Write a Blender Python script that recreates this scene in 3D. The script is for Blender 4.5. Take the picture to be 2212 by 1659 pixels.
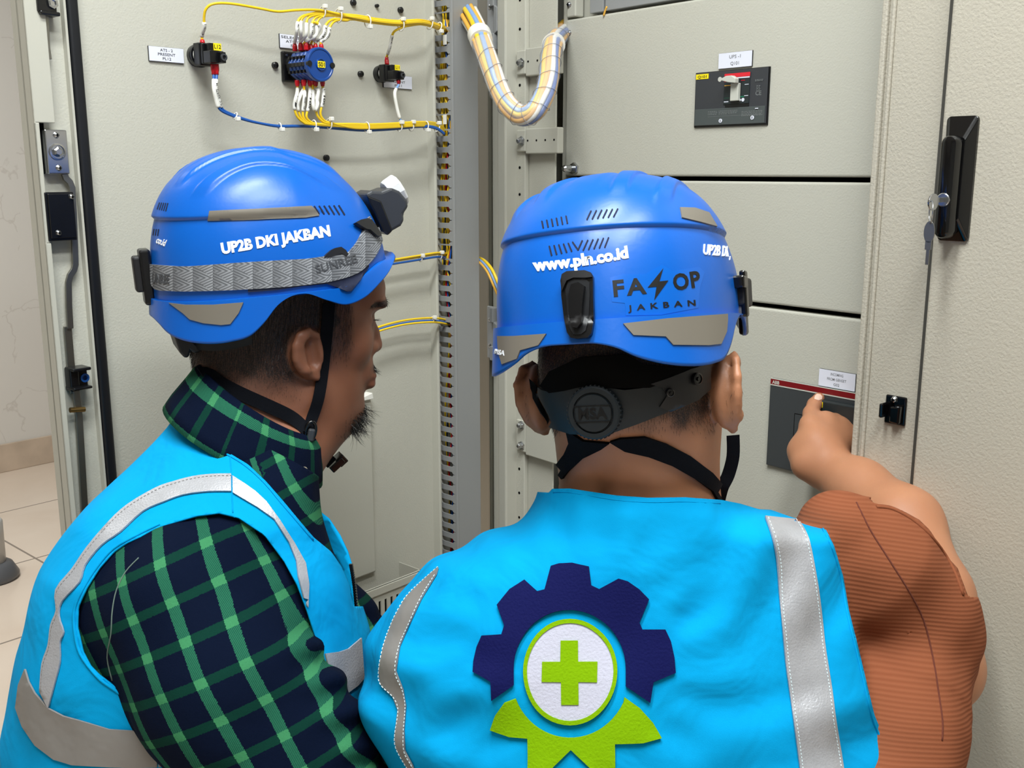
import bpy, bmesh, math, random
import numpy as np
from mathutils import Vector, Matrix, noise as mnoise
from mathutils.bvhtree import BVHTree
from mathutils.geometry import delaunay_2d_cdt
random.seed(7); RNG = np.random.default_rng(7)
SC = bpy.context.scene
for o in list(bpy.data.objects): bpy.data.objects.remove(o)

# ---------------- camera ----------------
W_, H_ = 2212.0, 1659.0
FPX = 2200.0
PITCH = math.radians(11.83)
CAM = Vector((0, 0, 1.35))
cd = bpy.data.cameras.new('camera'); cam = bpy.data.objects.new('camera', cd); SC.collection.objects.link(cam)
cam.location = CAM; cam.rotation_euler = (math.pi/2 - PITCH, 0, 0)
cd.sensor_fit = 'HORIZONTAL'; cd.sensor_width = 36.0; cd.lens = 36.0*FPX/W_
cd.clip_start = .02; cd.clip_end = 60
SC.camera = cam
# ---------------- world, view ----------------
wd = bpy.data.worlds.new('room_air'); SC.world = wd; wd.use_nodes = True
wd.node_tree.nodes['Background'].inputs[0].default_value = (.9, .95, 1, 1)
wd.node_tree.nodes['Background'].inputs[1].default_value = .03
SC.view_settings.view_transform = 'Standard'; SC.view_settings.look = 'None'
SC.view_settings.gamma = 1; SC.view_settings.exposure = -0.14
SC.view_settings.use_curve_mapping = False
# ---------------- the ceiling lamps' light and one added fill lamp ----------------
LAMPS = [((-.28, .42, 2.76), 45), ((.30, .10, 2.76), 36), ((-.35, -1.5, 2.76), 9), ((-1.75, 2.75, 2.76), 50)]  # the last is an unseen lamp added to brighten the left wall
def area_lamp(loc, power):
    l = bpy.data.lights.new('ceiling_lamp_light', 'AREA'); l.shape = 'RECTANGLE'; l.size = 1.15; l.size_y = .26
    l.energy = power; l.color = (.95, 1.0, 1.0)
    o = bpy.data.objects.new('ceiling_lamp_light', l); SC.collection.objects.link(o)
    o.location = (loc[0], loc[1], loc[2]-.02); o.rotation_euler = (0, 0, math.radians(48)); return o
for _l, _p in LAMPS: area_lamp(_l, _p)

# ---------------- camera maths: pixel of the photo to a point of the place ----------------
_FW = Vector((0, math.cos(PITCH), -math.sin(PITCH))); _DN = Vector((0, -math.sin(PITCH), -math.cos(PITCH))); _RT = Vector((1, 0, 0))
def ray(px, py): return _FW + _RT*((px-W_/2)/FPX) + _DN*((py-H_/2)/FPX)
def at(px, py, d): return CAM + ray(px, py)*d
def topx(p):
    q = Vector(p)-CAM; d = q.dot(_FW); return (W_/2 + FPX*q.dot(_RT)/d, H_/2 + FPX*q.dot(_DN)/d, d)
def mpp(d): return d/FPX                      # metres per pixel at depth d

class Frame:
    """a plane of the place: origin o, u to the right as seen, w up, n towards the viewer's side"""
    def __init__(s, o, u, n): s.o = Vector(o); s.u = Vector(u).normalized(); s.n = Vector(n).normalized(); s.w = Vector((0, 0, 1))
    def P(s, u, z, n=0): return s.o + s.u*u + s.w*z + s.n*n
    def hit(s, px, py, n=0):
        d = ray(px, py); t = ((s.o + s.n*n - CAM).dot(s.n))/d.dot(s.n); return CAM + d*t
    def uz(s, px, py, n=0):
        p = s.hit(px, py, n)-s.o; return p.dot(s.u), p.z
    def at(s, du=0, dz=0, dn=0): f = Frame(s.P(du, dz, dn), s.u, s.n); f.w = s.w; return f

# ---------------- mesh builder ----------------
class MB:
    def __init__(s): s.v = []; s.f = []; s.mi = []
    def add(s, v, f, mi=0):
        b = len(s.v); s.v += [Vector(x) for x in v]; s.f += [tuple(i+b for i in q) for q in f]; s.mi += [mi]*len(f); return s
    def box(s, F, u0, u1, z0, z1, n0, n1, mi=0):
        v = [F.P(u, z, n) for n in (n0, n1) for z in (z0, z1) for u in (u0, u1)]
        return s.add(v, [(0,2,3,1),(4,5,7,6),(0,1,5,4),(2,6,7,3),(0,4,6,2),(1,3,7,5)], mi)
    def prism(s, F, pts, n0, n1, mi=0):
        k = len(pts); v = [F.P(a, b, n0) for a, b in pts]+[F.P(a, b, n1) for a, b in pts]
        f = [tuple(range(k))[::-1], tuple(range(k, 2*k))]+[(i, (i+1)%k, k+(i+1)%k, k+i) for i in range(k)]
        return s.add(v, f, mi)
    def lathe(s, o, ax, prof, seg=20, mi=0, up=None):
        """prof: (distance along axis, radius) list"""
        ax = Vector(ax).normalized(); a = ax.orthogonal().normalized() if up is None else (Vector(up)-ax*Vector(up).dot(ax)).normalized(); b = ax.cross(a)
        v = []; f = []
        for h, r in prof:
            for k in range(seg):
                t = 2*math.pi*k/seg; v.append(Vector(o)+ax*h+(a*math.cos(t)+b*math.sin(t))*r)
        n = len(prof)
        for i in range(n-1):
            for k in range(seg): f.append((i*seg+k, i*seg+(k+1)%seg, (i+1)*seg+(k+1)%seg, (i+1)*seg+k))
        if prof[0][1] > 0: f.append(tuple(range(seg))[::-1])
        if prof[-1][1] > 0: f.append(tuple((n-1)*seg+k for k in range(seg)))
        return s.add(v, f, mi)
    def tube(s, pts, r, seg=8, mi=0, smooth=0, closed=False):
        pts = [Vector(p) for p in pts]
        if smooth: pts = spline(pts, smooth, closed)
        n = len(pts); rr = r if callable(r) else (lambda t: r)
        v = []; f = []; prev = None
        for i, p in enumerate(pts):
            if closed: t = (pts[(i+1)%n]-pts[i-1]).normalized()
            else: t = (pts[min(i+1, n-1)]-pts[max(i-1, 0)]).normalized()
            if prev is None: a = t.orthogonal().normalized()
            else:
                a = prev-t*prev.dot(t); a = a.normalized() if a.length > 1e-6 else t.orthogonal().normalized()
            prev = a; b = t.cross(a); R = rr(i/max(1, n-1))
            for k in range(seg):
                th = 2*math.pi*k/seg; v.append(p+(a*math.cos(th)+b*math.sin(th))*R)
        m = n if closed else n-1
        for i in range(m):
            for k in range(seg):
                j = (i+1)%n; f.append((i*seg+k, i*seg+(k+1)%seg, j*seg+(k+1)%seg, j*seg+k))
        if not closed: f.append(tuple(range(seg))[::-1]); f.append(tuple((n-1)*seg+k for k in range(seg)))
        return s.add(v, f, mi)
    def ribbon(s, pts, nrm, w, th=.0012, smooth=0, mi=0):
        """a flat strap: centre line, face normals, width, thickness"""
        pts = [Vector(p) for p in pts]; nrm = [Vector(x) for x in nrm]
        if smooth: m = len(pts); pts = spline(pts, smooth); nrm = spline(nrm, smooth)
        n = len(pts); v = []; f = []; ww = w if callable(w) else (lambda t: w)
        for i, p in enumerate(pts):
            t = (pts[min(i+1, n-1)]-pts[max(i-1, 0)]).normalized(); q = nrm[i]-t*nrm[i].dot(t); q.normalize(); b = t.cross(q); h = ww(i/(n-1))/2
            v += [p-b*h, p+b*h, p+b*h+q*th, p-b*h+q*th]
        for i in range(n-1):
            for k in range(4): f.append((i*4+k, i*4+(k+1)%4, (i+1)*4+(k+1)%4, (i+1)*4+k))
        f.append((3,2,1,0)); f.append(tuple((n-1)*4+k for k in range(4)))
        return s.add(v, f, mi)
    def ellipsoid(s, c, ax, seg=20, rings=12, mi=0):
        """ax: three axis vectors (with length)"""
        c = Vector(c); v = []; f = []
        for i in range(rings+1):
            ph = math.pi*i/rings
            for k in range(seg):
                t = 2*math.pi*k/seg; v.append(c+ax[0]*(math.sin(ph)*math.cos(t))+ax[1]*(math.sin(ph)*math.sin(t))+ax[2]*math.cos(ph))
        for i in range(rings):
            for k in range(seg): f.append((i*seg+k, (i+1)*seg+k, (i+1)*seg+(k+1)%seg, i*seg+(k+1)%seg))
        return s.add(v, f, mi)
def spline(pts, n, closed=False):
    """Catmull-Rom through the points, n steps a span"""
    out = []; m = len(pts); pts = [Vector(p) for p in pts]
    for i in range(m if closed else m-1):
        if closed: p0, p1, p2, p3 = pts[i-1], pts[i], pts[(i+1)%m], pts[(i+2)%m]
        else: p0, p1, p2, p3 = pts[max(i-1, 0)], pts[i], pts[i+1], pts[min(i+2, m-1)]
        for k in range(n):
            t = k/n; out.append(.5*((2*p1)+(p2-p0)*t+(2*p0-5*p1+4*p2-p3)*t*t+(3*p1-p0-3*p2+p3)*t**3))
    if not closed: out.append(pts[-1])
    return out
def spl2(pts, n, closed=False): return [(p.x, p.y) for p in spline([Vector((a, b, 0)) for a, b in pts], n, closed)]

# ---------------- linking, naming ----------------
OFF = {}
def place(o, parent, world):
    SC.collection.objects.link(o); world = Vector(world)
    if parent is not None: o.parent = parent; o.location = world-OFF[parent.name]
    else: o.location = world
    OFF[o.name] = world
def thing(name, label, cat, loc, group=None):
    o = bpy.data.objects.new(name, None); o.empty_display_size = .02; place(o, None, loc)
    o['label'] = label; o['category'] = cat
    if group: o['group'] = group
    return o
def obj(name, mb, mat, parent=None, label=None, cat=None, group=None, kind=None, smooth=False, bevel=0, bseg=2, solid=0, recalc=True, origin=None, auto=None, uv3=None):
    v = np.array([tuple(p) for p in mb.v], dtype=float) if len(mb.v) else np.zeros((0, 3))
    if origin is not None: wo = Vector(origin)
    elif parent is not None: wo = OFF[parent.name].copy()
    else: wo = Vector(((v[:, 0].min()+v[:, 0].max())/2, (v[:, 1].min()+v[:, 1].max())/2, v[:, 2].min()))
    me = bpy.data.meshes.new(name); me.from_pydata((v-np.array(wo)).tolist(), [], mb.f)
    ms = mat if isinstance(mat, (list, tuple)) else [mat]
    for m in ms: me.materials.append(m)
    if len(ms) > 1: me.polygons.foreach_set('material_index', mb.mi)
    if recalc:
        bm = bmesh.new(); bm.from_mesh(me); bmesh.ops.recalc_face_normals(bm, faces=bm.faces); bm.to_mesh(me); bm.free()
    if smooth or auto: me.polygons.foreach_set('use_smooth', [True]*len(me.polygons))
    if auto: me.set_sharp_from_angle(angle=math.radians(auto))
    if uv3 is not None:
        a = me.attributes.new('cloth', 'FLOAT_VECTOR', 'POINT'); a.data.foreach_set('vector', np.asarray(uv3, dtype=np.float32).ravel())
    me.update()
    o = bpy.data.objects.new(name, me); place(o, parent, wo)
    if bevel:
        b = o.modifiers.new('edge', 'BEVEL'); b.width = bevel; b.segments = bseg; b.limit_method = 'ANGLE'; b.angle_limit = math.radians(40); b.harden_normals = False
    if solid:
        b = o.modifiers.new('thickness', 'SOLIDIFY'); b.thickness = solid; b.offset = -1
    if label: o['label'] = label
    if cat: o['category'] = cat
    if group: o['group'] = group
    if kind: o['kind'] = kind
    return o
def struct(name, mb, mat, parent=None, **k): return obj(name, mb, mat, parent, kind='structure' if parent is None else None, **k)

# ---------------- materials ----------------
def srgb(r, g, b):
    f = lambda c: (c/255/12.92 if c/255 <= .04045 else ((c/255+.055)/1.055)**2.4); return (f(r), f(g), f(b), 1)
def mat(name, col, rough=.5, metal=0, spec=.5, coat=0, bump=None, var=None, alpha=1, trans=0, sheen=0, sss=0, emit=0, ior=None):
    """bump: (scale, strength, distance[, detail]); var: (scale, amount) soft colour mottling"""
    m = bpy.data.materials.new(name); m.use_nodes = True; nt = m.node_tree; b = nt.nodes['Principled BSDF']
    b.inputs['Base Color'].default_value = col; b.inputs['Roughness'].default_value = rough; b.inputs['Metallic'].default_value = metal
    b.inputs['Specular IOR Level'].default_value = spec; b.inputs['Coat Weight'].default_value = coat
    b.inputs['Alpha'].default_value = alpha; b.inputs['Transmission Weight'].default_value = trans
    if ior: b.inputs['IOR'].default_value = ior
    if sheen: b.inputs['Sheen Weight'].default_value = sheen; b.inputs['Sheen Roughness'].default_value = .5
    if sss: b.inputs['Subsurface Weight'].default_value = sss; b.inputs['Subsurface Radius'].default_value = (.012, .004, .002); b.inputs['Subsurface Scale'].default_value = .5
    if emit: b.inputs['Emission Color'].default_value = col; b.inputs['Emission Strength'].default_value = emit
    tc = nt.nodes.new('ShaderNodeNewGeometry')
    if bump:
        n = nt.nodes.new('ShaderNodeTexNoise'); n.inputs['Scale'].default_value = bump[0]; n.inputs['Detail'].default_value = bump[3] if len(bump) > 3 else 2
        nt.links.new(tc.outputs['Position'], n.inputs['Vector'])
        p = nt.nodes.new('ShaderNodeBump'); p.inputs['Strength'].default_value = bump[1]; p.inputs['Distance'].default_value = bump[2]
        nt.links.new(n.outputs['Fac'], p.inputs['Height']); nt.links.new(p.outputs['Normal'], b.inputs['Normal'])
    if var:
        n = nt.nodes.new('ShaderNodeTexNoise'); n.inputs['Scale'].default_value = var[0]; n.inputs['Detail'].default_value = 4
        nt.links.new(tc.outputs['Position'], n.inputs['Vector'])
        r = nt.nodes.new('ShaderNodeMapRange'); r.inputs['From Min'].default_value = .3; r.inputs['From Max'].default_value = .7
        r.inputs['To Min'].default_value = 1-var[1]; r.inputs['To Max'].default_value = 1+var[1]; nt.links.new(n.outputs['Fac'], r.inputs['Value'])
        x = nt.nodes.new('ShaderNodeVectorMath'); x.operation = 'SCALE'; x.inputs[0].default_value = col[:3]
        nt.links.new(r.outputs['Result'], x.inputs['Scale']); nt.links.new(x.outputs['Vector'], b.inputs['Base Color'])
    return m
def mathn(nt, op, a, b=None, c=None):
    n = nt.nodes.new('ShaderNodeMath'); n.operation = op
    for i, x in enumerate((a, b, c)):
        if x is None: continue
        if isinstance(x, (int, float)): n.inputs[i].default_value = x
        else: nt.links.new(x, n.inputs[i])
    return n.outputs[0]
def mixc(nt, fac, a, b):
    n = nt.nodes.new('ShaderNodeMix'); n.data_type = 'RGBA'
    for i, x in ((0, fac), (6, a), (7, b)):
        if isinstance(x, (int, float)): n.inputs[i].default_value = x
        elif isinstance(x, tuple): n.inputs[i].default_value = x
        else: nt.links.new(x, n.inputs[i])
    return n.outputs[2]

M = {}
M['powder'] = mat('beige_powder_coat', srgb(190, 188, 176), .40, spec=.4, bump=(380, .6, .0006, 2))
M['powder_smooth'] = mat('beige_powder_coat_smooth', srgb(188, 186, 174), .4, spec=.4, bump=(300, .25, .0004, 1))
M['powder_warm'] = mat('beige_powder_coat_warm', srgb(180, 174, 160), .40, spec=.45, bump=(300, .7, .0010, 2))
M['duct'] = mat('grey_duct_plastic', srgb(146, 147, 147), .4)
M['black'] = mat('black_plastic', srgb(14, 14, 16), .28)
M['black_gloss'] = mat('black_gloss_plastic', srgb(8, 8, 9), .12, spec=.6)
M['rubber'] = mat('black_rubber', srgb(9, 12, 18), .45, bump=(60, .3, .001))
M['zinc'] = mat('zinc_steel', srgb(190, 192, 195), .22, metal=1)
M['steel_dull'] = mat('dull_steel', srgb(150, 148, 140), .38, metal=1)
M['brass'] = mat('brass_pin', srgb(160, 130, 80), .35, metal=1)
M['white'] = mat('white_plate', srgb(226, 228, 240), .35)
M['white_plastic'] = mat('white_plastic', srgb(232, 230, 222), .35)
M['paint'] = mat('grey_wall_paint', srgb(168, 168, 164), .7)
M['ink'] = mat('black_ink', srgb(12, 12, 14), .5)
M['greyink'] = mat('grey_ink', srgb(110, 110, 112), .5)
M['yellow'] = mat('yellow_wire', srgb(240, 200, 30), .38, coat=.1)
M['orange'] = mat('orange_wire', srgb(236, 178, 70), .4)
M['blue_wire'] = mat('blue_wire', srgb(25, 85, 165), .35)
M['lblue_wire'] = mat('light_blue_wire', srgb(130, 165, 215), .4)
M['dark_wire'] = mat('dark_wire', srgb(40, 50, 62), .4)
M['red_sleeve'] = mat('red_crimp_sleeve', srgb(190, 10, 28), .3)
M['label_yellow'] = mat('yellow_tag', srgb(250, 225, 20), .4)
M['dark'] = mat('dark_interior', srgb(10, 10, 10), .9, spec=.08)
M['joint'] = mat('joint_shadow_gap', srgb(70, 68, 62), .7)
M['blue_plastic'] = mat('blue_switch_plastic', srgb(16, 66, 140), .32)
# ================= the room =================
WB = math.radians(41.9)
wdir = Vector((math.sin(WB), math.cos(WB), 0)); wnor = Vector((math.cos(WB), -math.sin(WB), 0))
def floor_hit(px, py): d = ray(px, py); return CAM+d*(-CAM.z/d.z)
w0 = floor_hit(60, 1008); w0.z = 0
def plaster():
    m = mat('cracked_plaster', srgb(222, 214, 204), .6, bump=(30, .2, .003)); nt = m.node_tree; b = nt.nodes['Principled BSDF']
    g = nt.nodes.new('ShaderNodeNewGeometry'); n = nt.nodes.new('ShaderNodeTexNoise'); n.inputs['Scale'].default_value = 3; n.inputs['Detail'].default_value = 5
    nt.links.new(g.outputs['Position'], n.inputs['Vector'])
    va = nt.nodes.new('ShaderNodeVectorMath'); va.operation = 'MULTIPLY_ADD'; nt.links.new(n.outputs['Color'], va.inputs[0]); va.inputs[1].default_value = (.35,)*3; nt.links.new(g.outputs['Position'], va.inputs[2])
    vo = nt.nodes.new('ShaderNodeTexVoronoi'); vo.feature = 'DISTANCE_TO_EDGE'; vo.inputs['Scale'].default_value = 3.6; nt.links.new(va.outputs[0], vo.inputs['Vector'])
    r = nt.nodes.new('ShaderNodeMapRange'); r.inputs['From Min'].default_value = .0; r.inputs['From Max'].default_value = .014; r.inputs['To Min'].default_value = .4; r.inputs['To Max'].default_value = 0
    nt.links.new(vo.outputs['Distance'], r.inputs['Value'])
    n2 = nt.nodes.new('ShaderNodeTexNoise'); n2.inputs['Scale'].default_value = 5; nt.links.new(g.outputs['Position'], n2.inputs['Vector'])
    f = mathn(nt, 'MULTIPLY', r.outputs['Result'], mathn(nt, 'GREATER_THAN', n2.outputs['Fac'], .5))
    nt.links.new(mixc(nt, f, srgb(222, 217, 210), srgb(184, 174, 164)), b.inputs['Base Color']); return m
M['plaster'] = plaster(); M['ceiling'] = mat('ceiling_white', srgb(205, 205, 202), .8)
def tiles():
    m = mat('floor_tiles', srgb(232, 214, 196), .2, spec=.5); nt = m.node_tree; b = nt.nodes['Principled BSDF']
    g = nt.nodes.new('ShaderNodeNewGeometry'); s = nt.nodes.new('ShaderNodeSeparateXYZ'); nt.links.new(g.outputs['Position'], s.inputs[0])
    def axis(v, off, size):
        d = mathn(nt, 'ADD', mathn(nt, 'MULTIPLY', s.outputs['X'], v.x/size), mathn(nt, 'MULTIPLY', s.outputs['Y'], v.y/size))
        fr = mathn(nt, 'FRACT', mathn(nt, 'ADD', d, off)); return mathn(nt, 'LESS_THAN', mathn(nt, 'ABSOLUTE', mathn(nt, 'SUBTRACT', fr, .5)), .004/size)
    lnA = axis(wnor, TOFF[0], .6); lnB = axis(wdir, TOFF[1], .6)
    j = mathn(nt, 'MAXIMUM', lnA, lnB)
    n = nt.nodes.new('ShaderNodeTexNoise'); n.inputs['Scale'].default_value = 2.2; n.inputs['Detail'].default_value = 7; n.inputs['Distortion'].default_value = 1.2; nt.links.new(g.outputs['Position'], n.inputs['Vector'])
    c = mixc(nt, n.outputs['Fac'], srgb(236, 220, 204), srgb(216, 194, 174))
    nt.links.new(mixc(nt, j, c, srgb(140, 126, 114)), b.inputs['Base Color']); return m
# tile joints: one joint runs parallel to the wall through pixel (60,1194), one across it through (50,1192)
def frac_off(v, p, size): return .5-((v.x*p.x+v.y*p.y)/size % 1)
pA = floor_hit(60, 1094); pB = floor_hit(52, 1192)
TOFF = (frac_off(wnor, pA, .6), frac_off(wdir, pB, .6))
M['tiles'] = tiles(); M['skirt'] = mat('marble_skirting', srgb(200, 180, 160), .3, var=(9, .12))
RF = Frame(w0, wdir, wnor); RF.n = wnor
U0, U1, N1 = -5.2, 3.3, 7.2
mb = MB(); mb.v = [RF.P(U0-.1, -.001, -.1), RF.P(U1+.1, -.001, -.1), RF.P(U1+.1, -.001, N1), RF.P(U0-.1, -.001, N1)]; mb.f = [(0,1,2,3)]; mb.mi = [0]
mb = MB().box(RF, U0-.1, U1+.1, -.08, 0, -.1, N1+.1); struct('floor', mb, M['tiles'])
struct('ceiling', MB().box(RF, U0-.1, U1+.1, 2.8, 2.88, -.1, N1+.1), M['ceiling'])
struct('wall_left', MB().box(RF, U0, U1, 0, 2.8, -.1, 0), M['plaster'])
struct('wall_back', MB().box(RF, U1, U1+.1, 0, 2.8, 0, N1), M['paint'])
struct('wall_right', MB().box(RF, U0, U1, 0, 2.8, N1, N1+.1), M['paint'])
struct('wall_front', MB().box(RF, U0-.1, U0, 0, 2.8, 0, N1), M['paint'])
struct('baseboard_left', MB().box(RF, U0, U1, 0, .13, 0, .014), M['skirt'], bevel=.003)
M['lamp_glow'] = mat('lamp_diffuser', (1, .99, .96, 1), .4, emit=2.2)
for i, (l, p) in enumerate(LAMPS):
    a = math.radians(48); F = Frame((l[0], l[1], 2.8), (math.cos(a), math.sin(a), 0), (-math.sin(a), math.cos(a), 0))
    t = thing('ceiling_light', ['white ceiling light over the open cabinet door', 'white ceiling light over the breaker panels', 'white ceiling light behind the two workers', 'added fill light panel over the cracked plaster wall'][i], 'ceiling light', (l[0], l[1], 2.8))
    m = MB(); m.box(F, -.6, .6, -.04, 0, -.15, -.135); m.box(F, -.6, .6, -.04, 0, .135, .15); m.box(F, -.6, -.585, -.04, 0, -.135, .135); m.box(F, .585, .6, -.04, 0, -.135, .135)
    obj('frame', m, M['white_plastic'], t); obj('diffuser', MB().box(F, -.58, .58, -.012, -.002, -.13, .13), M['lamp_glow'], t)
# foot of a chair or stand cut by the left edge of the view
p = floor_hit(-18, 1250)
M['grey_foot'] = mat('grey_plastic_foot', srgb(95, 96, 100), .35); M['clear_side'] = mat('translucent_bin_side', srgb(190, 188, 184), .3)
t = thing('floor_stand', 'grey round-footed stand on the tiled floor at the left edge', 'stand', p)
obj('base', MB().lathe(p, (0,0,1), [(0, .085), (.015, .088), (.05, .07), (.06, .055)], 32), M['grey_foot'], t, smooth=True)
obj('pole', MB().lathe(p, (0,0,1), [(.06, .05), (.2, .052), (.21, .045)], 32), M['clear_side'], t, smooth=True)
# ================= the switchgear cabinets =================
AR = math.radians(40.6)
uR = Vector((math.sin(math.pi/2-AR), -math.cos(math.pi/2-AR), 0)); uR = Vector((math.cos(AR+math.radians(0)), 0, 0)) if False else Vector((math.sin(AR), -math.cos(AR), 0))
nR = Vector((-math.cos(AR), -math.sin(AR), 0))
CF = 1.20; CP = 1.28                                   # distance of the frame front and of the inner covers
FR = Frame(-nR*CF, uR, nR)                             # front of the cabinet frame
PN = CF-CP                                             # inner cover faces in that frame
hp = FR.hit(1036, 400)
AL = math.radians(41.96)
HD = Frame(Vector((hp.x, hp.y, 0)), Vector((math.sin(AL), math.cos(AL), 0)), Vector((math.cos(AL), -math.sin(AL), 0)))   # door inner face, u<0 towards its free edge
ZB, ZT = .12, 2.15
cab = thing('electrical_cabinet', 'beige electrical cabinet standing open, breaker covers inside, door swung out to the left', 'electrical cabinet', (FR.P(0, 0, -.3).x, FR.P(0, 0, -.3).y, 0))
U = lambda px, py, n=0: FR.uz(px, py, n)[0]
Z = lambda px, py, n=0: FR.uz(px, py, n)[1]
PC = M['powder']
# --- right stile of the frame (strip with the catch) ---
uS0 = U(1868, 620); uS1 = U(2035, 300)
m = MB(); m.box(FR, uS0, uS1+.03, ZB, ZT, -.022, 0)
obj('frame_stile', m, M['powder_warm'], cab, bevel=.004, bseg=3)
m = MB(); m.box(FR, uS0, uS0+.008, ZB, ZT, -.03, .006); m.box(FR, uS0+.012, uS0+.017, ZB, ZT, 0, .005)
obj('stile_lip', m, M['powder_warm'], cab, bevel=.002)
obj('side_wall', MB().box(FR, uS1+.012, uS1+.03, 0, ZT, -.7, -.022), PC, cab)
# --- left posts ---
uP = [U(1040, 400), U(1074, 400), U(1092, 400), U(1113, 400, -.03), U(1134, 400, -.03)]
obj('frame_stile', MB().box(FR, uP[0]+.004, uP[1], ZB, ZT, -.06, -.022), PC, cab, bevel=.003)
obj('frame_stile', MB().box(FR, uP[1], uP[2], ZB, ZT, -.055, 0), M['powder_smooth'], cab, bevel=.003)
obj('hinge_strip', MB().box(FR, uP[0]-.004, uP[0]+.004, ZB, ZT, -.03, -.014), M['steel_dull'], cab, bevel=.001)
obj('hinge_cover', MB().box(FR, uP[0]-.15, uP[0]+.004, ZB, ZT, -.085, -.075), M['steel_dull'], cab)
# perforated mounting post
m = MB(); n0 = -.026
a0, a1 = U(1112, 400, n0), U(1134, 400, n0)
m.box(FR, a0, a1, ZB, ZT, n0-.01, n0)
post = obj('mounting_post', m, PC, cab, bevel=.002)
c = U(1123, 250, n0)
for py in [0, 63, 184, 362, 420, 477, 540, 962, 1013, 1065, 1118, 1170, 1225]:
    z = Z(1123, py, n0); obj('hole', MB().lathe(FR.P(c, z, n0-.002), nR, [(0, .0026), (.0026, .0026)], 10), M['dark'], post)
# recessed back plate left of the covers
nb = -.036
obj('back_plate', MB().box(FR, a1-.01, U(1199, 300, nb), ZB, ZT, nb-.004, nb), PC, cab)
obj('side_wall', MB().box(FR, uP[0]-.004, uP[0]+.01, 0, ZT, -.7, -.06), PC, cab)
obj('rear_wall', MB().box(FR, uP[0]-.004, uS1+.03, 0, ZT, -.72, -.7), PC, cab)
obj('roof', MB().box(FR, uP[0]-.02, uS1+.03, ZT, ZT+.03, -.72, 0), PC, cab)
obj('plinth', MB().box(FR, uP[0], uS1+.03, 0, ZB, -.7, -.01), M['dark'], cab)
# brackets
def bracket(y0, y1, holes, bolt=True):
    nn = -.02; u0 = U(1115, y0+20, nn); u1 = U(1205, y0+20, nn); z0 = Z(1115, y1, nn); z1 = Z(1115, y0, nn); um = U(1135, y0, nn)
    m = MB(); m.box(FR, u0, um, z0, z1, nn-.006, nn); m.box(FR, um, u1, z0-.004, z1+.002, nn-.014, nn)
    b = obj('bracket', m, M['powder_smooth'], cab, bevel=.002)
    for hx in holes: obj('hole', MB().lathe(FR.P(U(hx, (y0+y1)/2, nn), (z0+z1)/2, nn-.001), nR, [(0, .0018), (.0016, .0018)], 8), M['dark'], b)
    for yy in ([(y0+y1)/2] if bolt is True else bolt):
        m = MB(); zz = Z(1127, yy, nn); m.lathe(FR.P(U(1127, yy, nn), zz, nn), nR, [(0, .0085), (.003, .0085), (.003, .006), (.009, .0055), (.011, .003)], 6)
        obj('bolt', m, M['zinc'], b, bevel=.0006)
bracket(110, 162, [1141, 1161, 1181]); bracket(281, 328, [1140, 1159, 1178, 1197]); bracket(905, 972, [], [918, 962])
# --- inner cover panels ---
uA0, uA1 = U(1212, 200, PN), U(1212, 200, PN)+.0
uE = uS0+.06
def ZP(px, py): return Z(px, py, PN)
zg1 = ZP(1500, 386); zg2 = ZP(1620, 657); zt = ZP(1300, 31)
cu0 = U(1222, 200, PN)
panels = []
for k, (z0, z1) in enumerate([(zg1+.0035, zt), (zg2+.0035, zg1-.0035), (ZB, zg2-.0035)]):
    m = MB(); m.box(FR, cu0, uE, z0, z1, PN-.02, PN)
    panels.append(obj('inner_cover', m, PC, cab, bevel=.0035, bseg=3))
m = MB(); m.box(FR, cu0-.012, cu0-.001, ZB, ZT, PN-.08, PN-.004); obj('cover_rail', m, M['powder_smooth'], cab, bevel=.0015)
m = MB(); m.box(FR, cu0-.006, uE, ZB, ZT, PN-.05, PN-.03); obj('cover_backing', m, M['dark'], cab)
# open bay above the top cover: tab, inside plate, grey device
m = MB(); m.box(FR, cu0, U(1243, 20, PN), zt+.004, ZT, PN-.02, PN); obj('cover_tab', m, M['powder_smooth'], cab, bevel=.002)
m = MB(); nn = PN-.028; m.box(FR, U(1243, 20, nn), uE, zt-.02, ZT, nn-.004, nn); obj('bay_plate', m, M['powder_smooth'], cab)
t = thing('terminal_box', 'grey plastic box in the open bay above the top breaker cover', 'terminal box', FR.P(U(1276, 20, nn), zt+.004, nn))
m = MB(); m.box(FR, U(1274, 20, nn+.02), U(1303, 20, nn+.02), zt+.006, ZT-.3, nn, nn+.02); m.box(FR, U(1309, 20, nn+.02), uE-.05, zt+.006, ZT-.3, nn, nn+.022)
obj('housing', m, M['duct'], t, bevel=.001)
obj('joint', MB().box(FR, U(1303, 20, nn+.02), U(1309, 20, nn+.02), zt+.006, ZT-.3, nn, nn+.014), M['black'], t)
w = [FR.P(*FR.uz(x, y, nn+.03), nn+.03) for x, y in [(1304, 34), (1307, 24), (1311, 14)]]
obj('wire', MB().tube(w, .0016, 8, smooth=3), M['orange'], None, 'short orange wire end showing above the top breaker cover', 'wire', smooth=True)
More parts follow.
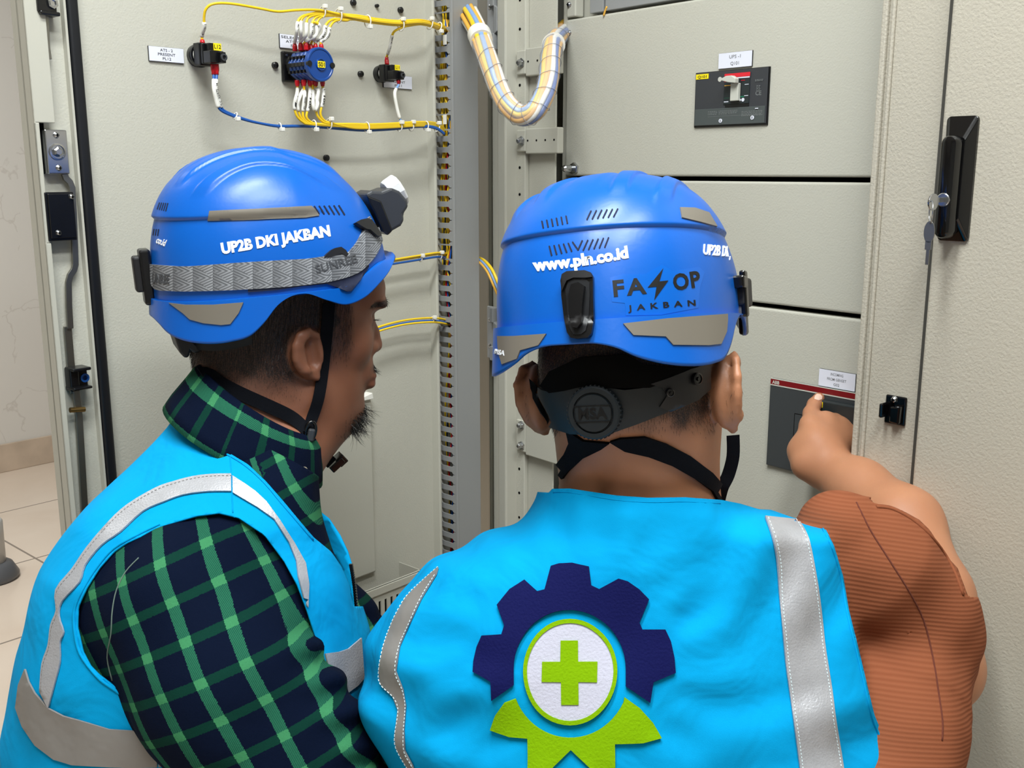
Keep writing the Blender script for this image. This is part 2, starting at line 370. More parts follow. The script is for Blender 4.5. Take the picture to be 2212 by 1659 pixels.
# cover screws
def screw(F, px, py, n, r, parent, axis=None, name='screw'):
    u, z = F.uz(px, py, n); m = MB(); m.lathe(F.P(u, z, n-.001), F.n, [(0, r*1.1), (.0012, r*1.1), (.0035, r*.85), (.0048, r*.45)], 16)
    m.box(F.at(u, z, n), -r*.55, r*.55, -r*.12, r*.12, .0035, .0052, 1); m.box(F.at(u, z, n), -r*.12, r*.12, -r*.55, r*.55, .0035, .0052, 1)
    return obj(name, m, [M['zinc'], M['dark']], parent)
screw(FR, 1230, 10, PN, .0045, cab); screw(FR, 1230, 71, PN, .0045, panels[0])
u, z = FR.uz(1236, 364, PN); m = MB(); m.lathe(FR.P(u+.006, z, PN-.002), nR, [(0, .011), (.006, .011), (.007, .009)], 6); m.lathe(FR.P(u+.003, z, PN), nR, [(0, .006), (.022, .006), (.026, .0035)], 14)
obj('latch_bolt', m, M['zinc'], panels[0], bevel=.0006)
# --- striker on the stile ---
t = thing('door_catch', 'small black plastic door catch screwed to the cabinet stile right of the pointing hand', 'door catch', FR.hit(1925, 915))
uc, zc0 = FR.uz(1912, 912); zc1 = FR.uz(1912, 850)[1]; uc1 = U(1960, 880)
m = MB(); m.box(FR, uc, uc1, zc0, zc1, 0, .004); obj('base_plate', m, M['black_gloss'], t, bevel=.0025, bseg=3)
wd_ = uc1-uc; zm = (zc0+zc1)/2; hh = (zc1-zc0)
m = MB(); m.prism(Frame(FR.P(0,0,0), nR, -uR) if False else FR, [(uc+wd_*.42, zc0+hh*.12), (uc+wd_*.88, zc0+hh*.08), (uc+wd_*.9, zc0+hh*.72), (uc+wd_*.75, zc0+hh*.7), (uc+wd_*.42, zc0+hh*.66)], .004, .014)
obj('jaw', m, M['black_gloss'], t, bevel=.002)
m = MB(); m.box(FR, uc+wd_*.02, uc+wd_*.2, zc0+hh*.25, zc0+hh*.75, .004, .02); obj('jaw', m, M['black_gloss'], t, bevel=.002)
for px, py in [(1932, 863), (1930, 906)]: screw(FR, px, py, .004, .0042, t)

# ================= the neighbour cabinet =================
nb2 = .024
uN0 = U(2052, 60, nb2)
ncab = thing('electrical_cabinet', 'closed beige electrical cabinet with black swing handle at the right edge', 'electrical cabinet', (FR.P(uN0+.4, 0, -.3).x, FR.P(uN0+.4, 0, -.3).y, 0))
obj('housing', MB().box(FR, uS1+.034, uN0+.8, 0, ZT, -.7, -.002), PC, ncab, bevel=.003)
nd = obj('door', MB().box(FR, uN0, uN0+.8, ZB, ZT-.02, .002, nb2), M['powder_warm'], ncab, bevel=.004, bseg=3)
obj('door_gap_shade', MB().box(FR, uN0-.0140, uN0-.002, ZB, ZT-.02, -.003, .0012), M['joint'], ncab)  # thin dark strip standing in for the shade beside the door edge
# handle
def HU(px, py, n): return FR.uz(px, py, n)
ul, ztp = HU(2050, 252, nb2); ur = HU(2118, 252, nb2)[0]; zbt = HU(2070, 521, nb2)[1]
wH = ur-ul; hH = ztp-zbt
hb = MB(); nb_, nt_ = nb2, nb2+.012
def rrect(u0, u1, z0, z1, r, k=5):
    out = []
    for cx, cz, a0 in ((u1-r, z1-r, 0), (u0+r, z1-r, 90), (u0+r, z0+r, 180), (u1-r, z0+r, 270)):
        for i in range(k+1): a = math.radians(a0+90*i/k); out.append((cx+r*math.cos(a), cz+r*math.sin(a)))
    return out
def loft(mb, F, loops, cap=(1, 1), mi=0):
    k = len(loops[0][0]); v = []; f = []
    for pts, n in loops: v += [F.P(a, b, n) for a, b in pts]
    for i in range(len(loops)-1):
        for j in range(k): f.append((i*k+j, i*k+(j+1)%k, (i+1)*k+(j+1)%k, (i+1)*k+j))
    if cap[0]: f.append(tuple(range(k))[::-1])
    if cap[1]: f.append(tuple((len(loops)-1)*k+j for j in range(k)))
    return mb.add(v, f, mi)
loft(hb, FR, [(rrect(ul, ur, zbt, ztp, .005), nb2), (rrect(ul, ur, zbt, ztp, .005), nb2+.004), (rrect(ul+wH*.18, ur-wH*.2, zbt+.024, ztp-.024, .005), nb2+.016)])
hd = obj('handle', hb, M['black_gloss'], ncab, bevel=.0012)
gb = MB(); g0 = ul+wH*.2; g1 = ur-wH*.26; zg0 = zbt+.004; zg1_ = ztp-.022; rr_ = (g1-g0)/2-.0005
loft(gb, FR, [(rrect(g0, g1, zg0, zg1_, rr_, 8), nb2+.012), (rrect(g0, g1, zg0, zg1_, rr_, 8), nb2+.027), (rrect(g0+.0015, g1-.0015, zg0+.0015, zg1_-.0015, rr_-.0015, 8), nb2+.0295), (rrect(g0+.005, g1-.005, zg0+.005, zg1_-.005, rr_-.005, 8), nb2+.031)])
obj('grip', gb, M['black_gloss'], hd, auto=35)
kn = nb2+.031; ku = (g0+g1)/2; kz = FR.uz(2052, 432, kn)[1]
obj('lock', MB().lathe(FR.P(ku, kz, kn-.002), nR, [(0, .0078), (.003, .0078), (.0035, .0068), (.0036, 0)], 24), M['zinc'], hd, smooth=False)
# key in the lock + ring + hanging key
kt = thing('key_ring', 'two small steel keys on a ring, one pushed into the black swing handle', 'keys', FR.P(ku, kz-.07, kn+.02))
KP = FR.P(ku, kz, kn)
m = MB(); kd = nR
kf = Frame(KP, nR, uR); 
m.box(kf, .0015, .012, -.0028, .0028, -.0009, .0009); loft(m, kf, [([(.012+.011+.011*math.cos(a), .0095*math.sin(a)-.002) for a in [2*math.pi*i/24 for i in range(24)]], -.001), ([(.012+.011+.011*math.cos(a), .0095*math.sin(a)-.002) for a in [2*math.pi*i/24 for i in range(24)]], .001)])
obj('key', m, M['zinc'], kt, bevel=.0003)
rc = kf.P(.026, -.013, 0)
ringp = [rc+nR*(.0125*math.cos(a))*.75+uR*(.0125*math.cos(a))*.55+Vector((0,0,1))*(.0125*math.sin(a)) for a in [2*math.pi*i/28 for i in range(28)]]
obj('ring', MB().tube(ringp, .0008, 8, closed=True), M['zinc'], kt, smooth=True)
kf2 = Frame(rc+Vector((0,0,-.0115)), (nR*-.15+uR*.95), (nR*.95+uR*.15)); m = MB()
loft(m, kf2, [([(.0062*math.cos(a), -.011+.0125*math.sin(a)) for a in [2*math.pi*i/24 for i in range(24)]], -.0008), ([(.0062*math.cos(a), -.011+.0125*math.sin(a)) for a in [2*math.pi*i/24 for i in range(24)]], .0008)])
m.box(kf2, -.0036, .0036, -.031, -.021, -.0008, .0008); m.box(kf2, -.0018, .0022, -.048, -.03, -.0007, .0007)
obj('key', m, M['steel_dull'], kt, bevel=.0003)

# ================= the open door =================
DU = lambda px, py, n=0: HD.uz(px, py, n)[0]; DZ = lambda px, py, n=0: HD.uz(px, py, n)[1]
dl0 = DU(50, 0, .016); dl1 = DU(96, 0, .016); ds0 = DU(152, 200); ds1 = DU(176, 200)
door = obj('door', MB().box(HD, dl0-.0, -.02, ZB, ZT, -.008, 0), PC, cab, bevel=.002)
m = MB(); m.box(HD, dl0, dl0+.002, ZB, ZT, -.022, .016)
m.box(HD, dl0, dl1, DZ(95, 265, .016), ZT, .012, .016); zz = DZ(95, 265, .016)
zn0, zn1 = DZ(110, 525, .016), zz
m.box(HD, dl0, DU(85, 265, .016), zn0, zn1, .012, .016); 
dl2 = DU(118, 600, .016); m.box(HD, dl0, dl2, ZB, zn0, .012, .016)
obj('edge_lip', m, M['powder_smooth'], door, bevel=.0015)
# rubber seal
sp = rrect(0, 1, 0, 1, .3, 4); m = MB(); ks = [(ds0+(ds1-ds0)*x, y*.013) for x, y in sp]
v = [HD.P(a, z, b) for z in (ZB+.03, ZT-.03) for a, b in ks]; k = len(ks)
m.add(v, [(j, (j+1)%k, k+(j+1)%k, k+j) for j in range(k)]+[tuple(range(k))[::-1], tuple(range(k, 2*k))])
obj('rubber_seal', m, M['rubber'], door, auto=50)
m = MB(); m.box(HD, ds0-.004, ds0-.001, ZB+.02, ZT-.02, 0, .01); obj('seal_channel', m, M['powder_smooth'], door)
# flange near the hinge
m = MB(); e0 = DU(928, 600); e1 = DU(941, 600)
m.box(HD, e0, e0+.006, ZB+.02, ZT-.02, 0, .018); m.box(HD, e0-.0, -.006, ZB, ZT, -.008, .004)
obj('hinge_flange', m, M['powder_smooth'], door, bevel=.002)
# locking rods and fittings: positions picked on the channel plane
def DP(px, py, n): return HD.P(*HD.uz(px, py, n), n)
def dbox(mb, x0, x1, y0, y1, n0, n1, mi=0, yref=None):
    ym = (y0+y1)/2; xm = (x0+x1)/2
    return mb.box(HD, DU(x0, ym, n1), DU(x1, ym, n1), DZ(xm, y1, n1), DZ(xm, y0, n1), n0, n1, mi)
# flat bars
def flatbar(name, pts, n, w, th, mt, parent):
    P = [HD.P(*HD.uz(x, y, n), n) for x, y in pts]; m = MB(); v = []; f = []
    for i, p in enumerate(P):
        t = (P[min(i+1, len(P)-1)]-P[max(i-1, 0)]).normalized(); s_ = t.cross(HD.n).normalized()
        v += [p-s_*w/2-HD.n*th, p+s_*w/2-HD.n*th, p+s_*w/2, p-s_*w/2]
    for i in range(len(P)-1):
        for k in range(4): f.append((i*4+k, i*4+(k+1)%4, i*4+4+(k+1)%4, i*4+4+k))
    f += [(3,2,1,0), tuple(len(v)-4+k for k in range(4))]; m.add(v, f); return obj(name, m, mt, parent, bevel=.0005)
flatbar('lock_rod', [(94, -60), (97, 30), (100, 102), (104, 128)], .009, .010, .004, M['steel_dull'], door)
flatbar('lock_rod', [(95, 96), (98, 130), (101, 180), (104, 200), (99, 212)], .0105, .007, .004, M['steel_dull'], door)
flatbar('lock_rod', [(140, 375), (144, 385), (152, 393), (157, 405), (160, 460), (163, 540), (164, 572), (161, 583), (153, 595), (149, 610), (150, 660), (153, 710)], .009, .008, .004, M['steel_dull'], door)
flatbar('lock_rod', [(147, 705), (150, 740), (155, 800), (161, 850)], .006, .010, .004, M['steel_dull'], door)
flatbar('lock_rod', [(164, 835), (172, 900), (178, 1000), (184, 1100), (190, 1250)], .009, .009, .005, M['steel_dull'], door)
m = MB(); m.tube([DP(151, 886, .012), DP(183, 884, .012)], .0035, 12); obj('lock_pin', m, M['brass'], door, smooth=False)
# lock plate
m = MB(); dbox(m, 100, 148, 280, 376, .0, .014); lp = obj('lock_plate', m, M['zinc'], door, bevel=.0015)
u, z = HD.uz(124, 328, .014); m = MB(); m.lathe(HD.P(u, z, .013), HD.n, [(0, .0105), (.003, .0105), (.0032, .0085), (.0012, .0082)], 24); m.lathe(HD.P(u, z, .013), HD.n, [(0, .0062), (.005, .0062), (.006, .004)], 6)
obj('hub_bolt', m, M['zinc'], lp)
for px, py in [(121, 292), (127, 363)]: screw(HD, px, py, .014, .0036, lp)
m = MB(); dbox(m, 101, 163, 415, 520, .0, .018); dbox(m, 107, 163, 418, 515, .018, .020)
lb = obj('lock_case', m, M['black'], door, bevel=.0015)
for px, py in [(154, 425), (126, 503)]: screw(HD, px, py, .02, .0034, lb)
m = MB(); dbox(m, 86, 99, 266, 376, .0, .002); obj('lock_slot', m, M['dark'], door)
m = MB(); dbox(m, 80, 121, -40, 26, 0, .02); dbox(m, 88, 131, 24, 33, 0, .022); rg = obj('rod_guide', m, M['black'], door, bevel=.0015)
u, z = HD.uz(113, 7, .02); obj('nut', MB().lathe(HD.P(u, z, .019), HD.n, [(0, .0068), (.004, .0068), (.0042, .004), (.002, .004)], 6), M['zinc'], rg)
m = MB(); dbox(m, 152, 172, 796, 846, 0, .016); dbox(m, 158, 198, 795, 802, 0, .026); dbox(m, 160, 201, 836, 842, 0, .026); dbox(m, 158, 190, 800, 838, 0, .012)
rg = obj('rod_guide', m, M['black'], door, bevel=.0015)
u, z = HD.uz(183, 816, .012); obj('washer', MB().lathe(HD.P(u, z, .011), HD.n, [(0, .006), (.0025, .006), (.0025, .0035), (.001, .0035)], 20), M['blue_wire'], rg)
# black cap studs on the door face
for px, py in [(761, 6), (812, 13), (863, 22), (592, 141), (777, 160), (703, 341)]:
    r = .0028 if px == 812 else .0048; u, z = HD.uz(px, py)
    obj('stud', MB().lathe(HD.P(u, z, 0), HD.n, [(0, r), (.005, r), (.0065, r*.6)], 12), M['black'], door, auto=40)
# document pocket low on the door and its vented shelf
m = MB(); F = HD; pu0, pu1 = DU(700, 1000, .012), DU(808, 1000, .012); pz1 = DZ(805, 862, .012)
pz0 = DZ(790, 1245, .012)
m.box(F, pu0-.12, pu1, pz0, pz1, 0, .010); obj('document_pocket', m, M['powder_smooth'], door, bevel=.003)
m = MB(); tri = [(DU(782, 884, .012), DZ(790, 886, .012)), (pu1, DZ(806, 876, .012)), (pu1-.02, DZ(788, 866, .012))]
m.prism(F, [(pu1-.05, pz1+.001), (pu1, pz1+.001), (pu1-.002, pz1+.012), (pu1-.045, pz1+.003)], .0, .016); obj('pocket_edge', m, M['white_plastic'], door, bevel=.001)
# perforated tray
sh = .06; su0 = DU(560, 1300, sh); su1 = DU(912, 1232, sh); sz1 = DZ(912, 1232, sh); sz0 = sz1-.20
m = MB()
rows = [(sz1-.012, sz1)]; slw, slh, pit = .0052, .026, .0135
mb_ = MB(); zr = [sz1-.026-slh, sz1-.026-slh-.058]
us = np.arange(su0+.01, su1-.012, pit)
def perforated(mb, F, u0, u1, z0, z1, n0, n1, slots, sw):
    """plate with upright slots: slots = list of (u, zlow, zhigh) sharing rows"""
    rows = sorted(set((a, b) for _, a, b in slots)); z = z0
    for a, b in rows:
        mb.box(F, u0, u1, z, a, n0, n1); cs = sorted(x for x, p, q in slots if p == a); x = u0
        for c_ in cs: mb.box(F, x, c_-sw/2, a, b, n0, n1); x = c_+sw/2
        mb.box(F, x, u1, a, b, n0, n1); z = b
    mb.box(F, u0, u1, z, z1, n0, n1)
perforated(m, HD, su0, su1, sz0, sz1, sh-.002, sh, [(x, zz_, zz_+slh) for zz_ in zr for x in us], slw)
m.box(HD, su0, su1, sz1-.012, sz1, sh-.006, sh+.004); m.box(HD, su1-.002, su1, sz0, sz1, 0, sh)
obj('vented_tray', m, M['powder_smooth'], door)
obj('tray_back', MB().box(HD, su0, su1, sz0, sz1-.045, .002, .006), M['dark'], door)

# ================= wiring duct on the door =================
nd_ = .05
for nd_ in np.arange(.03, .09, .001):
    cu = DU(982, 500, nd_)
    if topx(HD.P(cu, 1.3, 0))[0] < 941: break
nd_ = float(nd_); du0 = DU(936, 500, .002); du1 = DU(1035, 500, nd_)
DF = Frame(HD.P(cu, 0, 0), HD.n, -HD.u)                # the slotted side: u runs out from the door, n faces the camera's left
duct = thing('wiring_duct', 'tall grey slotted wiring duct running up the open door', 'wiring duct', HD.P((cu+du1)/2, ZB+.05, 0))
m = MB(); m.box(HD, cu+.002, du1, ZB+.05, ZT-.05, nd_-.002, nd_); m.box(HD, cu-.0005, cu+.0045, ZB+.05, ZT-.05, nd_-.006, nd_)
obj('cover', m, M['duct'], duct, bevel=.001)
obj('side_wall', MB().box(HD, du1-.002, du1, ZB+.05, ZT-.05, 0, nd_-.002), M['duct'], duct)
# slots: pitch from the photo
def slotz(y): return DF.uz(962, y)[1]
zs = []; pitch = (slotz(93)-slotz(359))/11.0
z_first = slotz(93)
k = -12
zz = z_first-pitch*70
allz = [z_first-pitch*i for i in range(-14, 60)]
allz = [z for z in allz if ZB+.08 < z < ZT-.08]
big = [slotz(50), slotz(272), slotz(548)]
m = MB(); sh_ = pitch*.50; s0, s1 = nd_*.06, nd_*.78; s2 = nd_*.86
prev = ZB+.05; m.box(DF, 0, s0, ZB+.05, ZT-.05, -.002, 0); m.box(DF, s2, nd_-.003, ZB+.05, ZT-.05, -.002, 0)
edges = []
for z in sorted(allz):
    b = any(abs(z-q) < pitch*.6 for q in big)
    if b: lo, hi = z-pitch*.62, z+pitch*.62
    else: lo, hi = z-sh_/2, z+sh_/2
    if edges and lo < edges[-1][1]+.0012: edges[-1] = (edges[-1][0], hi, edges[-1][2] or b)
    else: edges.append((lo, hi, b))
for lo, hi, b in edges:
    m.box(DF, s0, s2, prev, lo, -.002, 0); prev = hi; r = (hi-lo)/2 if not b else .003
    # rounded left end and notched right end of the slot
    if not b:
        for a_ in range(5):
            t0, t1 = a_/5*math.pi/2, (a_+1)/5*math.pi/2
            for sg in (1, -1):
                zc = (lo+hi)/2
                m.prism(DF, [(s0, zc+sg*r), (s0, zc+sg*r*math.sin(t0)) , (s0+r*(1-math.cos(t0)), zc+sg*r*math.sin(t0)), (s0+r*(1-math.cos(t1)), zc+sg*r*math.sin(t1)), (s0+r*(1-math.cos(t1)), zc+sg*r)][::sg], -.002, 0)
        zc = (lo+hi)/2
        for sg in (1, -1): m.prism(DF, [(s2, zc+sg*r*.12), (s1, zc+sg*r*.12), (s1-r*.9, zc+sg*r), (s2, zc+sg*r)][::sg], -.002, 0)
m.box(DF, s0, s2, prev, ZT-.05, -.002, 0)
obj('slotted_side', m, M['duct'], duct, recalc=True)
# slanted outer fold seen left of the slots
obj('side_foot', MB().box(HD, du0, cu-.0005, ZB+.05, ZT-.05, 0, .004), M['duct'], duct, bevel=.001)
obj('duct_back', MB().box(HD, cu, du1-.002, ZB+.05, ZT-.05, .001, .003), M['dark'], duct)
# wires inside the duct
cols = ['yellow', 'yellow', 'orange', 'yellow', 'blue_wire', 'yellow', 'dark_wire', 'orange', 'red_sleeve', 'yellow']
for i, c in enumerate(cols):
    r = random.Random(i); zt_, zb_ = (slotz(40) if i % 3 else ZT-.1), (slotz(1250) if c in ('red_sleeve', 'dark_wire', 'blue_wire') else slotz(620 if i % 2 else 1150)); n = 26
    if c == 'red_sleeve': zt_ = slotz(330)
    bu = nd_*(.2+.5*((i*37) % 10)/10); bn = .006+.008*r.random()
    pts = [DF.P(bu+.006*math.sin(q*1.1+i*2), zb_+(zt_-zb_)*q/n, -bn+.0025*math.sin(q*.7+i)) for q in range(n+1)]
    obj('wire', MB().tube(pts, .0017, 6), M[c], None, '%s wire lying inside the slotted wiring duct' % {'yellow': 'yellow', 'orange': 'pale orange', 'blue_wire': 'blue', 'dark_wire': 'dark', 'red_sleeve': 'red'}[c], 'wire', 'wires inside the wiring duct', smooth=True)
# hinges between door and post
for y in (45, 720):
    F = FR.at(U(1050, y), Z(1050, y), -.016); m = MB(); k = .05 if y > 100 else .05
    m.box(F, -.012, .016, -k, k, 0, .004); m.box(F, .012, .022, -k, -k*.45, 0, .018); m.box(F, .012, .022, k*.45, k, 0, .018); m.prism(F, [(.02, -k*.5), (.03, -k*.4), (.03, k*.4), (.02, k*.5)], 0, .016)
    h = obj('hinge', m, M['duct'], cab, bevel=.0015)
    [obj('hinge_screw', MB().lathe(F.P(-.002, s_*k*.5, .004), nR, [(0, .004), (.002, .004), (.003, .002)], 10), M['zinc'], h) for s_ in (-1, 1)]
# ================= writing =================
def text_geo(txt, bold=0, spacing=1.0):
    """2-D letters as (verts, faces), baseline y=0, capital height 1, starting at x=0; returns also the width"""
    c = bpy.data.curves.new('txt', 'FONT'); c.body = txt; c.size = 1; c.offset = bold; c.space_character = spacing; c.resolution_u = 3
    o = bpy.data.objects.new('txt', c); SC.collection.objects.link(o); dg = bpy.context.evaluated_depsgraph_get(); dg.update()
    me = bpy.data.meshes.new_from_object(o.evaluated_get(dg)); v = [(p.co.x, p.co.y) for p in me.vertices]; f = [tuple(p.vertices) for p in me.polygons]
    bpy.data.objects.remove(o); bpy.data.curves.remove(c); bpy.data.meshes.remove(me)
    k = 1/.69; xs = [p[0] for p in v]; x0 = min(xs); w = (max(xs)-x0)*k
    return [((a-x0)*k, b*k) for a, b in v], f, w
def text_on(F, u, z, n, h, txt, bold=.0, align='c', width=None, spacing=1.0, mb=None, mi=0, flip=False):
    v, f, w = text_geo(txt, bold, spacing); sx = (width/w) if width else h
    W = w*sx; x0 = {'c': -W/2, 'l': 0, 'r': -W}[align]; mb = mb or MB()
    mb.add([F.P(u+x0+a*sx, z+b*h, n) for a, b in v], f, mi); return mb
def plate(F, name, label, px, lines, hs, mt='white', cat='nameplate', th=.003, n=0, ink='ink', group='white nameplates on the cabinet'):
    """engraved sign: px = corner pixels (x0,y0 top left) (x1,y1 bottom right)"""
    (x0, y0), (x1, y1) = px; ym = (y0+y1)/2; u0 = F.uz(x0, ym, n+th)[0]; u1 = F.uz(x1, ym, n+th)[0]; um = (u0+u1)/2; zm = F.uz((x0+x1)/2, ym, n+th)[1]
    hh = abs(F.uz((x0+x1)/2, y0, n+th)[1]-F.uz((x0+x1)/2, y1, n+th)[1])/2
    t = thing(name, label, cat, F.P(um, zm-hh, n), group)
    obj('base', MB().box(F, u0, u1, zm-hh, zm+hh, n, n+th*.7), M['black'], t)
    obj('face', MB().box(F, u0+.0003, u1-.0003, zm-hh+.0003, zm+hh-.0003, n+th*.7, n+th), M[mt], t)
    mb = MB(); k = len(lines)
    for i, (tx, w) in enumerate(lines):
        zc = zm+hh*(1-(2*i+1)/k*.86-.14)+ (0 if k > 1 else 0); text_on(F, um, zc-hs*hh/2, n+th+.0002, hs*hh, tx, bold=.004, width=(u1-u0)*w, mb=mb)
    obj('lettering', mb, M[ink], t, recalc=False); return t
HDt = HD
def tilted(F, u, z, ang):
    g = F.at(u, z, 0); return g
plate(HD, 'nameplate', 'white nameplate reading ATS - 2 PRESENT PL12 left of the left pilot lamp', ((322, 102), (397, 134)), [('ATS - 2', .36), ('PRESENT', .50), ('PL12', .24)], .36)
plate(HD, 'nameplate', 'white nameplate reading SELECT half hidden above the blue rotary switch', ((605, 76), (668, 106)), [('SELECTOR', .92), ('ATS 1 -2', .62), ('S01', .3)], .36)
plate(HD, 'nameplate', 'white nameplate reading PRESENT PL11 behind the right pilot lamp', ((829, 163), (890, 191)), [('ATS - 1', .36), ('PRESENT', .5), ('PL11', .24)], .36)
plate(FR, 'nameplate', 'white nameplate reading UPS -1 Q101 above the small breaker', ((1552, 112), (1624, 146)), [('UPS -1', .34), ('Q101', .25)], .42, n=PN, ink='greyink')
plate(FR, 'nameplate', 'white nameplate reading INCOMING FROM GENSET G02 above the large breaker', ((1768, 802), (1848, 840)), [('INCOMING', .34), ('FROM GENSET', .52), ('G02', .16)], .30, n=PN, ink='greyink')

# ================= small circuit breaker Q101 =================
n = PN; q = lambda x, y, k=0: FR.uz(x, y, n+k)
u0 = q(1503, 215)[0]; u1 = q(1663, 205)[0]; z1 = q(1580, 151)[1]; z0 = q(1580, 273)[1]; w = u1-u0; h = z1-z0
F = FR.at(u0, z0, n)                                      # local: 0..w, 0..h
M['breaker'] = mat('breaker_grey', srgb(54, 56, 60), .45); M['breaker2'] = mat('breaker_window', srgb(74, 80, 80), .3); M['breaker_dark'] = mat('breaker_dark', srgb(34, 42, 44), .4)
M['red'] = mat('red_label', srgb(215, 35, 50), .4); M['dark_red'] = mat('dark_red_band', srgb(120, 8, 18), .35); M['lever'] = mat('lever_grey', srgb(196, 196, 186), .4); M['green'] = mat('green_label', srgb(20, 110, 80), .4)
M['breaker_print'] = mat('breaker_print', srgb(120, 124, 124), .5); M['breaker_big'] = mat('breaker_charcoal', srgb(58, 61, 63), .45)
t = thing('circuit_breaker', 'small dark grey circuit breaker with a white toggle lever set into the top cover', 'circuit breaker', F.P(w/2, 0, 0))
obj('bezel', MB().box(F, 0, w, 0, h, 0, .0025), M['black'], t, bevel=.0008)
bd = obj('front', MB().box(F, w*.012, w*.985, h*.03, h*.985, .0025, .004), M['breaker'], t, bevel=.0005)
obj('clear_window', MB().box(F, w*.02, w*.97, h*.035, h*.33, .004, .0048), M['breaker2'], t, bevel=.0004)
m = MB(); m.box(F, w*.42, w*.76, h*.39, h*.91, .004, .0055); obj('switch_panel', m, M['breaker_dark'], t, bevel=.0005)
obj('shadow_gap', MB().box(F, w*.44, w*.76, h*.335, h*.39, .004, .0044), M['black'], t)
m = MB(); m.box(F, w*.425, w*.765, h*.86, h*.93, .0055, .0058, 0); m.box(F, w*.425, w*.76, h*.835, h*.855, .0055, .0058, 1); m.box(F, w*.425, w*.50, h*.79, h*.798, .0055, .0058, 0); m.box(F, w*.65, w*.70, h*.79, h*.80, .0055, .0058, 0)
m.box(F, w*.43, w*.52, h*.715, h*.73, .0055, .0058, 2); m.box(F, w*.70, w*.75, h*.715, h*.725, .0055, .0058, 1); m.box(F, w*.43, w*.50, h*.50, h*.505, .0055, .0058, 3); m.box(F, w*.65, w*.70, h*.50, h*.52, .0055, .0058, 3); m.box(F, w*.70, w*.75, h*.52, h*.53, .0055, .0058, 1); m.box(F, w*.43, w*.49, h*.43, h*.445, .0055, .0058, 1)
obj('colour_marks', m, [M['red'], M['white'], M['orange'], M['green']], t)
m = MB(); m.box(F, w*.52, w*.655, h*.41, h*.76, .0055, .0057); obj('lever_slot', m, M['black'], t)
m = MB(); m.box(F, w*.545, w*.65, h*.44, h*.75, .0057, .012, 0)
m.prism(Frame(F.P(0,0,0), F.u, F.n), [(w*.47, h*.84), (w*.53, h*.875), (w*.60, h*.875), (w*.655, h*.82), (w*.655, h*.74), (w*.56, h*.76), (w*.47, h*.80)], .012, .021, 0)
obj('toggle_lever', m, M['lever'], t, bevel=.0008)
m = MB(); m.lathe(F.P(w*.355, h*.845, .004), F.n, [(0, .0036), (.0006, .0036)], 20); obj('round_mark', m, M['lever'], t)
m = MB()
for a, r in ((.645, .0018), (.685, .0026)): m.lathe(F.P(w*a, h*.455, .0055), F.n, [(0, r), (.0005, r)], 16); 
obj('button_mark', m, M['white'], t)
for a, b_ in ((.39, .105), (.815, .135)):
    s_ = obj('adjust_screw', MB().lathe(F.P(w*a, h*b_, .0048), F.n, [(0, .003), (.0008, .003)], 18), M['white'], t); obj('slot', MB().box(F.at(w*a, h*b_, 0), -.0005, .0005, -.0018, .0018, .0056, .0059), M['ink'], s_)
m = MB(); m.box(F, w*.845, w*.885, h*.285, h*.30, .0048, .0052, 0); m.box(F, w*.85, w*.88, h*.27, h*.285, .0048, .0052, 1); obj('sealing_loop', m, [M['white'], M['black']], t)
m = MB(); r = random.Random(3)
for (a0, a1, b0, b1, nr) in ((.21, .34, .22, .30, 3), (.36, .48, .22, .30, 3), (.49, .62, .23, .30, 3), (.67, .94, .17, .27, 4), (.83, .93, .76, .80, 2), (.85, .90, .60, .70, 4)):
    for i in range(nr):
        x = a0
        while x < a1-.01:
            l_ = .008+.02*r.random(); m.box(F, w*x, w*min(a1, x+l_), h*(b0+(b1-b0)*i/nr), h*(b0+(b1-b0)*i/nr+.010), .0049, .0051); x += l_+.008
for a0, a1, b_ in ((.21, .95, .185),): m.box(F, w*a0, w*a1, h*b_, h*(b_+.004), .0048, .0050)
obj('fine_print', m, M['breaker_print'], t)
m = text_on(F, w*.875, h*.52, .0042, h*.075, 'CE', bold=.01); obj('marking', m, M['breaker_print'], t, recalc=False)
lt = obj('tag', MB().box(F, w*.02, w*.195, h*.875, h*.965, .004, .0046), M['label_yellow'], t); obj('tag_lettering', text_on(F, w*.107, h*.895, .0048, h*.045, 'Q101', bold=.02, width=w*.125), M['ink'], lt, recalc=False)

# ================= large circuit breaker =================
u0 = q(1665, 900)[0]; u1 = u0+.205; z1 = q(1668, 815)[1]; z0 = q(1663, 1003)[1]; w = u1-u0; h = z1-z0; F = FR.at(u0, z0, n)
t = thing('circuit_breaker', 'large charcoal circuit breaker front with dark red top band under the pointing finger', 'circuit breaker', F.P(w/2, 0, 0))
obj('bezel', MB().box(F, 0, w, 0, h, 0, .006), M['breaker_big'], t, bevel=.0012)
m = MB(); m.box(F, .001, w-.001, h*.935, h*.995, .006, .0066); bnd = obj('red_band', m, M['dark_red'], t); m = MB(); m.box(F, .001, w-.001, h*.922, h*.935, .006, .0066); m.box(F, .001, w-.001, h*.995, h*1.003, .005, .0066); obj('band_edge', m, M['lever'], t)
obj('band_lettering', text_on(F, .004, h*.945, .0068, h*.035, 'ABB', bold=.03, align='l'), M['lever'], bnd, recalc=False)
ua, za = q(1722, 880); ua -= u0
obj('inset_frame', MB().box(F, ua, w-.02, h*.12, h*.66, .006, .0064), M['black'], t)
obj('inset', MB().box(F, ua+.0015, w-.0215, h*.125, h*.65, .0064, .0068), M['breaker_big'], t)
ub = q(1776, 880, .02)[0]-u0; uc_ = q(1846, 900, .02)[0]-u0; zt_ = q(1780, 866, .02)[1]-z0
m = MB(); m.box(F, ub-.01, uc_, h*.16, zt_, .0068, .02); obj('raised_block', m, M['breaker_dark'], t, bevel=.002)
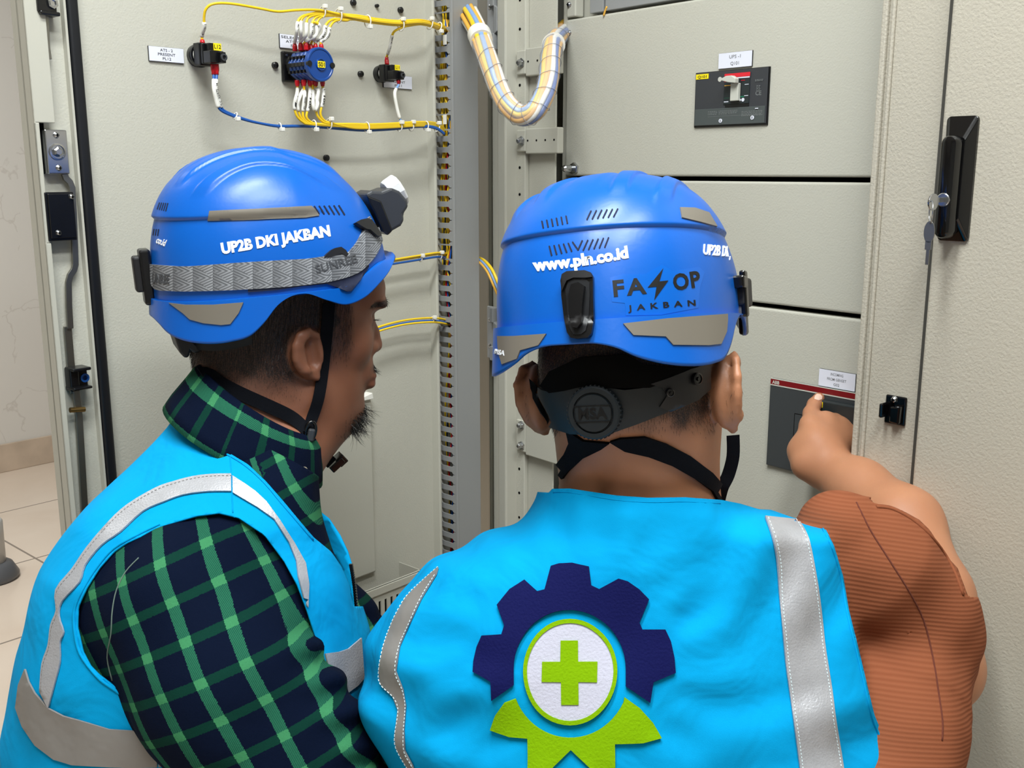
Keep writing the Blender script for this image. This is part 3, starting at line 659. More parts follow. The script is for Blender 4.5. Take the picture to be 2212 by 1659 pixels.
m = MB(); ly = q(1773, 874, .0205); m.box(F, ly[0]-u0-.004, ly[0]-u0+.003, ly[1]-z0-.004, ly[1]-z0+.004, .02, .0206); obj('yellow_mark', m, M['label_yellow'], t)

# ================= pilot lamps on the door =================
def HP(x, y, n): return HD.P(*HD.uz(x, y, n), n)
def pilot(cx, cy, s, label, tag, tagpx):
    u, z = HD.uz(cx, cy, 0); F = HD.at(u, z, 0)
    t = thing('pilot_lamp', label, 'pilot lamp', F.P(0, -.016*s, 0), 'pilot lamps wired to the open door')
    m = MB(); m.lathe(F.P(0, 0, 0), HD.n, [(0, .0135*s), (.003*s, .0135*s), (.0075*s, .0148*s), (.0115*s, .0142*s)], 28); obj('mounting_ring', m, M['black'], t, auto=40)
    obj('inner_ring', MB().lathe(F.P(0, 0, .011*s), HD.n, [(0, .0115*s), (.0025*s, .0112*s)], 24), M['white_plastic'], t)
    m = MB(); m.box(F, -.0115*s, .0115*s, -.0135*s, .0135*s, .0125*s, .026*s); m.box(F, -.010*s, .0115*s, -.0120*s, .0125*s, .026*s, .031*s)
    bd = obj('housing', m, M['black'], t, bevel=.0012)
    m = MB(); m.box(F, -.0095*s, .0095*s, -.0115*s, .003*s, .031*s, .047*s); m.box(F, -.006*s, .008*s, .003*s, .0125*s, .031*s, .039*s); m.box(F, .001*s, .0085*s, -.0115*s, .0015*s, .047*s, .053*s)
    obj('contact_block', m, M['black'], t, bevel=.001)
    m = MB(); m.lathe(F.P(.005*s, -.0048*s, .0525*s), HD.n, [(0, .0044*s), (.002*s, .0044*s), (.0021*s, .0025*s), (.0005*s, .0024*s)], 14); obj('terminal_screw', m, M['breaker'], t)
    y = obj('tag', MB().box(F, .0*s, .0105*s, .004*s, .0125*s, .0395*s, .0405*s), M['label_yellow'], t)
    obj('tag_lettering', text_on(F, .0052*s, .0062*s, .0407*s, .0045*s, tag, bold=.015), M['ink'], y, recalc=False)
    return F
FP1 = pilot(424, 121, 1.12, 'black pilot lamp body right of the ATS - 2 nameplate', 'L12', None)
FP2 = pilot(819, 160, .98, 'black pilot lamp body overlapping the PL11 nameplate near the duct', 'L11', None)

# ================= blue rotary switch =================
u, z = HD.uz(647, 141, 0); F = HD.at(u, z, 0); s = 1.0
t = thing('rotary_switch', 'blue round cam switch body with S01 tag, wires above and below', 'rotary switch', F.P(0, -.03, 0))
ul_, _ = HD.uz(611, 141, .006); lu = ul_-u; zz1 = HD.uz(612, 110, .006)[1]-z; zz0 = HD.uz(612, 176, .006)[1]-z
obj('base_plate', MB().box(F, lu, lu+(zz1-zz0), zz0, zz1, 0, .007), M['black'], t, bevel=.002)
m = MB(); m.lathe(F.P(lu+.007, zz1-.006, .007), HD.n, [(0, .002), (.0012, .0018)], 10); obj('screw', m, M['zinc'], t)
cuc = lu+(zz1-zz0)/2; zcc = (zz0+zz1)/2; 
obj('neck', MB().lathe(F.P(cuc, zcc, .006), HD.n, [(0, .0185), (.016, .0185)], 24), M['black'], t, smooth=False)
obj('neck_lettering', text_on(F.at(cuc, zcc, 0), -.012, .001, .0225, .006, 'CE', bold=.01), M['white'], t, recalc=False)
Rr = .0225
for k in range(5):
    n0_ = .018+k*.0088; m = MB()
    m.lathe(F.P(cuc, zcc, n0_), HD.n, [(0, Rr*.9), (.0012, Rr), (.007, Rr), (.0082, Rr*.9)], 8)
    for zz_ in (.010, -.010):
        m.box(F.at(cuc, zcc, 0), -Rr-.0005, -Rr*.7, zz_-.0022, zz_+.0022, n0_+.002, n0_+.006, 1)
    m.box(F.at(cuc, zcc, 0), -Rr-.0004, -Rr*.8, -.0028, .0028, n0_, n0_+.0088, 1)
    obj('contact_block', m, [M['blue_plastic'], M['black']], t, bevel=.0006)
ne = .018+5*.0088
hd_ = MB(); hd_.lathe(F.P(cuc, zcc, ne), HD.n, [(0, .0245), (.006, .0245), (.0075, .0235), (.0075, .0215), (.0065, .0205), (.0065, .009), (.0085, .0085), (.0085, .0072), (.007, .007), (.007, 0)], 40)
hb_ = obj('end_cap', hd_, M['blue_plastic'], t, auto=30)
m = MB()
for sg in (-1, 1): m.lathe(F.P(cuc+sg*.021, zcc, ne+.004), HD.n, [(0, .0042), (.0045, .0042)], 14)
obj('recess', m, M['black'], hb_)
FE = F.at(cuc, zcc, ne)
y = obj('tag', MB().box(FE, -.0068, .0068, -.0045, .0045, .007, .0086), M['label_yellow'], t); obj('tag_lettering', text_on(FE, 0, -.003, .0088, .006, 'S01', bold=.02), M['ink'], y, recalc=False)
SWF = F.at(cuc, zcc, 0)

# ================= wires on the door =================
WR = .0019
def wire(label, pts, mt='yellow', r=WR, group='yellow wires on the open door', parts=(), seg=8, sm=4, raw=False):
    """pts: (px, py, standoff n) on the door"""
    P = pts if raw else [HP(x, y, n) for x, y, n in pts]; C = spline(P, sm)
    t = thing('wire', label, 'wire', min(C, key=lambda p: p.z), group)
    obj('conductor', MB().tube(C, r, seg), M[mt], t, smooth=True)
    for kind, a, b in parts:                              # a,b: fraction of the length covered
        i0 = int(a*(len(C)-1)); i1 = max(i0+1, int(b*(len(C)-1))); seg_ = C[i0:i1+1]
        if kind == 'ferrule':
            obj('crimp_sleeve', MB().tube(seg_, lambda q: r*(1.9 if q < .7 else 1.5), 10), M['red_sleeve'], t, smooth=True)
        else:
            sl = obj('marker_sleeve', MB().tube(seg_, r*1.45, 10), M['white_plastic'], t, smooth=True)
            if kind == 'sleeve_text': 
                a_, b_ = seg_[0], seg_[-1]; L = (b_-a_).length; m = MB(); v, f, w_ = text_geo(TX[0], .02); h_ = r*1.7
                dirv = (b_-a_).normalized(); 
                if dirv.z < 0: dirv = -dirv; a_, b_ = b_, a_; seg_ = seg_[::-1]
                side = dirv.cross(HD.n).normalized()*-1; sx = L*.8/w_
                def along(x):
                    q = x*(len(seg_)-1)*.999; i = int(q); return seg_[i].lerp(seg_[i+1], q-i)
                m.add([along(.1+.8*x/w_)+HD.n*(r*1.5)+side*((y_-.5)*h_)+CAMV(seg_[0])*(r*.35) for x, y_ in v], f); obj('print', m, M['ink'], sl, recalc=False)
    return t
def CAMV(p): return (CAM-p).normalized()
TX = ['PL12 : X1/S01 : 3']
N5 = .045
FERW = lambda F, du, dz, dn: F.P(du, dz, dn)
topP = FP1.P(-.002, .0145, .021)
wire('yellow wire rising from the left pilot lamp and running along the top to the bundle', [topP, topP+Vector((0,0,.012))]+[HP(x, y, k) for x, y, k in [(441, 60, .03), (441, 35, .035), (446, 18, .04), (462, 8, .045), (500, 8, .05), (560, 18, .055), (600, 25, .058), (640, 22, .06), (690, 22, .06), (740, 32, .06), (800, 42, .06), (860, 48, .06), (910, 46, .055), (945, 55, .045), (968, 64, .02)]], parts=[('ferrule', 0, .035), ('sleeve_text', .05, .17)], raw=True)
def sw_top(i, j): return SWF.P(-.013+.0*i, .0235, .0) 
# eight wires up from the switch
tops = [  # (u offset on the switch, standoff) , bend pixels
 ((-.012, .024), [(641, 70), (643, 48), (652, 36), (672, 30), (700, 26)], 0),
 ((-.006, .030), [(650, 72), (650, 46), (660, 34), (682, 30), (705, 28)], 1),
 ((-.012, .038), [(661, 75), (662, 50), (668, 37), (690, 31), (712, 30)], 1),
 ((.000, .040), [(672, 74), (674, 52), (682, 38), (700, 33), (720, 32)], 2),
 ((-.010, .048), [(683, 76), (684, 52), (692, 38), (708, 34), (726, 34)], 0),
 ((.006, .050), [(698, 76), (703, 56), (712, 45), (724, 41), (742, 42)], 2),
 ((.012, .056), [(708, 78), (712, 60), (720, 48), (732, 43), (750, 44)], 2)]
for i, ((du, dn), bend, kind) in enumerate(tops):
    a = SWF.P(du, Rr*.92, dn); TX[0] = ['S01 : 9', '', '', 'S01 : 14/X1 : 2', '', 'S01 : 8/X1 : 4', 'S01 : 13/S01 : 5'][i]
    off = [(0, 0), (1, 1), (0, -2), (-1, 2), (1, -1), (0, 1), (-1, -2)][i]
    run = [(770, 38), (810, 45), (860, 50), (910, 48), (948, 58), (968, 66)]
    pts = [a, a+Vector((0,0,.009)), a+Vector((0,0,.013))]+[HP(x, y, .058) for x, y in bend]+[HP(x, y+off[1]*2.1+i*.8-2, .058+off[0]*.003-(.02 if x > 940 else 0)-(.02 if x > 960 else 0)) for x, y in run]
    wire('yellow wire on top of the rotary switch, %s' % ['nearest the SELECT plate', 'second from the SELECT plate', 'third from the SELECT plate', 'sleeve printed S01 : 14/X1 : 2', 'fifth from the SELECT plate', 'sleeve printed S01 : 8/X1 : 4', 'rightmost of the row'][i],
         pts, parts=[('ferrule', 0, .10), ('sleeve_text' if TX[0] else 'sleeve', .14, .31)], raw=True, sm=5)
# jumper loop at the top
a = SWF.P(.002, Rr*.92, .046); b_ = SWF.P(-.004, Rr*.92, .034)
wire('short yellow jumper wire looping above the rotary switch with a white sleeve', [a, a+Vector((0,0,.012))]+[HP(x, y, .06) for x, y in [(691, 60), (680, 48)]]+[HP(675, 52, .055), HP(676, 75, .05), b_+Vector((0,0,.01)), b_], parts=[('ferrule', 0, .13), ('sleeve', .17, .36), ('sleeve', .55, .82), ('ferrule', .87, 1)], raw=True, sm=6)
# wires down from the switch
lows = [((-.012, .026), [(641, 205), (636, 228), (641, 250), (655, 264), (672, 268)], '10'),
 ((-.004, .030), [(648, 208), (643, 230), (650, 254), (662, 266), (680, 269)], ''),
 ((-.010, .040), [(658, 208), (655, 232), (655, 252), (664, 264), (684, 268)], 'S01 : 10/S01 : 12'),
 ((-.002, .044), [(669, 206), (666, 232), (662, 252), (672, 264), (690, 268)], 'S01 : 14'),
 ((.004, .050), [(688, 196), (684, 225), (684, 246), (696, 262), (712, 267)], ''),
 ((.012, .056), [(699, 196), (697, 222), (692, 245), (700, 260), (716, 266)], 'S01 : 4')]
for i, ((du, dn), bend, tx) in enumerate(lows):
    a = SWF.P(du, -Rr*.92, dn); TX[0] = tx
    run = [(760, 271), (800, 272), (850, 270), (900, 267), (940, 269), (962, 283)]
    o1 = [0, 2, -2, 1, -1, 3][i]
    pts = [a, a-Vector((0,0,.009)), a-Vector((0,0,.013))]+[HP(x, y, .058) for x, y in bend]+[HP(x, y+o1*1.6, .056-(.02 if x > 930 else 0)-(.015 if x > 950 else 0)) for x, y in run]
    wire('yellow wire under the rotary switch, %s' % ['nearest the door edge', 'second from the door edge', 'sleeve printed S01 : 10/S01 : 12', 'sleeve printed S01 : 14', 'fifth from the door edge', 'nearest the duct'][i],
         pts, parts=[('ferrule', 0, .08), ('sleeve_text' if tx else 'sleeve', .13+.03*(i % 3), .34)], raw=True, sm=5)
a = SWF.P(.000, -Rr*.92, .048); b_ = SWF.P(.006, -Rr*.92, .038)
wire('short yellow jumper wire looping under the rotary switch with a white sleeve', [a, a-Vector((0,0,.012))]+[HP(x, y, .06) for x, y in [(676, 222), (680, 238), (686, 222)]]+[b_-Vector((0,0,.012)), b_], parts=[('ferrule', 0, .13), ('sleeve', .2, .48), ('sleeve', .5, .78), ('ferrule', .87, 1)], raw=True, sm=6)
# blue wires from the left pilot lamp
for k, (dx, dy) in enumerate(((0, 0), (-4, 5))):
    a = FP1.P(.003-.003*k, -.0135, .044-.003*k); TX[0] = 'PL12 : X2/ATS : 14' if k == 0 else ''
    pts = [a, a-Vector((0,0,.014))]+[HP(x, y, .05) for x, y in [(466-k*4, 190), (473-k*6, 216), (480-k*6, 235), (496-k*2, 245+2*k), (530, 258+k), (560, 266), (600, 272+k), (640, 272+k), (680, 273+k)]]+[HP(x, y+k*2, .05) for x, y in [(740, 277), (790, 280), (850, 277), (905, 272), (940, 275), (960, 288)]]
    wire('blue wire from the left pilot lamp, %s' % ['upper of the pair with printed sleeve', 'lower of the pair'][k], pts, 'blue_wire', group='blue wires on the open door', parts=[('ferrule', 0, .07), ('sleeve_text' if k == 0 else 'sleeve', .09, .24)], raw=True, sm=5)
# right pilot lamp wires
a = FP2.P(.0, .0135, .02); TX[0] = 'PL11 : X1/S01'
wire('yellow wire dropping from the top bundle to the right pilot lamp', [a, a+Vector((0,0,.012)), HP(841, 105, .035), HP(845, 85, .04), HP(850, 70, .048), HP(862, 62, .055), HP(880, 56, .058), HP(920, 52, .05), HP(950, 60, .035), HP(968, 70, .015)], parts=[('ferrule', 0, .13), ('sleeve_text', .16, .42)], raw=True, sm=5)
a = FP2.P(.004, -.0115, .042)
wire('blue wire dropping from the right pilot lamp to the bottom bundle', [a, a-Vector((0,0,.008)), HP(853, 200, .05), HP(857, 230, .052), HP(864, 256, .054), HP(872, 266, .055), HP(900, 268, .052), HP(940, 276, .04), HP(962, 290, .015)], 'lblue_wire', group='blue wires on the open door', parts=[('ferrule', 0, .12), ('sleeve', .2, .52)], raw=True, sm=5)
# lower pairs behind the helmet
for y0, pts in ((560, [(800, 574), (850, 567), (900, 559), (945, 552), (968, 555)]), (700, [(790, 722), (825, 707), (880, 694), (940, 690), (975, 697)])):
    for k, (c, d) in enumerate((('yellow', -3), ('blue_wire', 3), ('yellow', 6 if y0 == 700 else -6))):
        wire('%s wire of the %s pair crossing the door beside the headlamp helmet' % (['yellow', 'blue', 'second yellow'][k], 'upper' if y0 == 560 else 'lower'), [(x, y+d, .03-(.02 if x > 960 else 0)+.002*k) for x, y in pts], c, group='wires crossing the door behind the helmet')
# cable ties
def tie(x, y, n, ang, s=1.0, k=0, dy=8):
    p = HP(x, y, n); F = Frame(p, HD.u, HD.n); t = thing('cable_tie', 'white cable tie %s' % k, 'cable tie', p-Vector((0,0,.012)), 'white cable ties on the door wiring')
    R1 = .0078*s; R2 = .0066*s; ring = [p+(HD.u*math.sin(ang)*math.cos(a)*R1+Vector((0,0,1))*math.cos(a)*math.cos(ang)*R1)+HD.n*math.sin(a)*R2 for a in [2*math.pi*i/20 for i in range(20)]]
    obj('band', MB().tube(ring, .0010, 6, closed=True), M['white_plastic'], t, smooth=True)
    sg = 1 if dy > 0 else -1
    c = p+HD.n*.006+Vector((0,0,sg*R1*.95)); Fc = Frame(c, HD.u, HD.n); obj('head', MB().box(Fc, -.003, .003, -.003, .003, -.003, .0035), M['white_plastic'], t, bevel=.001)
TL = [(697, 26, .058, 0, 1.0, 'first along the top bundle, above the rotary switch', 1), (731, 34, .058, 0, 1.25, 'second along the top bundle', 1), (794, 46, .058, 0, 1.15, 'third along the top bundle', -1), (866, 54, .058, 0, 1.15, 'where the right pilot lamp wire leaves the top bundle', 1), (928, 52, .05, .2, 1.1, 'last but one on the top bundle before the duct', 1), (948, 58, .04, .3, 1.0, 'on the top bundle at the duct', -1),
      (508, 250, .05, .5, .6, 'on the blue wires nearest the left pilot lamp', -1), (604, 273, .05, 0, .6, 'in the middle of the blue wires', -1), (678, 270, .055, 0, .9, 'where the blue wires meet the yellow ones', -1), (711, 268, .056, 0, 1.0, 'right of the junction on the bottom bundle', 1), (792, 275, .056, 0, 1.0, 'in the middle of the bottom bundle', -1), (863, 274, .055, 0, .95, 'under the right pilot lamp on the bottom bundle', 1), (888, 273, .053, 0, .95, 'second before the duct on the bottom bundle', 1), (920, 272, .05, .1, .95, 'last before the duct on the bottom bundle', -1), (944, 275, .04, .3, .95, 'at the duct on the bottom bundle', 1),
      (908, 558, .031, 0, .7, 'on the upper wire pair beside the helmet', 1), (950, 552, .028, 0, .8, 'on the upper wire pair at the duct', 1), (934, 690, .031, 0, .6, 'on the lower wire pair', 1)]
for x, y, n_, an, s_, k, dy in TL: tie(x, y, n_, an, s_, k, dy)
# white clamps across the duct slots
for y in (86, 258): 
    u_, z_ = DF.uz(961, y, .001); obj('duct_clip', MB().box(DF, u_-.004, u_+.004, z_-.008, z_+.008, .0005, .0016), M['white_plastic'], None, 'white wiring clip on the duct side, %s' % ('upper' if y == 86 else 'lower'), 'clip', 'clips on the wiring duct')

# ================= the big cable loop between door and cabinet =================
CL = [(1012, 30, .06), (1030, 62, .10), (1047, 108, .13), (1062, 150, .14), (1078, 192, .14), (1098, 228, .14), (1127, 250, .13), (1155, 240, .12), (1176, 205, .10), (1186, 165, .08), (1189, 130, .055), (1194, 102, .02), (1203, 84, -.03), (1214, 70, -.085), (1228, 56, -.14)]
C0 = [FR.P(*FR.uz(x, y, n), n) for x, y, n in CL]; C0 = spline(C0, 7)
t = thing('cable_bundle', 'thick clear-wrapped bundle of yellow and blue cables hanging in a loop', 'cable bundle', min(C0, key=lambda p: p.z))
r = random.Random(5); cc = ['orange', 'white_plastic', 'blue_wire', 'orange', 'lblue_wire', 'dark_wire', 'orange', 'white_plastic', 'orange', 'lblue_wire', 'yellow', 'white_plastic', 'orange', 'red_sleeve']
tw = []
prev = None; fr = []
for i, p in enumerate(C0):
    tt = (C0[min(i+1, len(C0)-1)]-C0[max(i-1, 0)]).normalized(); a = (nR-tt*nR.dot(tt)).normalized(); fr.append((a, tt.cross(a)))
RB = .0155
for k, c in enumerate(cc):
    th = 2*math.pi*k/11 if k < 11 else 2*math.pi*(k-11)/3+.3; R = RB*.74 if k < 11 else RB*.3; pts = []
    for i, p in enumerate(C0):
        q = th+i*.012+.15*math.sin(i*.2+k); a, b = fr[i]; sw = 1+.25*max(0, 1-i/10); pts.append(p+(a*math.cos(q)+b*math.sin(q))*R*sw)
    obj('cable', MB().tube(pts, .0042, 8), M[c], t, smooth=True)
M['clear_wrap'] = mat('clear_spiral_wrap', srgb(235, 235, 240), .25, alpha=.15)
m = MB(); v = []; f = []; n_ = 0; S = 20
i0, i1 = 12, len(C0)-8
pts = C0[i0:i1]
for i in range(len(pts)*4):
    q = i/4; j = min(int(q), len(pts)-2); p = pts[j].lerp(pts[j+1], q-j); a, b = fr[i0+j]; 
for i, p in enumerate(pts):
    a, b = fr[i0+i]
    for k in range(S): th = 2*math.pi*k/S; v.append(p+(a*math.cos(th)+b*math.sin(th))*(RB*1.08))
for i in range(len(pts)-1):
    for k in range(S): f.append((i*S+k, i*S+(k+1)%S, (i+1)*S+(k+1)%S, (i+1)*S+k))
m.add(v, f); obj('clear_wrap', m, M['clear_wrap'], t, smooth=True, solid=.0006)
hel = []
for i in range((len(pts)-2)*8):
    q = i/8; j = int(q); p = pts[j].lerp(pts[j+1], q-j); a, b = fr[i0+j]; th = q*1.15; hel.append(p+(a*math.cos(th)+b*math.sin(th))*RB*1.12)
M['seam'] = mat('wrap_seam', srgb(150, 150, 158), .4); obj('wrap_seam', MB().tube(hel, .0005, 5), M['seam'], t, smooth=True)
for j, wd in ((10, .012), (int(len(C0)*.80), .004)):
    p = C0[j]; a, b = fr[j]; tt = a.cross(b); obj('white_band', MB().lathe(p-tt*wd, tt, [(0, RB*1.22), (0, RB*1.25), (wd*2, RB*1.2), (wd*2, RB*1.17)], 24), M['white_plastic'], t, auto=50)
for k, c in enumerate(('orange', 'lblue_wire', 'yellow')):
    pts = [FR.P(*FR.uz(x+k*5, y-k*2, n_), n_) for x, y, n_ in [(1020, 560, .02), (1035, 566, .04), (1052, 585, .05), (1066, 615, .05), (1080, 645, .04), (1100, 670, .03), (1120, 690, .01)]]
    obj('wire', MB().tube(pts, .0028, 8, smooth=5), M[c], None, '%s wire curving from the duct behind the right-hand helmet' % ['pale orange', 'light blue', 'yellow'][k], 'wire', 'wires curving behind the right-hand helmet', smooth=True)
# ================= surface tools =================
def in_loops(pts, loops):
    x, y = pts[:, 0], pts[:, 1]; ins = np.zeros(len(pts), bool)
    for L in loops:
        L = np.asarray(L, float)
        for (x1, y1), (x2, y2) in zip(L, np.roll(L, -1, axis=0)):
            if y1 == y2: continue
            c = ((y1 > y) != (y2 > y)) & (x < (x2-x1)*(y-y1)/(y2-y1)+x1); ins ^= c
    return ins
def tri2d(loops, step):
    """fine triangles filling the loops (holes by even-odd)"""
    V = []; E = []
    for L in loops:
        b = len(V); P = []
        for (a, c) in zip(L, L[1:]+L[:1]):
            d = math.dist(a, c); k = max(1, int(math.ceil(d/step)))
            for i in range(k): P.append((a[0]+(c[0]-a[0])*i/k, a[1]+(c[1]-a[1])*i/k))
        V += P; E += [(b+i, b+(i+1) % len(P)) for i in range(len(P))]
    nb = len(V); A = np.array(V); lo = A.min(0); hi = A.max(0)
    gx, gy = np.meshgrid(np.arange(lo[0]+step*.5, hi[0], step), np.arange(lo[1]+step*.5, hi[1], step*.87)); gx = gx+(np.arange(gx.shape[0]) % 2)[:, None]*step*.5
    G = np.stack([gx.ravel(), gy.ravel()], 1); G = G[in_loops(G, loops)]
    if len(G):
        B = A[None, :nb]; keep = np.ones(len(G), bool)
        for i in range(0, len(G), 2000):
            keep[i:i+2000] = (((G[i:i+2000, None]-B)**2).sum(2).min(1)) > (step*.45)**2
        G = G[keep]
    allv = [Vector(p) for p in V]+[Vector(p) for p in G.tolist()]
    r = delaunay_2d_cdt(allv, E, [], 0, 1e-5); vs = np.array([tuple(p) for p in r[0]]); fs = [f for f in r[2]]
    T = np.array(fs); c = vs[T].mean(1); k = in_loops(c, loops)
    return vs, T[k].tolist()
def mesh_bvh(o, extra=None):
    w = OFF[o.name]; me = o.data; return BVHTree.FromPolygons([v.co+w for v in me.vertices], [tuple(p.vertices) for p in me.polygons])
def cast(bvh, px, py):
    d = ray(px, py).normalized(); h = bvh.ray_cast(CAM, d, 6); return (h[0], h[1]) if h[0] is not None else (None, None)
def decal(name, loops, bvh, mt, parent, off=.001, th=.0008, step=8, mapf=None, **kw):
    """a thin patch that lies on the real surface; outline given on the photo (or through mapf)"""
    vs, T = tri2d([list(map(tuple, L)) for L in loops], step)
    return decal_tri(name, vs, T, bvh, mt, parent, off, th, mapf, **kw)
def decal_tri(name, vs, T, bvh, mt, parent, off=.001, th=.0008, mapf=None, uv=None, **kw):
    P = []; ok = []
    for x, y in vs:
        a, b = mapf(x, y) if mapf else (x, y)
        h, n = cast(bvh, a, b); ok.append(h is not None)
        if h is None: P.append((Vector((0, 0, 0)), Vector((0, 0, 1)))); continue
        if n.dot(h-CAM) > 0: n = -n
        P.append((h, n))
    # smooth the normals over neighbours
    nb = [[] for _ in P]
    for t in T:
        for i in range(3): nb[t[i]] += [t[(i+1) % 3], t[(i+2) % 3]]
    N = [p[1] for p in P]
    for _ in range(2): N = [((N[i]+sum((N[j] for j in nb[i] if ok[j]), Vector())).normalized()) if ok[i] else N[i] for i in range(len(P))]
    T = [t for t in T if ok[t[0]] and ok[t[1]] and ok[t[2]]]
    lim = kw.pop('maxgap', .03)
    T = [t for t in T if max((P[t[0]][0]-P[t[1]][0]).length, (P[t[1]][0]-P[t[2]][0]).length, (P[t[2]][0]-P[t[0]][0]).length) < lim]
    used = sorted({i for t in T for i in t}); ix = {u: k for k, u in enumerate(used)}; k = len(used)
    m = MB(); top = [P[i][0]+N[i]*(off+th) for i in used]; bot = [P[i][0]+N[i]*(off-.0015 if off > .0015 else -.0004) for i in used]
    F = [tuple(ix[i] for i in t) for t in T]; cnt = {}
    for t in F:
        for i in range(3): a, b = t[i], t[(i+1) % 3]; cnt[(a, b)] = cnt.get((a, b), 0)+1
    side = [(a, b, b+k, a+k) for (a, b) in cnt if (b, a) not in cnt]
    m.add(top+bot, F+side)
    if uv is not None:
        U3 = [uv(*vs[i]) for i in used]; kw['uv3'] = np.array(U3+U3)
    return obj(name, m, mt, parent, smooth=False, auto=50, recalc=kw.pop('recalc', True), **kw)
def text_px(txt, p0, p1, h, bold=.02, slant=0, bend=0, comp=0, spacing=1.0):
    """letters mapped to photo pixels: baseline from p0 to p1, capital height h"""
    v, f, w = text_geo(txt, bold, spacing); v = np.array(v); x = v[:, 0]/w; y = v[:, 1]
    if comp: x = np.sin(x*comp)/math.sin(comp)
    dx, dy = p1[0]-p0[0], p1[1]-p0[1]; L = math.hypot(dx, dy); nx, ny = dy/L, -dx/L
    X = p0[0]+dx*x+nx*(y*h-bend*4*x*(1-x))+dx/L*slant*y*h; Y = p0[1]+dy*x+ny*(y*h-bend*4*x*(1-x))+dy/L*slant*y*h
    tr = []
    for q in f:
        for i in range(1, len(q)-1): tr.append((q[0], q[i], q[i+1]))
    return np.stack([X, Y], 1), tr

# ---------------- implicit bodies ----------------
def A3(p): return np.array(tuple(p), dtype=np.float32)
def rcone(P, a, b, ra, rb, flat=None):
    a, b = A3(a), A3(b); ab = b-a; t = np.clip(((P-a)@ab)/float(ab@ab), 0, 1); d = P-(a+t[:, None]*ab); return np.sqrt((d*d).sum(1))-(ra+(rb-ra)*t)
def chain(P, pts, rad, k=.01):
    r = None
    for i in range(len(pts)-1):
        d = rcone(P, pts[i], pts[i+1], rad[i], rad[i+1]); r = d if r is None else smin(r, d, k)
    return r
def near(P, c, R, fn, pad=.035):
    d = np.sqrt(((P-A3(c))**2).sum(1))-R; m = d < pad; out = d.astype(np.float32)
    if m.any(): out[m] = fn(P[m])
    return out
def smin(a, b, k): h = np.clip(.5+.5*(b-a)/k, 0, 1); return b*(1-h)+a*h-k*h*(1-h)
def smax(a, b, k): return -smin(-a, -b, k)
def ellip(P, c, R, r):
    """R rows: local axes; r radii"""
    q = (P-A3(c))@np.array(R, dtype=np.float32).T; r = np.array(r, dtype=np.float32)
    k0 = np.sqrt(((q/r)**2).sum(1))+1e-9; k1 = np.sqrt(((q/(r*r))**2).sum(1))+1e-9; return k0*(k0-1)/k1
def fnoise(P, sc, seed=0):
    """smooth value noise, about -1..1"""
    q = P*sc+seed*17.31; i = np.floor(q).astype(np.int64); f = q-i; f = f*f*(3-2*f); r = 0
    def hsh(x, y, z): n = (x*374761393+y*668265263+z*2147483647+seed*9176) & 0xffffffff; n = ((n ^ (n >> 13))*1274126177) & 0xffffffff; return ((n ^ (n >> 16)) & 0xffff)/32767.5-1
    for dx in (0, 1):
        for dy in (0, 1):
            for dz in (0, 1):
                w = (f[:, 0] if dx else 1-f[:, 0])*(f[:, 1] if dy else 1-f[:, 1])*(f[:, 2] if dz else 1-f[:, 2]); r = r+w*hsh(i[:, 0]+dx, i[:, 1]+dy, i[:, 2]+dz)
    return r.astype(np.float32)
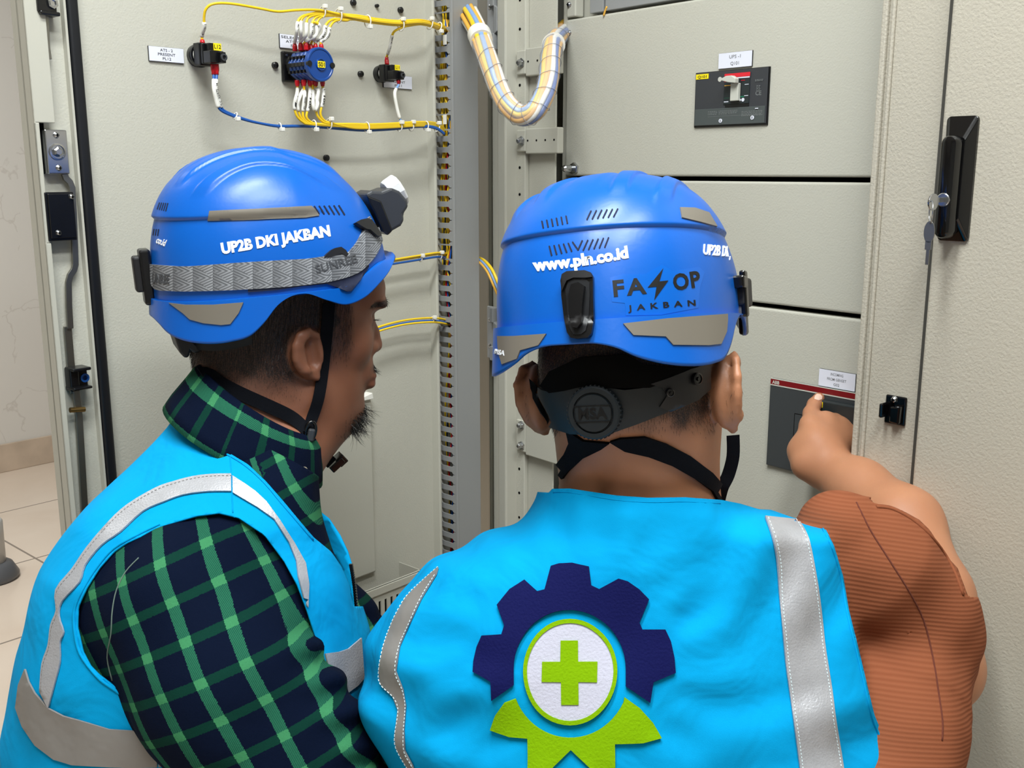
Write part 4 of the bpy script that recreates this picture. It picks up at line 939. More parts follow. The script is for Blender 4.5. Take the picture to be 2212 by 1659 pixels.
def polygonise(f, lo, hi, h, blk=12):
    """surface nets of f<0 over a box; only blocks near the surface are evaluated"""
    lo = np.array(lo, float); n = np.ceil((np.array(hi)-lo)/h/blk).astype(int)*blk
    G = np.full(n+1, np.nan, dtype=np.float32)
    nb = n//blk; bi = np.stack(np.meshgrid(*[np.arange(k) for k in nb], indexing='ij'), -1).reshape(-1, 3)
    c = lo+(bi+.5)*blk*h; fc = f(c.astype(np.float32)); near = np.abs(fc) < blk*h*.5*1.732*1.2+.004
    ar = np.arange(blk+1); loc = np.stack(np.meshgrid(ar, ar, ar, indexing='ij'), -1).reshape(-1, 3)
    for b in bi[near]:
        g = b*blk+loc; val = f((lo+g*h).astype(np.float32)); G[b[0]*blk:b[0]*blk+blk+1, b[1]*blk:b[1]*blk+blk+1, b[2]*blk:b[2]*blk+blk+1] = val.reshape(blk+1, blk+1, blk+1)
    S = G < 0; V = ~np.isnan(G)
    cs = [(i, j, k) for i in (0, 1) for j in (0, 1) for k in (0, 1)]
    sl = lambda A, o: A[o[0]:A.shape[0]-1+o[0], o[1]:A.shape[1]-1+o[1], o[2]:A.shape[2]-1+o[2]]
    cnt = sum(sl(S, o).astype(np.int8) for o in cs); vv = np.ones_like(cnt, bool)
    for o in cs: vv &= sl(V, o)
    act = (cnt > 0) & (cnt < 8) & vv; idx = np.argwhere(act); ID = np.full(act.shape, -1, dtype=np.int64); ID[tuple(idx.T)] = np.arange(len(idx))
    acc = np.zeros((len(idx), 3)); num = np.zeros(len(idx))
    for a in range(3):
        for o in [c for c in cs if c[a] == 0]:
            p = idx+np.array(o); q = p.copy(); q[:, a] += 1
            va, vb = G[tuple(p.T)], G[tuple(q.T)]; cr = (va < 0) != (vb < 0); t = np.where(cr, va/(va-vb+1e-12), 0)
            pt = p.astype(float); pt[:, a] += t; acc += np.where(cr[:, None], pt, 0); num += cr
    vert = lo+(acc/num[:, None])*h; F = []
    for a in range(3):
        b_, c_ = (a+1) % 3, (a+2) % 3; sh = list(S.shape); 
        A0 = [slice(None)]*3; A1 = [slice(None)]*3; A0[a] = slice(0, -1); A1[a] = slice(1, None)
        cr = (S[tuple(A0)] != S[tuple(A1)]) & V[tuple(A0)] & V[tuple(A1)]; e = np.argwhere(cr); e = e[(e[:, b_] > 0) & (e[:, c_] > 0) & (e[:, b_] < sh[b_]-1) & (e[:, c_] < sh[c_]-1)]
        flip = S[tuple(e.T)]; q = []
        for db, dc in ((0, 0), (-1, 0), (-1, -1), (0, -1)): p = e.copy(); p[:, b_] += db; p[:, c_] += dc; q.append(ID[tuple(p.T)])
        q = np.stack(q, 1); ok = (q >= 0).all(1); q = q[ok]; fl = flip[ok]; q[~fl] = q[~fl][:, ::-1]; F.append(q)
    F = np.concatenate(F); return vert, F
def relax(v, F, it=2, lam=.5):
    E = np.concatenate([F[:, [0, 1]], F[:, [1, 2]], F[:, [2, 3]], F[:, [3, 0]]]) if F.shape[1] == 4 else np.concatenate([F[:, [0, 1]], F[:, [1, 2]], F[:, [2, 0]]])
    for _ in range(it):
        s = np.zeros_like(v); c = np.zeros(len(v)); np.add.at(s, E[:, 0], v[E[:, 1]]); np.add.at(s, E[:, 1], v[E[:, 0]]); np.add.at(c, E[:, 0], 1); np.add.at(c, E[:, 1], 1)
        v = v+(s/np.maximum(c, 1)[:, None]-v)*lam
    return v
def clip_mesh(v, F, g, extra=()):
    """keep g<0; faces crossing g=0 are cut exactly. F may be quads or triangles; returns tris"""
    T = np.concatenate([F[:, [0, 1, 2]], F[:, [0, 2, 3]]]) if F.shape[1] == 4 else F
    ins = g < 0; c = ins[T].sum(1); keep = T[c == 3].tolist(); V = list(v); new = {}; src = list(range(len(v)))
    def cut(a, b):
        k = (min(a, b), max(a, b))
        if k not in new: t = g[a]/(g[a]-g[b]); V.append(v[a]+(v[b]-v[a])*t); new[k] = len(V)-1
        return new[k]
    for t in T[(c == 1) | (c == 2)]:
        t = list(t)
        while not (ins[t[0]] and not ins[t[2]]) : t = t[1:]+t[:1]
        if ins[t[1]]: x = cut(t[1], t[2]); y = cut(t[2], t[0]); keep += [(t[0], t[1], x), (t[0], x, y)]
        else: x = cut(t[0], t[1]); y = cut(t[2], t[0]); keep.append((t[0], x, y))
    V = np.array(V); K = np.array(keep, dtype=np.int64).reshape(-1, 3); used = np.unique(K); mp = np.full(len(V), -1); mp[used] = np.arange(len(used)); return V[used], mp[K]
def px_of(P):
    q = P-np.array(CAM); d = q@np.array(_FW); return W_/2+FPX*(q@np.array(_RT))/d, H_/2+FPX*(q@np.array(_DN))/d, d
def poly_sd(x, y, L, closed=True):
    """signed distance in pixels to a closed outline, negative inside"""
    L = np.asarray(L, float); M2 = np.roll(L, -1, axis=0); best = np.full(x.shape, 1e9)
    for (x1, y1), (x2, y2) in zip(L, M2):
        dx, dy = x2-x1, y2-y1; t = np.clip(((x-x1)*dx+(y-y1)*dy)/(dx*dx+dy*dy+1e-9), 0, 1); best = np.minimum(best, np.hypot(x-x1-t*dx, y-y1-t*dy))
    ins = in_loops(np.stack([x, y], 1), [L]); return np.where(ins, -best, best)
class NM:                                                    # numpy mesh for obj()
    def __init__(s, v, F): s.v = [tuple(p) for p in v]; s.f = [tuple(int(i) for i in q) for q in F]; s.mi = [0]*len(F)
def interp(tab, x): a = np.array(tab, float); return np.interp(x, a[:, 0], a[:, 1])
def sinterp(tab, x):
    """smooth (Catmull-Rom) table look-up"""
    a = np.array(tab, float); X, Y = a[:, 0], a[:, 1]; x = np.clip(x, X[0], X[-1]); i = np.clip(np.searchsorted(X, x, side='right')-1, 0, len(X)-2)
    m = np.gradient(Y, X); h = X[i+1]-X[i]; t = (x-X[i])/h; t2 = t*t; t3 = t2*t
    return (2*t3-3*t2+1)*Y[i]+(t3-2*t2+t)*h*m[i]+(-2*t3+3*t2)*Y[i+1]+(t3-t2)*h*m[i+1]
def sstep(a, b, x): t = np.clip((x-a)/(b-a), 0, 1); return t*t*(3-2*t)
# ================= safety helmets =================
M['helmet'] = mat('helmet_blue', srgb(0, 91, 187), .34, spec=.5, bump=(240, .12, .0006, 1))
M['reflect'] = mat('grey_reflective_sticker', srgb(116, 110, 100), .38, spec=.5)
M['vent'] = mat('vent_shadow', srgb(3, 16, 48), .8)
M['white_print'] = mat('white_print', srgb(240, 244, 250), .5)
M['strap'] = mat('black_webbing', srgb(7, 9, 16), .85, spec=.15, bump=(900, .5, .0006, 1))
M['harness'] = mat('dark_teal_harness', srgb(10, 20, 26), .55)
M['matte_black'] = mat('matte_black_plastic', srgb(22, 22, 25), .45)
RIM = [(0, .024), (20, .019), (38, .000), (52, -.018), (62, -.022), (72, -.014), (84, -.003), (92, -.005), (99, -.014), (106, -.031), (113, -.044), (122, -.049), (137, -.049), (148, -.044), (156, -.037), (162, -.029), (169, -.024), (180, -.023)]
def helmet_pts(nt=320, npz=130, nbd=16):
    th = np.linspace(0, 2*math.pi, nt, endpoint=False); deg = np.abs(((np.degrees(th)+180) % 360)-180)
    bf, bb, ax = .143, .142, .121
    fr = np.cos(th) > 0; b = np.where(fr, bf, bb); ne = 2.2
    R0 = (np.abs(np.sin(th)/ax)**ne+np.abs(np.cos(th)/b)**ne)**(-1/ne)
    hgt = .160; rows = []
    e = 2.0+.75*sstep(40, 120, deg)                       # dome fullness
    for i in range(npz):
        ph = (i/(npz-1))*math.pi/2; ph = max(ph, 1e-3); r = R0*np.sin(ph)**(2/e); z = hgt*np.cos(ph)**(2/e) if i < npz-1 else 0*R0
        taper = 1-.035*(1-z/hgt)*0
        x = r*np.sin(th); y = r*np.cos(th)+.006*(z/hgt)
        n = np.stack([np.sin(th)*np.sin(ph), np.cos(th)*np.sin(ph), np.full_like(th, math.cos(ph))], 1)
        # dome bulges over the lower wall, with a crisp under-edge
        zs = .087; f = 1-sstep(95, 50, deg)*0; amt = .0042*sstep(58, 84, deg)
        d = amt*sstep(zs-.0014, zs+.0008, z)*(1-sstep(zs+.03, hgt*.98, z)*.6)
        # two ridges on either side of the crown
        for xc, w, zend, hh in ((.030, .0085, .128, .0034), (.068, .0075, .115, .0030)):
            q = np.abs(np.abs(x)*(1+.0*y)-xc-.010*sstep(0, -.12, y)); rid = (1-sstep(w*.72, w*1.08, q)); d = d+hh*rid*sstep(zend-.010, zend+.012, z)*(1-sstep(.095, .125, y))
        q = np.abs(x); d = d+.0020*(1-sstep(.012, .020, q))*sstep(.13, .15, z)
        rows.append(np.stack([x, y, z], 1)+n*d[:, None])
    zr = sinterp([(-22, .004)]+RIM, deg); brim = (1-sstep(30, 66, deg))
    for i in range(nbd+1):
        t = max(0, (i-1)/(nbd-1)); out = (.0042 if i else 0)+brim*(.007*t**.8)+.004*t*sstep(90, 130, deg)*(1-sstep(150, 175, deg)*.5); r = R0+out
        z = -.0018+(zr+.0018)*t; z = np.where(brim > 0, z*(1)+brim*(.022*(1-t)), z)
        rows.append(np.stack([r*np.sin(th), r*np.cos(th), z], 1))
    V = np.concatenate(rows); dg = np.tile(deg, len(rows)); V[:, 2] -= .003*sstep(95, 165, dg)*(1-sstep(0, .07, V[:, 2])); nr = len(rows); F = []
    for i in range(nr-1):
        a = i*nt+np.arange(nt); b_ = i*nt+(np.arange(nt)+1) % nt; F.append(np.stack([a, b_, b_+nt, a+nt], 1))
    F = np.concatenate(F); top = len(V); V = np.concatenate([V, [[0, .006, hgt+.002]]]); 
    F = F.tolist()+[(top, (j+1) % nt, j) for j in range(nt)]
    return V, F
HV, HF = helmet_pts()
def pose(px, py, d, yaw, pitch, roll, sc=1.0):
    """yaw: facing direction clockwise from straight ahead; pitch: nose up; roll: right side up"""
    c = at(px, py, d); R = Matrix.Rotation(math.radians(-yaw), 3, 'Z') @ Matrix.Rotation(math.radians(pitch), 3, 'X') @ Matrix.Rotation(math.radians(-roll), 3, 'Y')
    return c, np.array(R)*sc
class Helmet:
    def __init__(s, label, px, py, d, yaw, pitch, roll, sc=1.0, zs=1.0):
        s.c, s.R = pose(px, py, d, yaw, pitch, roll, sc)
        s.t = thing('safety_helmet', label, 'safety helmet', s.c+Vector((0, 0, -.03)), None)
        V0 = HV.copy(); V0[:, 2] = np.where(V0[:, 2] > 0, V0[:, 2]*zs, V0[:, 2]); V = V0@s.R.T+np.array(s.c); s.shell = obj('shell', NM(V, HF), M['helmet'], s.t, smooth=True, recalc=False, auto=55)
        b = s.shell.modifiers.new('thickness', 'SOLIDIFY'); b.thickness = .0032; b.offset = -1
        s.bvh = mesh_bvh(s.shell)
    def L(s, x, y, z): return Vector((s.R@np.array([x, y, z])).tolist())+s.c
    def D(s, x, y, z): return Vector((s.R@np.array([x, y, z])).tolist()).normalized()
    def frame(s, px, py):
        h, n = cast(s.bvh, px, py); F = Frame(h, Vector((0, 0, 1)).cross(n) if True else n, n); up = s.D(0, 0, 1); w = (up-n*up.dot(n)).normalized(); F.w = w; F.u = w.cross(n).normalized(); return F
    def vents(s, segs, w=3.2):
        m = None
        for (x0, y0, x1, y1) in segs:
            dx, dy = x1-x0, y1-y0; L = math.hypot(dx, dy); a, b = -dy/L*w/2, dx/L*w/2; ex, ey = dx/L*w*.4, dy/L*w*.4
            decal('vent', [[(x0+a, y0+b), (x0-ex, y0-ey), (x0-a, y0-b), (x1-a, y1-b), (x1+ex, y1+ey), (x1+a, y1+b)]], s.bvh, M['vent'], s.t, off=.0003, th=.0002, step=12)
    def text(s, name, txt, p0, p1, h, mt='white_print', **k):
        vs, T = text_px(txt, p0, p1, h, **k); return decal_tri(name, vs, T, s.bvh, M[mt], s.t, off=.0004, th=.0003)

H1 = Helmet('blue safety helmet with headlamp and grey elastic headband on the left worker', 587, 608, 1.20, 66, 3, 0, .945)
H2 = Helmet('blue safety helmet reading www.pln.co.id with black rear clip on the right worker', 1340, 692, 1.005, 26, -9, 7.6, .945, .91)
# ---- decorations, helmet 1 ----
decal('reflective_sticker', [[(453, 456), (672, 445), (679, 451), (689, 466), (660, 470), (560, 474), (449, 477)]], H1.bvh, M['reflect'], H1.t, off=.0009, th=.0004)
decal('reflective_sticker', [[(366, 654), (400, 658), (460, 658), (526, 653), (516, 676), (498, 700), (478, 702), (440, 698), (411, 690), (397, 677)]], H1.bvh, M['reflect'], H1.t, off=.0009, th=.0004)
H1.vents([(667+i*10.6+(i > 0)*1, 446-.3*i, 678+i*11.0, 462+.4*i) for i in range(7)])
H1.vents([(345+i*4.5, 438+.3*i, 340+i*4.6, 452+2*i*.5) for i in range(5)], 1.8)
H1.vents([(333+i*5, 495+.3*i, 331+i*5, 508+i*.5) for i in range(3)], 1.8)
H1.text('white_lettering', 'UP2B DKI JAKBAN', (480, 548), (714, 509), 22, bold=.05)
H1.text('white_lettering', 'co.id', (337, 524), (356, 532), 14, bold=.02)
# ---- decorations, helmet 2 ----
decal('reflective_sticker', [[(1346, 699), (1440, 688), (1530, 681), (1570, 678), (1570, 692), (1568, 716), (1556, 743), (1530, 746), (1453, 745), (1437, 727), (1368, 724)]], H2.bvh, M['reflect'], H2.t, off=.0009, th=.0004)
decal('reflective_sticker', [[(1076, 726), (1110, 726), (1181, 721), (1164, 746), (1125, 757), (1118, 775), (1086, 787), (1078, 760)]], H2.bvh, M['reflect'], H2.t, off=.0009, th=.0004)
decal('reflective_sticker', [[(1468, 449), (1500, 450), (1530, 460), (1548, 490), (1510, 480), (1472, 471)]], H2.bvh, M['reflect'], H2.t, off=.0009, th=.0004)
H2.vents([(1171+i*10.4, 478-2.2*i, 1174+i*10.4, 493-2*i) for i in range(6)])
H2.vents([(1277+i*11.5, 456-.9*i, 1268+i*11.5, 475-1.2*i) for i in range(6)])
H2.vents([(1187+i*10.2, 532-1.6*i, 1192+i*10.8, 552-2.2*i) for i in range(5)]+[(1237, 523, 1249, 540), (1249, 540, 1258, 520)]+[(1270+i*11.2, 519-1.4*i, 1260+i*11.6, 541-1.6*i) for i in range(5)])
H2.text('white_lettering', 'www.pln.co.id', (1153, 585), (1358, 556), 24, bold=.05, bend=3)
H2.text('white_lettering', 'UP2B DKI J', (1518, 549), (1577, 554), 21, bold=.03, comp=1.35)
H2.text('black_lettering', 'FA', (1326, 640), (1397, 633), 33, 'ink', bold=.03, spacing=1.25)
H2.text('black_lettering', 'OP', (1456, 627), (1514, 618), 33, 'ink', bold=.03, spacing=1.1)
H2.text('black_lettering', 'JAKBAN', (1357, 672), (1502, 660), 12, 'ink', bold=.02, spacing=1.9, bend=-1)
decal('bolt_mark', [[(1432, 580), (1399, 621), (1418, 619), (1413, 648), (1443, 606), (1424, 608)]], H2.bvh, M['ink'], H2.t, off=.0004, th=.0003)
M['clear_film'] = mat('clear_sticker_film', srgb(0, 95, 193), .28, spec=.6)
decal('clear_sticker', [[(1318, 600), (1345, 592), (1395, 592), (1430, 572), (1452, 585), (1510, 577), (1522, 588), (1512, 620), (1508, 665), (1430, 680), (1352, 682), (1350, 655), (1322, 652)]], H2.bvh, M['clear_film'], H2.t, off=.0002, th=.00005)
# ================= people =================
def skin_mat(name, c1, c2, hair=srgb(16, 12, 10)):
    m = mat(name, c1, .48, spec=.45, sss=.12, bump=(900, .25, .0004, 2)); nt = m.node_tree; b = nt.nodes['Principled BSDF']
    a = nt.nodes.new('ShaderNodeAttribute'); a.attribute_name = 'cloth'; s = nt.nodes.new('ShaderNodeSeparateXYZ'); nt.links.new(a.outputs['Vector'], s.inputs[0])
    g = nt.nodes.new('ShaderNodeNewGeometry'); n = nt.nodes.new('ShaderNodeTexNoise'); n.inputs['Scale'].default_value = 22; n.inputs['Detail'].default_value = 5; nt.links.new(g.outputs['Position'], n.inputs['Vector'])
    n2 = nt.nodes.new('ShaderNodeTexNoise'); n2.inputs['Scale'].default_value = 700; nt.links.new(g.outputs['Position'], n2.inputs['Vector'])
    base = mixc(nt, n.outputs['Fac'], c1, c2); base = mixc(nt, s.outputs['Y'], base, srgb(120, 62, 50))
    f = mathn(nt, 'MULTIPLY', s.outputs['X'], mathn(nt, 'ADD', mathn(nt, 'MULTIPLY', n2.outputs['Fac'], .9), .45)); f = mathn(nt, 'MINIMUM', f, .97)
    nt.links.new(mixc(nt, f, base, hair), b.inputs['Base Color']); return m
M['skin_left'] = skin_mat('skin_of_left_worker', srgb(144, 94, 70), srgb(124, 78, 58))
M['skin_right'] = skin_mat('skin_of_right_worker', srgb(184, 130, 96), srgb(164, 110, 80))
M['hair'] = mat('black_hair', srgb(12, 10, 10), .5)
def cloth_mat(name, col, weave=1500, wr=.25, fold=13, fa=.009, rough=.9, sheen=.0):
    m = mat(name, col, rough, spec=.1, sheen=sheen); nt = m.node_tree; b = nt.nodes['Principled BSDF']; g = nt.nodes.new('ShaderNodeNewGeometry')
    n = nt.nodes.new('ShaderNodeTexNoise'); n.inputs['Scale'].default_value = fold; n.inputs['Detail'].default_value = 3; n.inputs['Distortion'].default_value = .6; nt.links.new(g.outputs['Position'], n.inputs['Vector'])
    n2 = nt.nodes.new('ShaderNodeTexNoise'); n2.inputs['Scale'].default_value = weave; nt.links.new(g.outputs['Position'], n2.inputs['Vector'])
    p = nt.nodes.new('ShaderNodeBump'); p.inputs['Strength'].default_value = .7; p.inputs['Distance'].default_value = fa; nt.links.new(n.outputs['Fac'], p.inputs['Height'])
    p2 = nt.nodes.new('ShaderNodeBump'); p2.inputs['Strength'].default_value = wr; p2.inputs['Distance'].default_value = .0006; nt.links.new(n2.outputs['Fac'], p2.inputs['Height']); nt.links.new(p.outputs['Normal'], p2.inputs['Normal'])
    nt.links.new(p2.outputs['Normal'], b.inputs['Normal']); return m
M['vest'] = cloth_mat('sky_blue_vest_cloth', srgb(0, 150, 208))
M['vest_stitch'] = mat('vest_thread', srgb(205, 225, 230), .7)
M['tape'] = mat('silver_reflective_tape', srgb(168, 168, 172), .42, metal=.25, bump=(500, .5, .0008, 2), var=(60, .06))
M['tape_dull'] = mat('grey_reflective_tape', srgb(128, 124, 120), .5, metal=.1, bump=(40, .5, .003, 2))
M['navy_thread'] = mat('navy_embroidery', srgb(14, 18, 72), .8, spec=.1, bump=(420, .6, .001, 3))
M['lime_thread'] = mat('lime_embroidery', srgb(122, 166, 0), .8, spec=.1, bump=(420, .6, .001, 3))
M['white_thread'] = mat('white_embroidery', srgb(188, 188, 204), .8, spec=.1, bump=(420, .6, .001, 3))
def ribbed():
    m = mat('terracotta_ribbed_knit', srgb(170, 92, 60), .9, spec=.10); nt = m.node_tree; b = nt.nodes['Principled BSDF']
    a = nt.nodes.new('ShaderNodeAttribute'); a.attribute_name = 'cloth'; s = nt.nodes.new('ShaderNodeSeparateXYZ'); nt.links.new(a.outputs['Vector'], s.inputs[0])
    w = mathn(nt, 'SINE', mathn(nt, 'MULTIPLY', s.outputs['Y'], 2*math.pi/.0042)); g = nt.nodes.new('ShaderNodeNewGeometry')
    n = nt.nodes.new('ShaderNodeTexNoise'); n.inputs['Scale'].default_value = 900; nt.links.new(g.outputs['Position'], n.inputs['Vector'])
    hgt = mathn(nt, 'ADD', mathn(nt, 'MULTIPLY', w, .5), mathn(nt, 'MULTIPLY', n.outputs['Fac'], .5))
    p = nt.nodes.new('ShaderNodeBump'); p.inputs['Strength'].default_value = .55; p.inputs['Distance'].default_value = .0005; nt.links.new(hgt, p.inputs['Height']); nt.links.new(p.outputs['Normal'], b.inputs['Normal'])
    nt.links.new(mixc(nt, mathn(nt, 'ADD', mathn(nt, 'MULTIPLY', w, .3), .5), srgb(124, 70, 46), srgb(140, 84, 58)), b.inputs['Base Color']); return m
M['ribbed'] = ribbed(); M['seam_dark'] = mat('dark_seam', srgb(96, 44, 28), .9)
def plaid():
    m = mat('green_navy_plaid_flannel', srgb(8, 20, 40), .9, spec=.08); nt = m.node_tree; b = nt.nodes['Principled BSDF']
    a = nt.nodes.new('ShaderNodeAttribute'); a.attribute_name = 'cloth'; s = nt.nodes.new('ShaderNodeSeparateXYZ'); nt.links.new(a.outputs['Vector'], s.inputs[0])
    g = nt.nodes.new('ShaderNodeNewGeometry'); n = nt.nodes.new('ShaderNodeTexNoise'); n.inputs['Scale'].default_value = 650; n.inputs['Detail'].default_value = 2; nt.links.new(g.outputs['Position'], n.inputs['Vector'])
    jit = mathn(nt, 'MULTIPLY', mathn(nt, 'SUBTRACT', n.outputs['Fac'], .5), .06)
    def band(ax, pitch, wid, off):
        f = mathn(nt, 'FRACT', mathn(nt, 'ADD', mathn(nt, 'ADD', mathn(nt, 'DIVIDE', s.outputs[ax], pitch), off), jit)); return mathn(nt, 'LESS_THAN', mathn(nt, 'ABSOLUTE', mathn(nt, 'SUBTRACT', f, .5)), wid/pitch/2)
    u = band('X', .0325, .0085, .1); v = band('Y', .0375, .0088, .3)
    tw = mathn(nt, 'GREATER_THAN', mathn(nt, 'FRACT', mathn(nt, 'MULTIPLY', mathn(nt, 'ADD', s.outputs['X'], s.outputs['Y']), 520)), .5)
    c = mixc(nt, v, srgb(4, 14, 36), srgb(8, 52, 42)); c = mixc(nt, u, c, mixc(nt, v, mixc(nt, tw, srgb(22, 80, 62), srgb(44, 104, 78)), srgb(62, 132, 88)))
    c = mixc(nt, mathn(nt, 'MULTIPLY', n.outputs['Fac'], .25), c, srgb(4, 10, 20)); nt.links.new(c, b.inputs['Base Color'])
    n3 = nt.nodes.new('ShaderNodeTexNoise'); n3.inputs['Scale'].default_value = 26; n3.inputs['Detail'].default_value = 2; nt.links.new(g.outputs['Position'], n3.inputs['Vector'])
    p = nt.nodes.new('ShaderNodeBump'); p.inputs['Strength'].default_value = .6; p.inputs['Distance'].default_value = .003; nt.links.new(n3.outputs['Fac'], p.inputs['Height'])
    p2 = nt.nodes.new('ShaderNodeBump'); p2.inputs['Strength'].default_value = .4; p2.inputs['Distance'].default_value = .0006; nt.links.new(n.outputs['Fac'], p2.inputs['Height']); nt.links.new(p.outputs['Normal'], p2.inputs['Normal']); nt.links.new(p2.outputs['Normal'], b.inputs['Normal']); return m
M['plaid'] = plaid(); M['trouser'] = cloth_mat('dark_trousers', srgb(26, 28, 36)); M['shoe'] = mat('black_shoe', srgb(14, 14, 15), .4)

class Torso:
    """upright shape whose left and right outlines are given; local X right, Y away from the camera, Z up"""
    def __init__(s, O, lean, left, right, bf, bb, yc, n=2.5):
        s.O = A3(O); a = math.radians(lean); s.Z = np.array([0, math.sin(a), math.cos(a)]); s.Y = np.array([0, math.cos(a), -math.sin(a)]); s.X = np.array([1., 0, 0]); s.n = n
        def tab(L):
            r = []
            for x, y in L:
                d = ray(x, y); t = (Vector(O)-CAM).dot(Vector(s.Y))/d.dot(Vector(s.Y)); p = CAM+d*t-Vector(O); r.append((p.dot(Vector(s.Z)), p.x))
            r.sort(); return np.array(r)
        s.l, s.r = tab(left), tab(right); s.bf, s.bb, s.yc = bf, bb, yc
        s.dz = float(max(s.l[-1, 0], s.r[-1, 0]))
    def loc(s, P): q = P-s.O; return q@s.X, q@s.Y, q@s.Z
    def __call__(s, P, off=0):
        x, y, z = s.loc(P); xl = sinterp(s.l, z)-off; xr = sinterp(s.r, z)+off; cx = (xl+xr)/2; a = np.maximum((xr-xl)/2, .012)
        y = y-interp(s.yc, z); b = np.where(y < 0, interp(s.bf, z), interp(s.bb, z))+off
        k = (np.abs((x-cx)/a)**s.n+(np.abs(y)/b)**s.n)**(1/s.n); f = (k-1)*np.minimum(a, b)*.9
        return np.maximum(f, np.maximum(z-s.dz-off, -z-.46))
def frame_of(H): return np.array(H.R)/np.linalg.norm(np.array(H.R)[:, 0])
def arr(*a): return np.array(a, dtype=float)
def ear(P, H, side, c, tilt=0, sc=1.0, hy=0., hr=1.):
    """outer ear built from ridges around a hollow"""
    s_ = side; loc = lambda x, y, z: H.L(c[0]+s_*x*sc, c[1]+(y*math.cos(tilt)-z*math.sin(tilt))*sc, c[2]+(z*math.cos(tilt)+y*math.sin(tilt))*sc)
    hel = [(.004, .012, .006), (.010, .012, .024), (.014, .002, .033), (.018, -.012, .031), (.021, -.021, .018), (.020, -.023, .002), (.016, -.019, -.013), (.011, -.010, -.024), (.008, 0, -.029)]
    f = chain(P, [loc(*p) for p in hel], [.0028, .0034, .0036, .0038, .0038, .0036, .0036, .0045, .0052], .002)
    ant = [(.010, .002, .020), (.014, -.009, .014), (.014, -.013, 0), (.010, -.008, -.012), (.008, .003, -.017)]
    f = smin(f, chain(P, [loc(*p) for p in ant], [.0026, .003, .0032, .003, .0032], .002), .003)
    base = [(.002, .006, .018), (.004, -.012, .010), (.004, -.010, -.008), (.003, 0, -.020)]
    f = smin(f, chain(P, [loc(*p) for p in base], [.008, .0095, .009, .007], .004), .004)
    for zz_, ye, r_ in ((.026, -.006, .0055), (.017, -.015, .006), (.006, -.019, .0062), (-.005, -.018, .006), (-.015, -.012, .006)): f = smin(f, rcone(P, loc(-.004, -.002, zz_*.9), loc(.0165, ye, zz_), .0085, r_), .006)
    Rm = frame_of(H); f = smin(f, ellip(P, loc(.006, -.006, .003), Rm.T, (.0105*sc, .021*sc, .029*sc)), .004)
    f = smin(f, rcone(P, loc(.006, .011, .001), loc(.007, .009, -.008), .0035, .0035), .003)       # tragus
    hollow = rcone(P, loc(.0165, .002+hy, .013), loc(.0155, .001+hy, -.008), .0078*sc*hr, .0072*sc*hr); return smax(f, -hollow, .003)
def skin_obj(name, f, lo, hi, h, mt, parent, maskf, it=2):
    v, F = polygonise(f, lo, hi, h); v = relax(v, F, it, .4); return v, F, obj(name, NM(v, F), mt, parent, smooth=True, recalc=False, uv3=maskf(v))
def strands(name, roots, dirs, L, parent, wid=.00022, seg=3, curl=.3, droop=(0, 0, -1), mt='hair'):
    m = MB(); v = []; f = []
    for p, d in zip(roots, dirs):
        l = L()*1.0; d = Vector(d).normalized(); q = Vector(p); side = d.cross(Vector((RNG.normal(), RNG.normal(), RNG.normal()))).normalized(); rnd = Vector((RNG.normal(), RNG.normal(), RNG.normal()))*curl; b = len(v)
        for i in range(seg+1):
            t = i/seg; w = wid*(1-t*.8); v += [q+side*w, q-side*w]; d = (d+(rnd+Vector(droop)*.35)/seg).normalized(); q = q+d*(l/seg)
        for i in range(seg): f.append((b+2*i, b+2*i+1, b+2*i+3, b+2*i+2))
    m.v = v; m.f = f; m.mi = [0]*len(f); return obj(name, m, M[mt], parent, recalc=False)
def vnormals(v, F):
    n = np.zeros_like(v); a, b, c = v[F[:, 0]], v[F[:, 1]], v[F[:, 2]]; fn = np.cross(b-a, c-a); [np.add.at(n, F[:, k], fn) for k in range(F.shape[1])]; return n/np.maximum(np.linalg.norm(n, axis=1), 1e-12)[:, None]
def legs(person, hip, fwd, right, zk=.07):
    hip, fwd, right = Vector(hip), Vector(fwd).normalized(), Vector(right).normalized(); pts = []
    for s_ in (-1, 1):
        k = hip+right*(.10*s_)+fwd*.10; k.z = zk+.01; a = hip+right*(.10*s_)-fwd*.30; a.z = .065; pts.append((hip+right*(.085*s_), k, a))
    def f(P): 
        r = None
        for h_, k, a in pts: d = smin(rcone(P, h_, k, .095, .07), rcone(P, k, a, .068, .045), .03); r = d if r is None else smin(r, d, .03)
        return smin(r, rcone(P, hip-right*.06+Vector((0, 0, .03)), hip+right*.06+Vector((0, 0, .03)), .12, .12), .04)+.003*fnoise(P, 18, 3)
    lo = np.array(hip)-.6; hi = np.array(hip)+.6; lo[2] = 0; hi[2] = hip.z+.2
    v, F = polygonise(f, lo, hi, .009, 8); v[:, 2] = np.maximum(v[:, 2], .003); obj('trousers', NM(v, F), M['trouser'], person, smooth=True, recalc=False)
    for h_, k, a in pts:
        d = (a-k); d.z = 0; d.normalize(); m = MB(); m.tube([a+Vector((0, 0, .005)), a+d*.05+Vector((0, 0, .0)), a+d*.085-Vector((0, 0, .005))], lambda t: .048-.012*t*t, 14, smooth=3)
        obj('shoe', m, M['shoe'], person, smooth=True)
    return pts

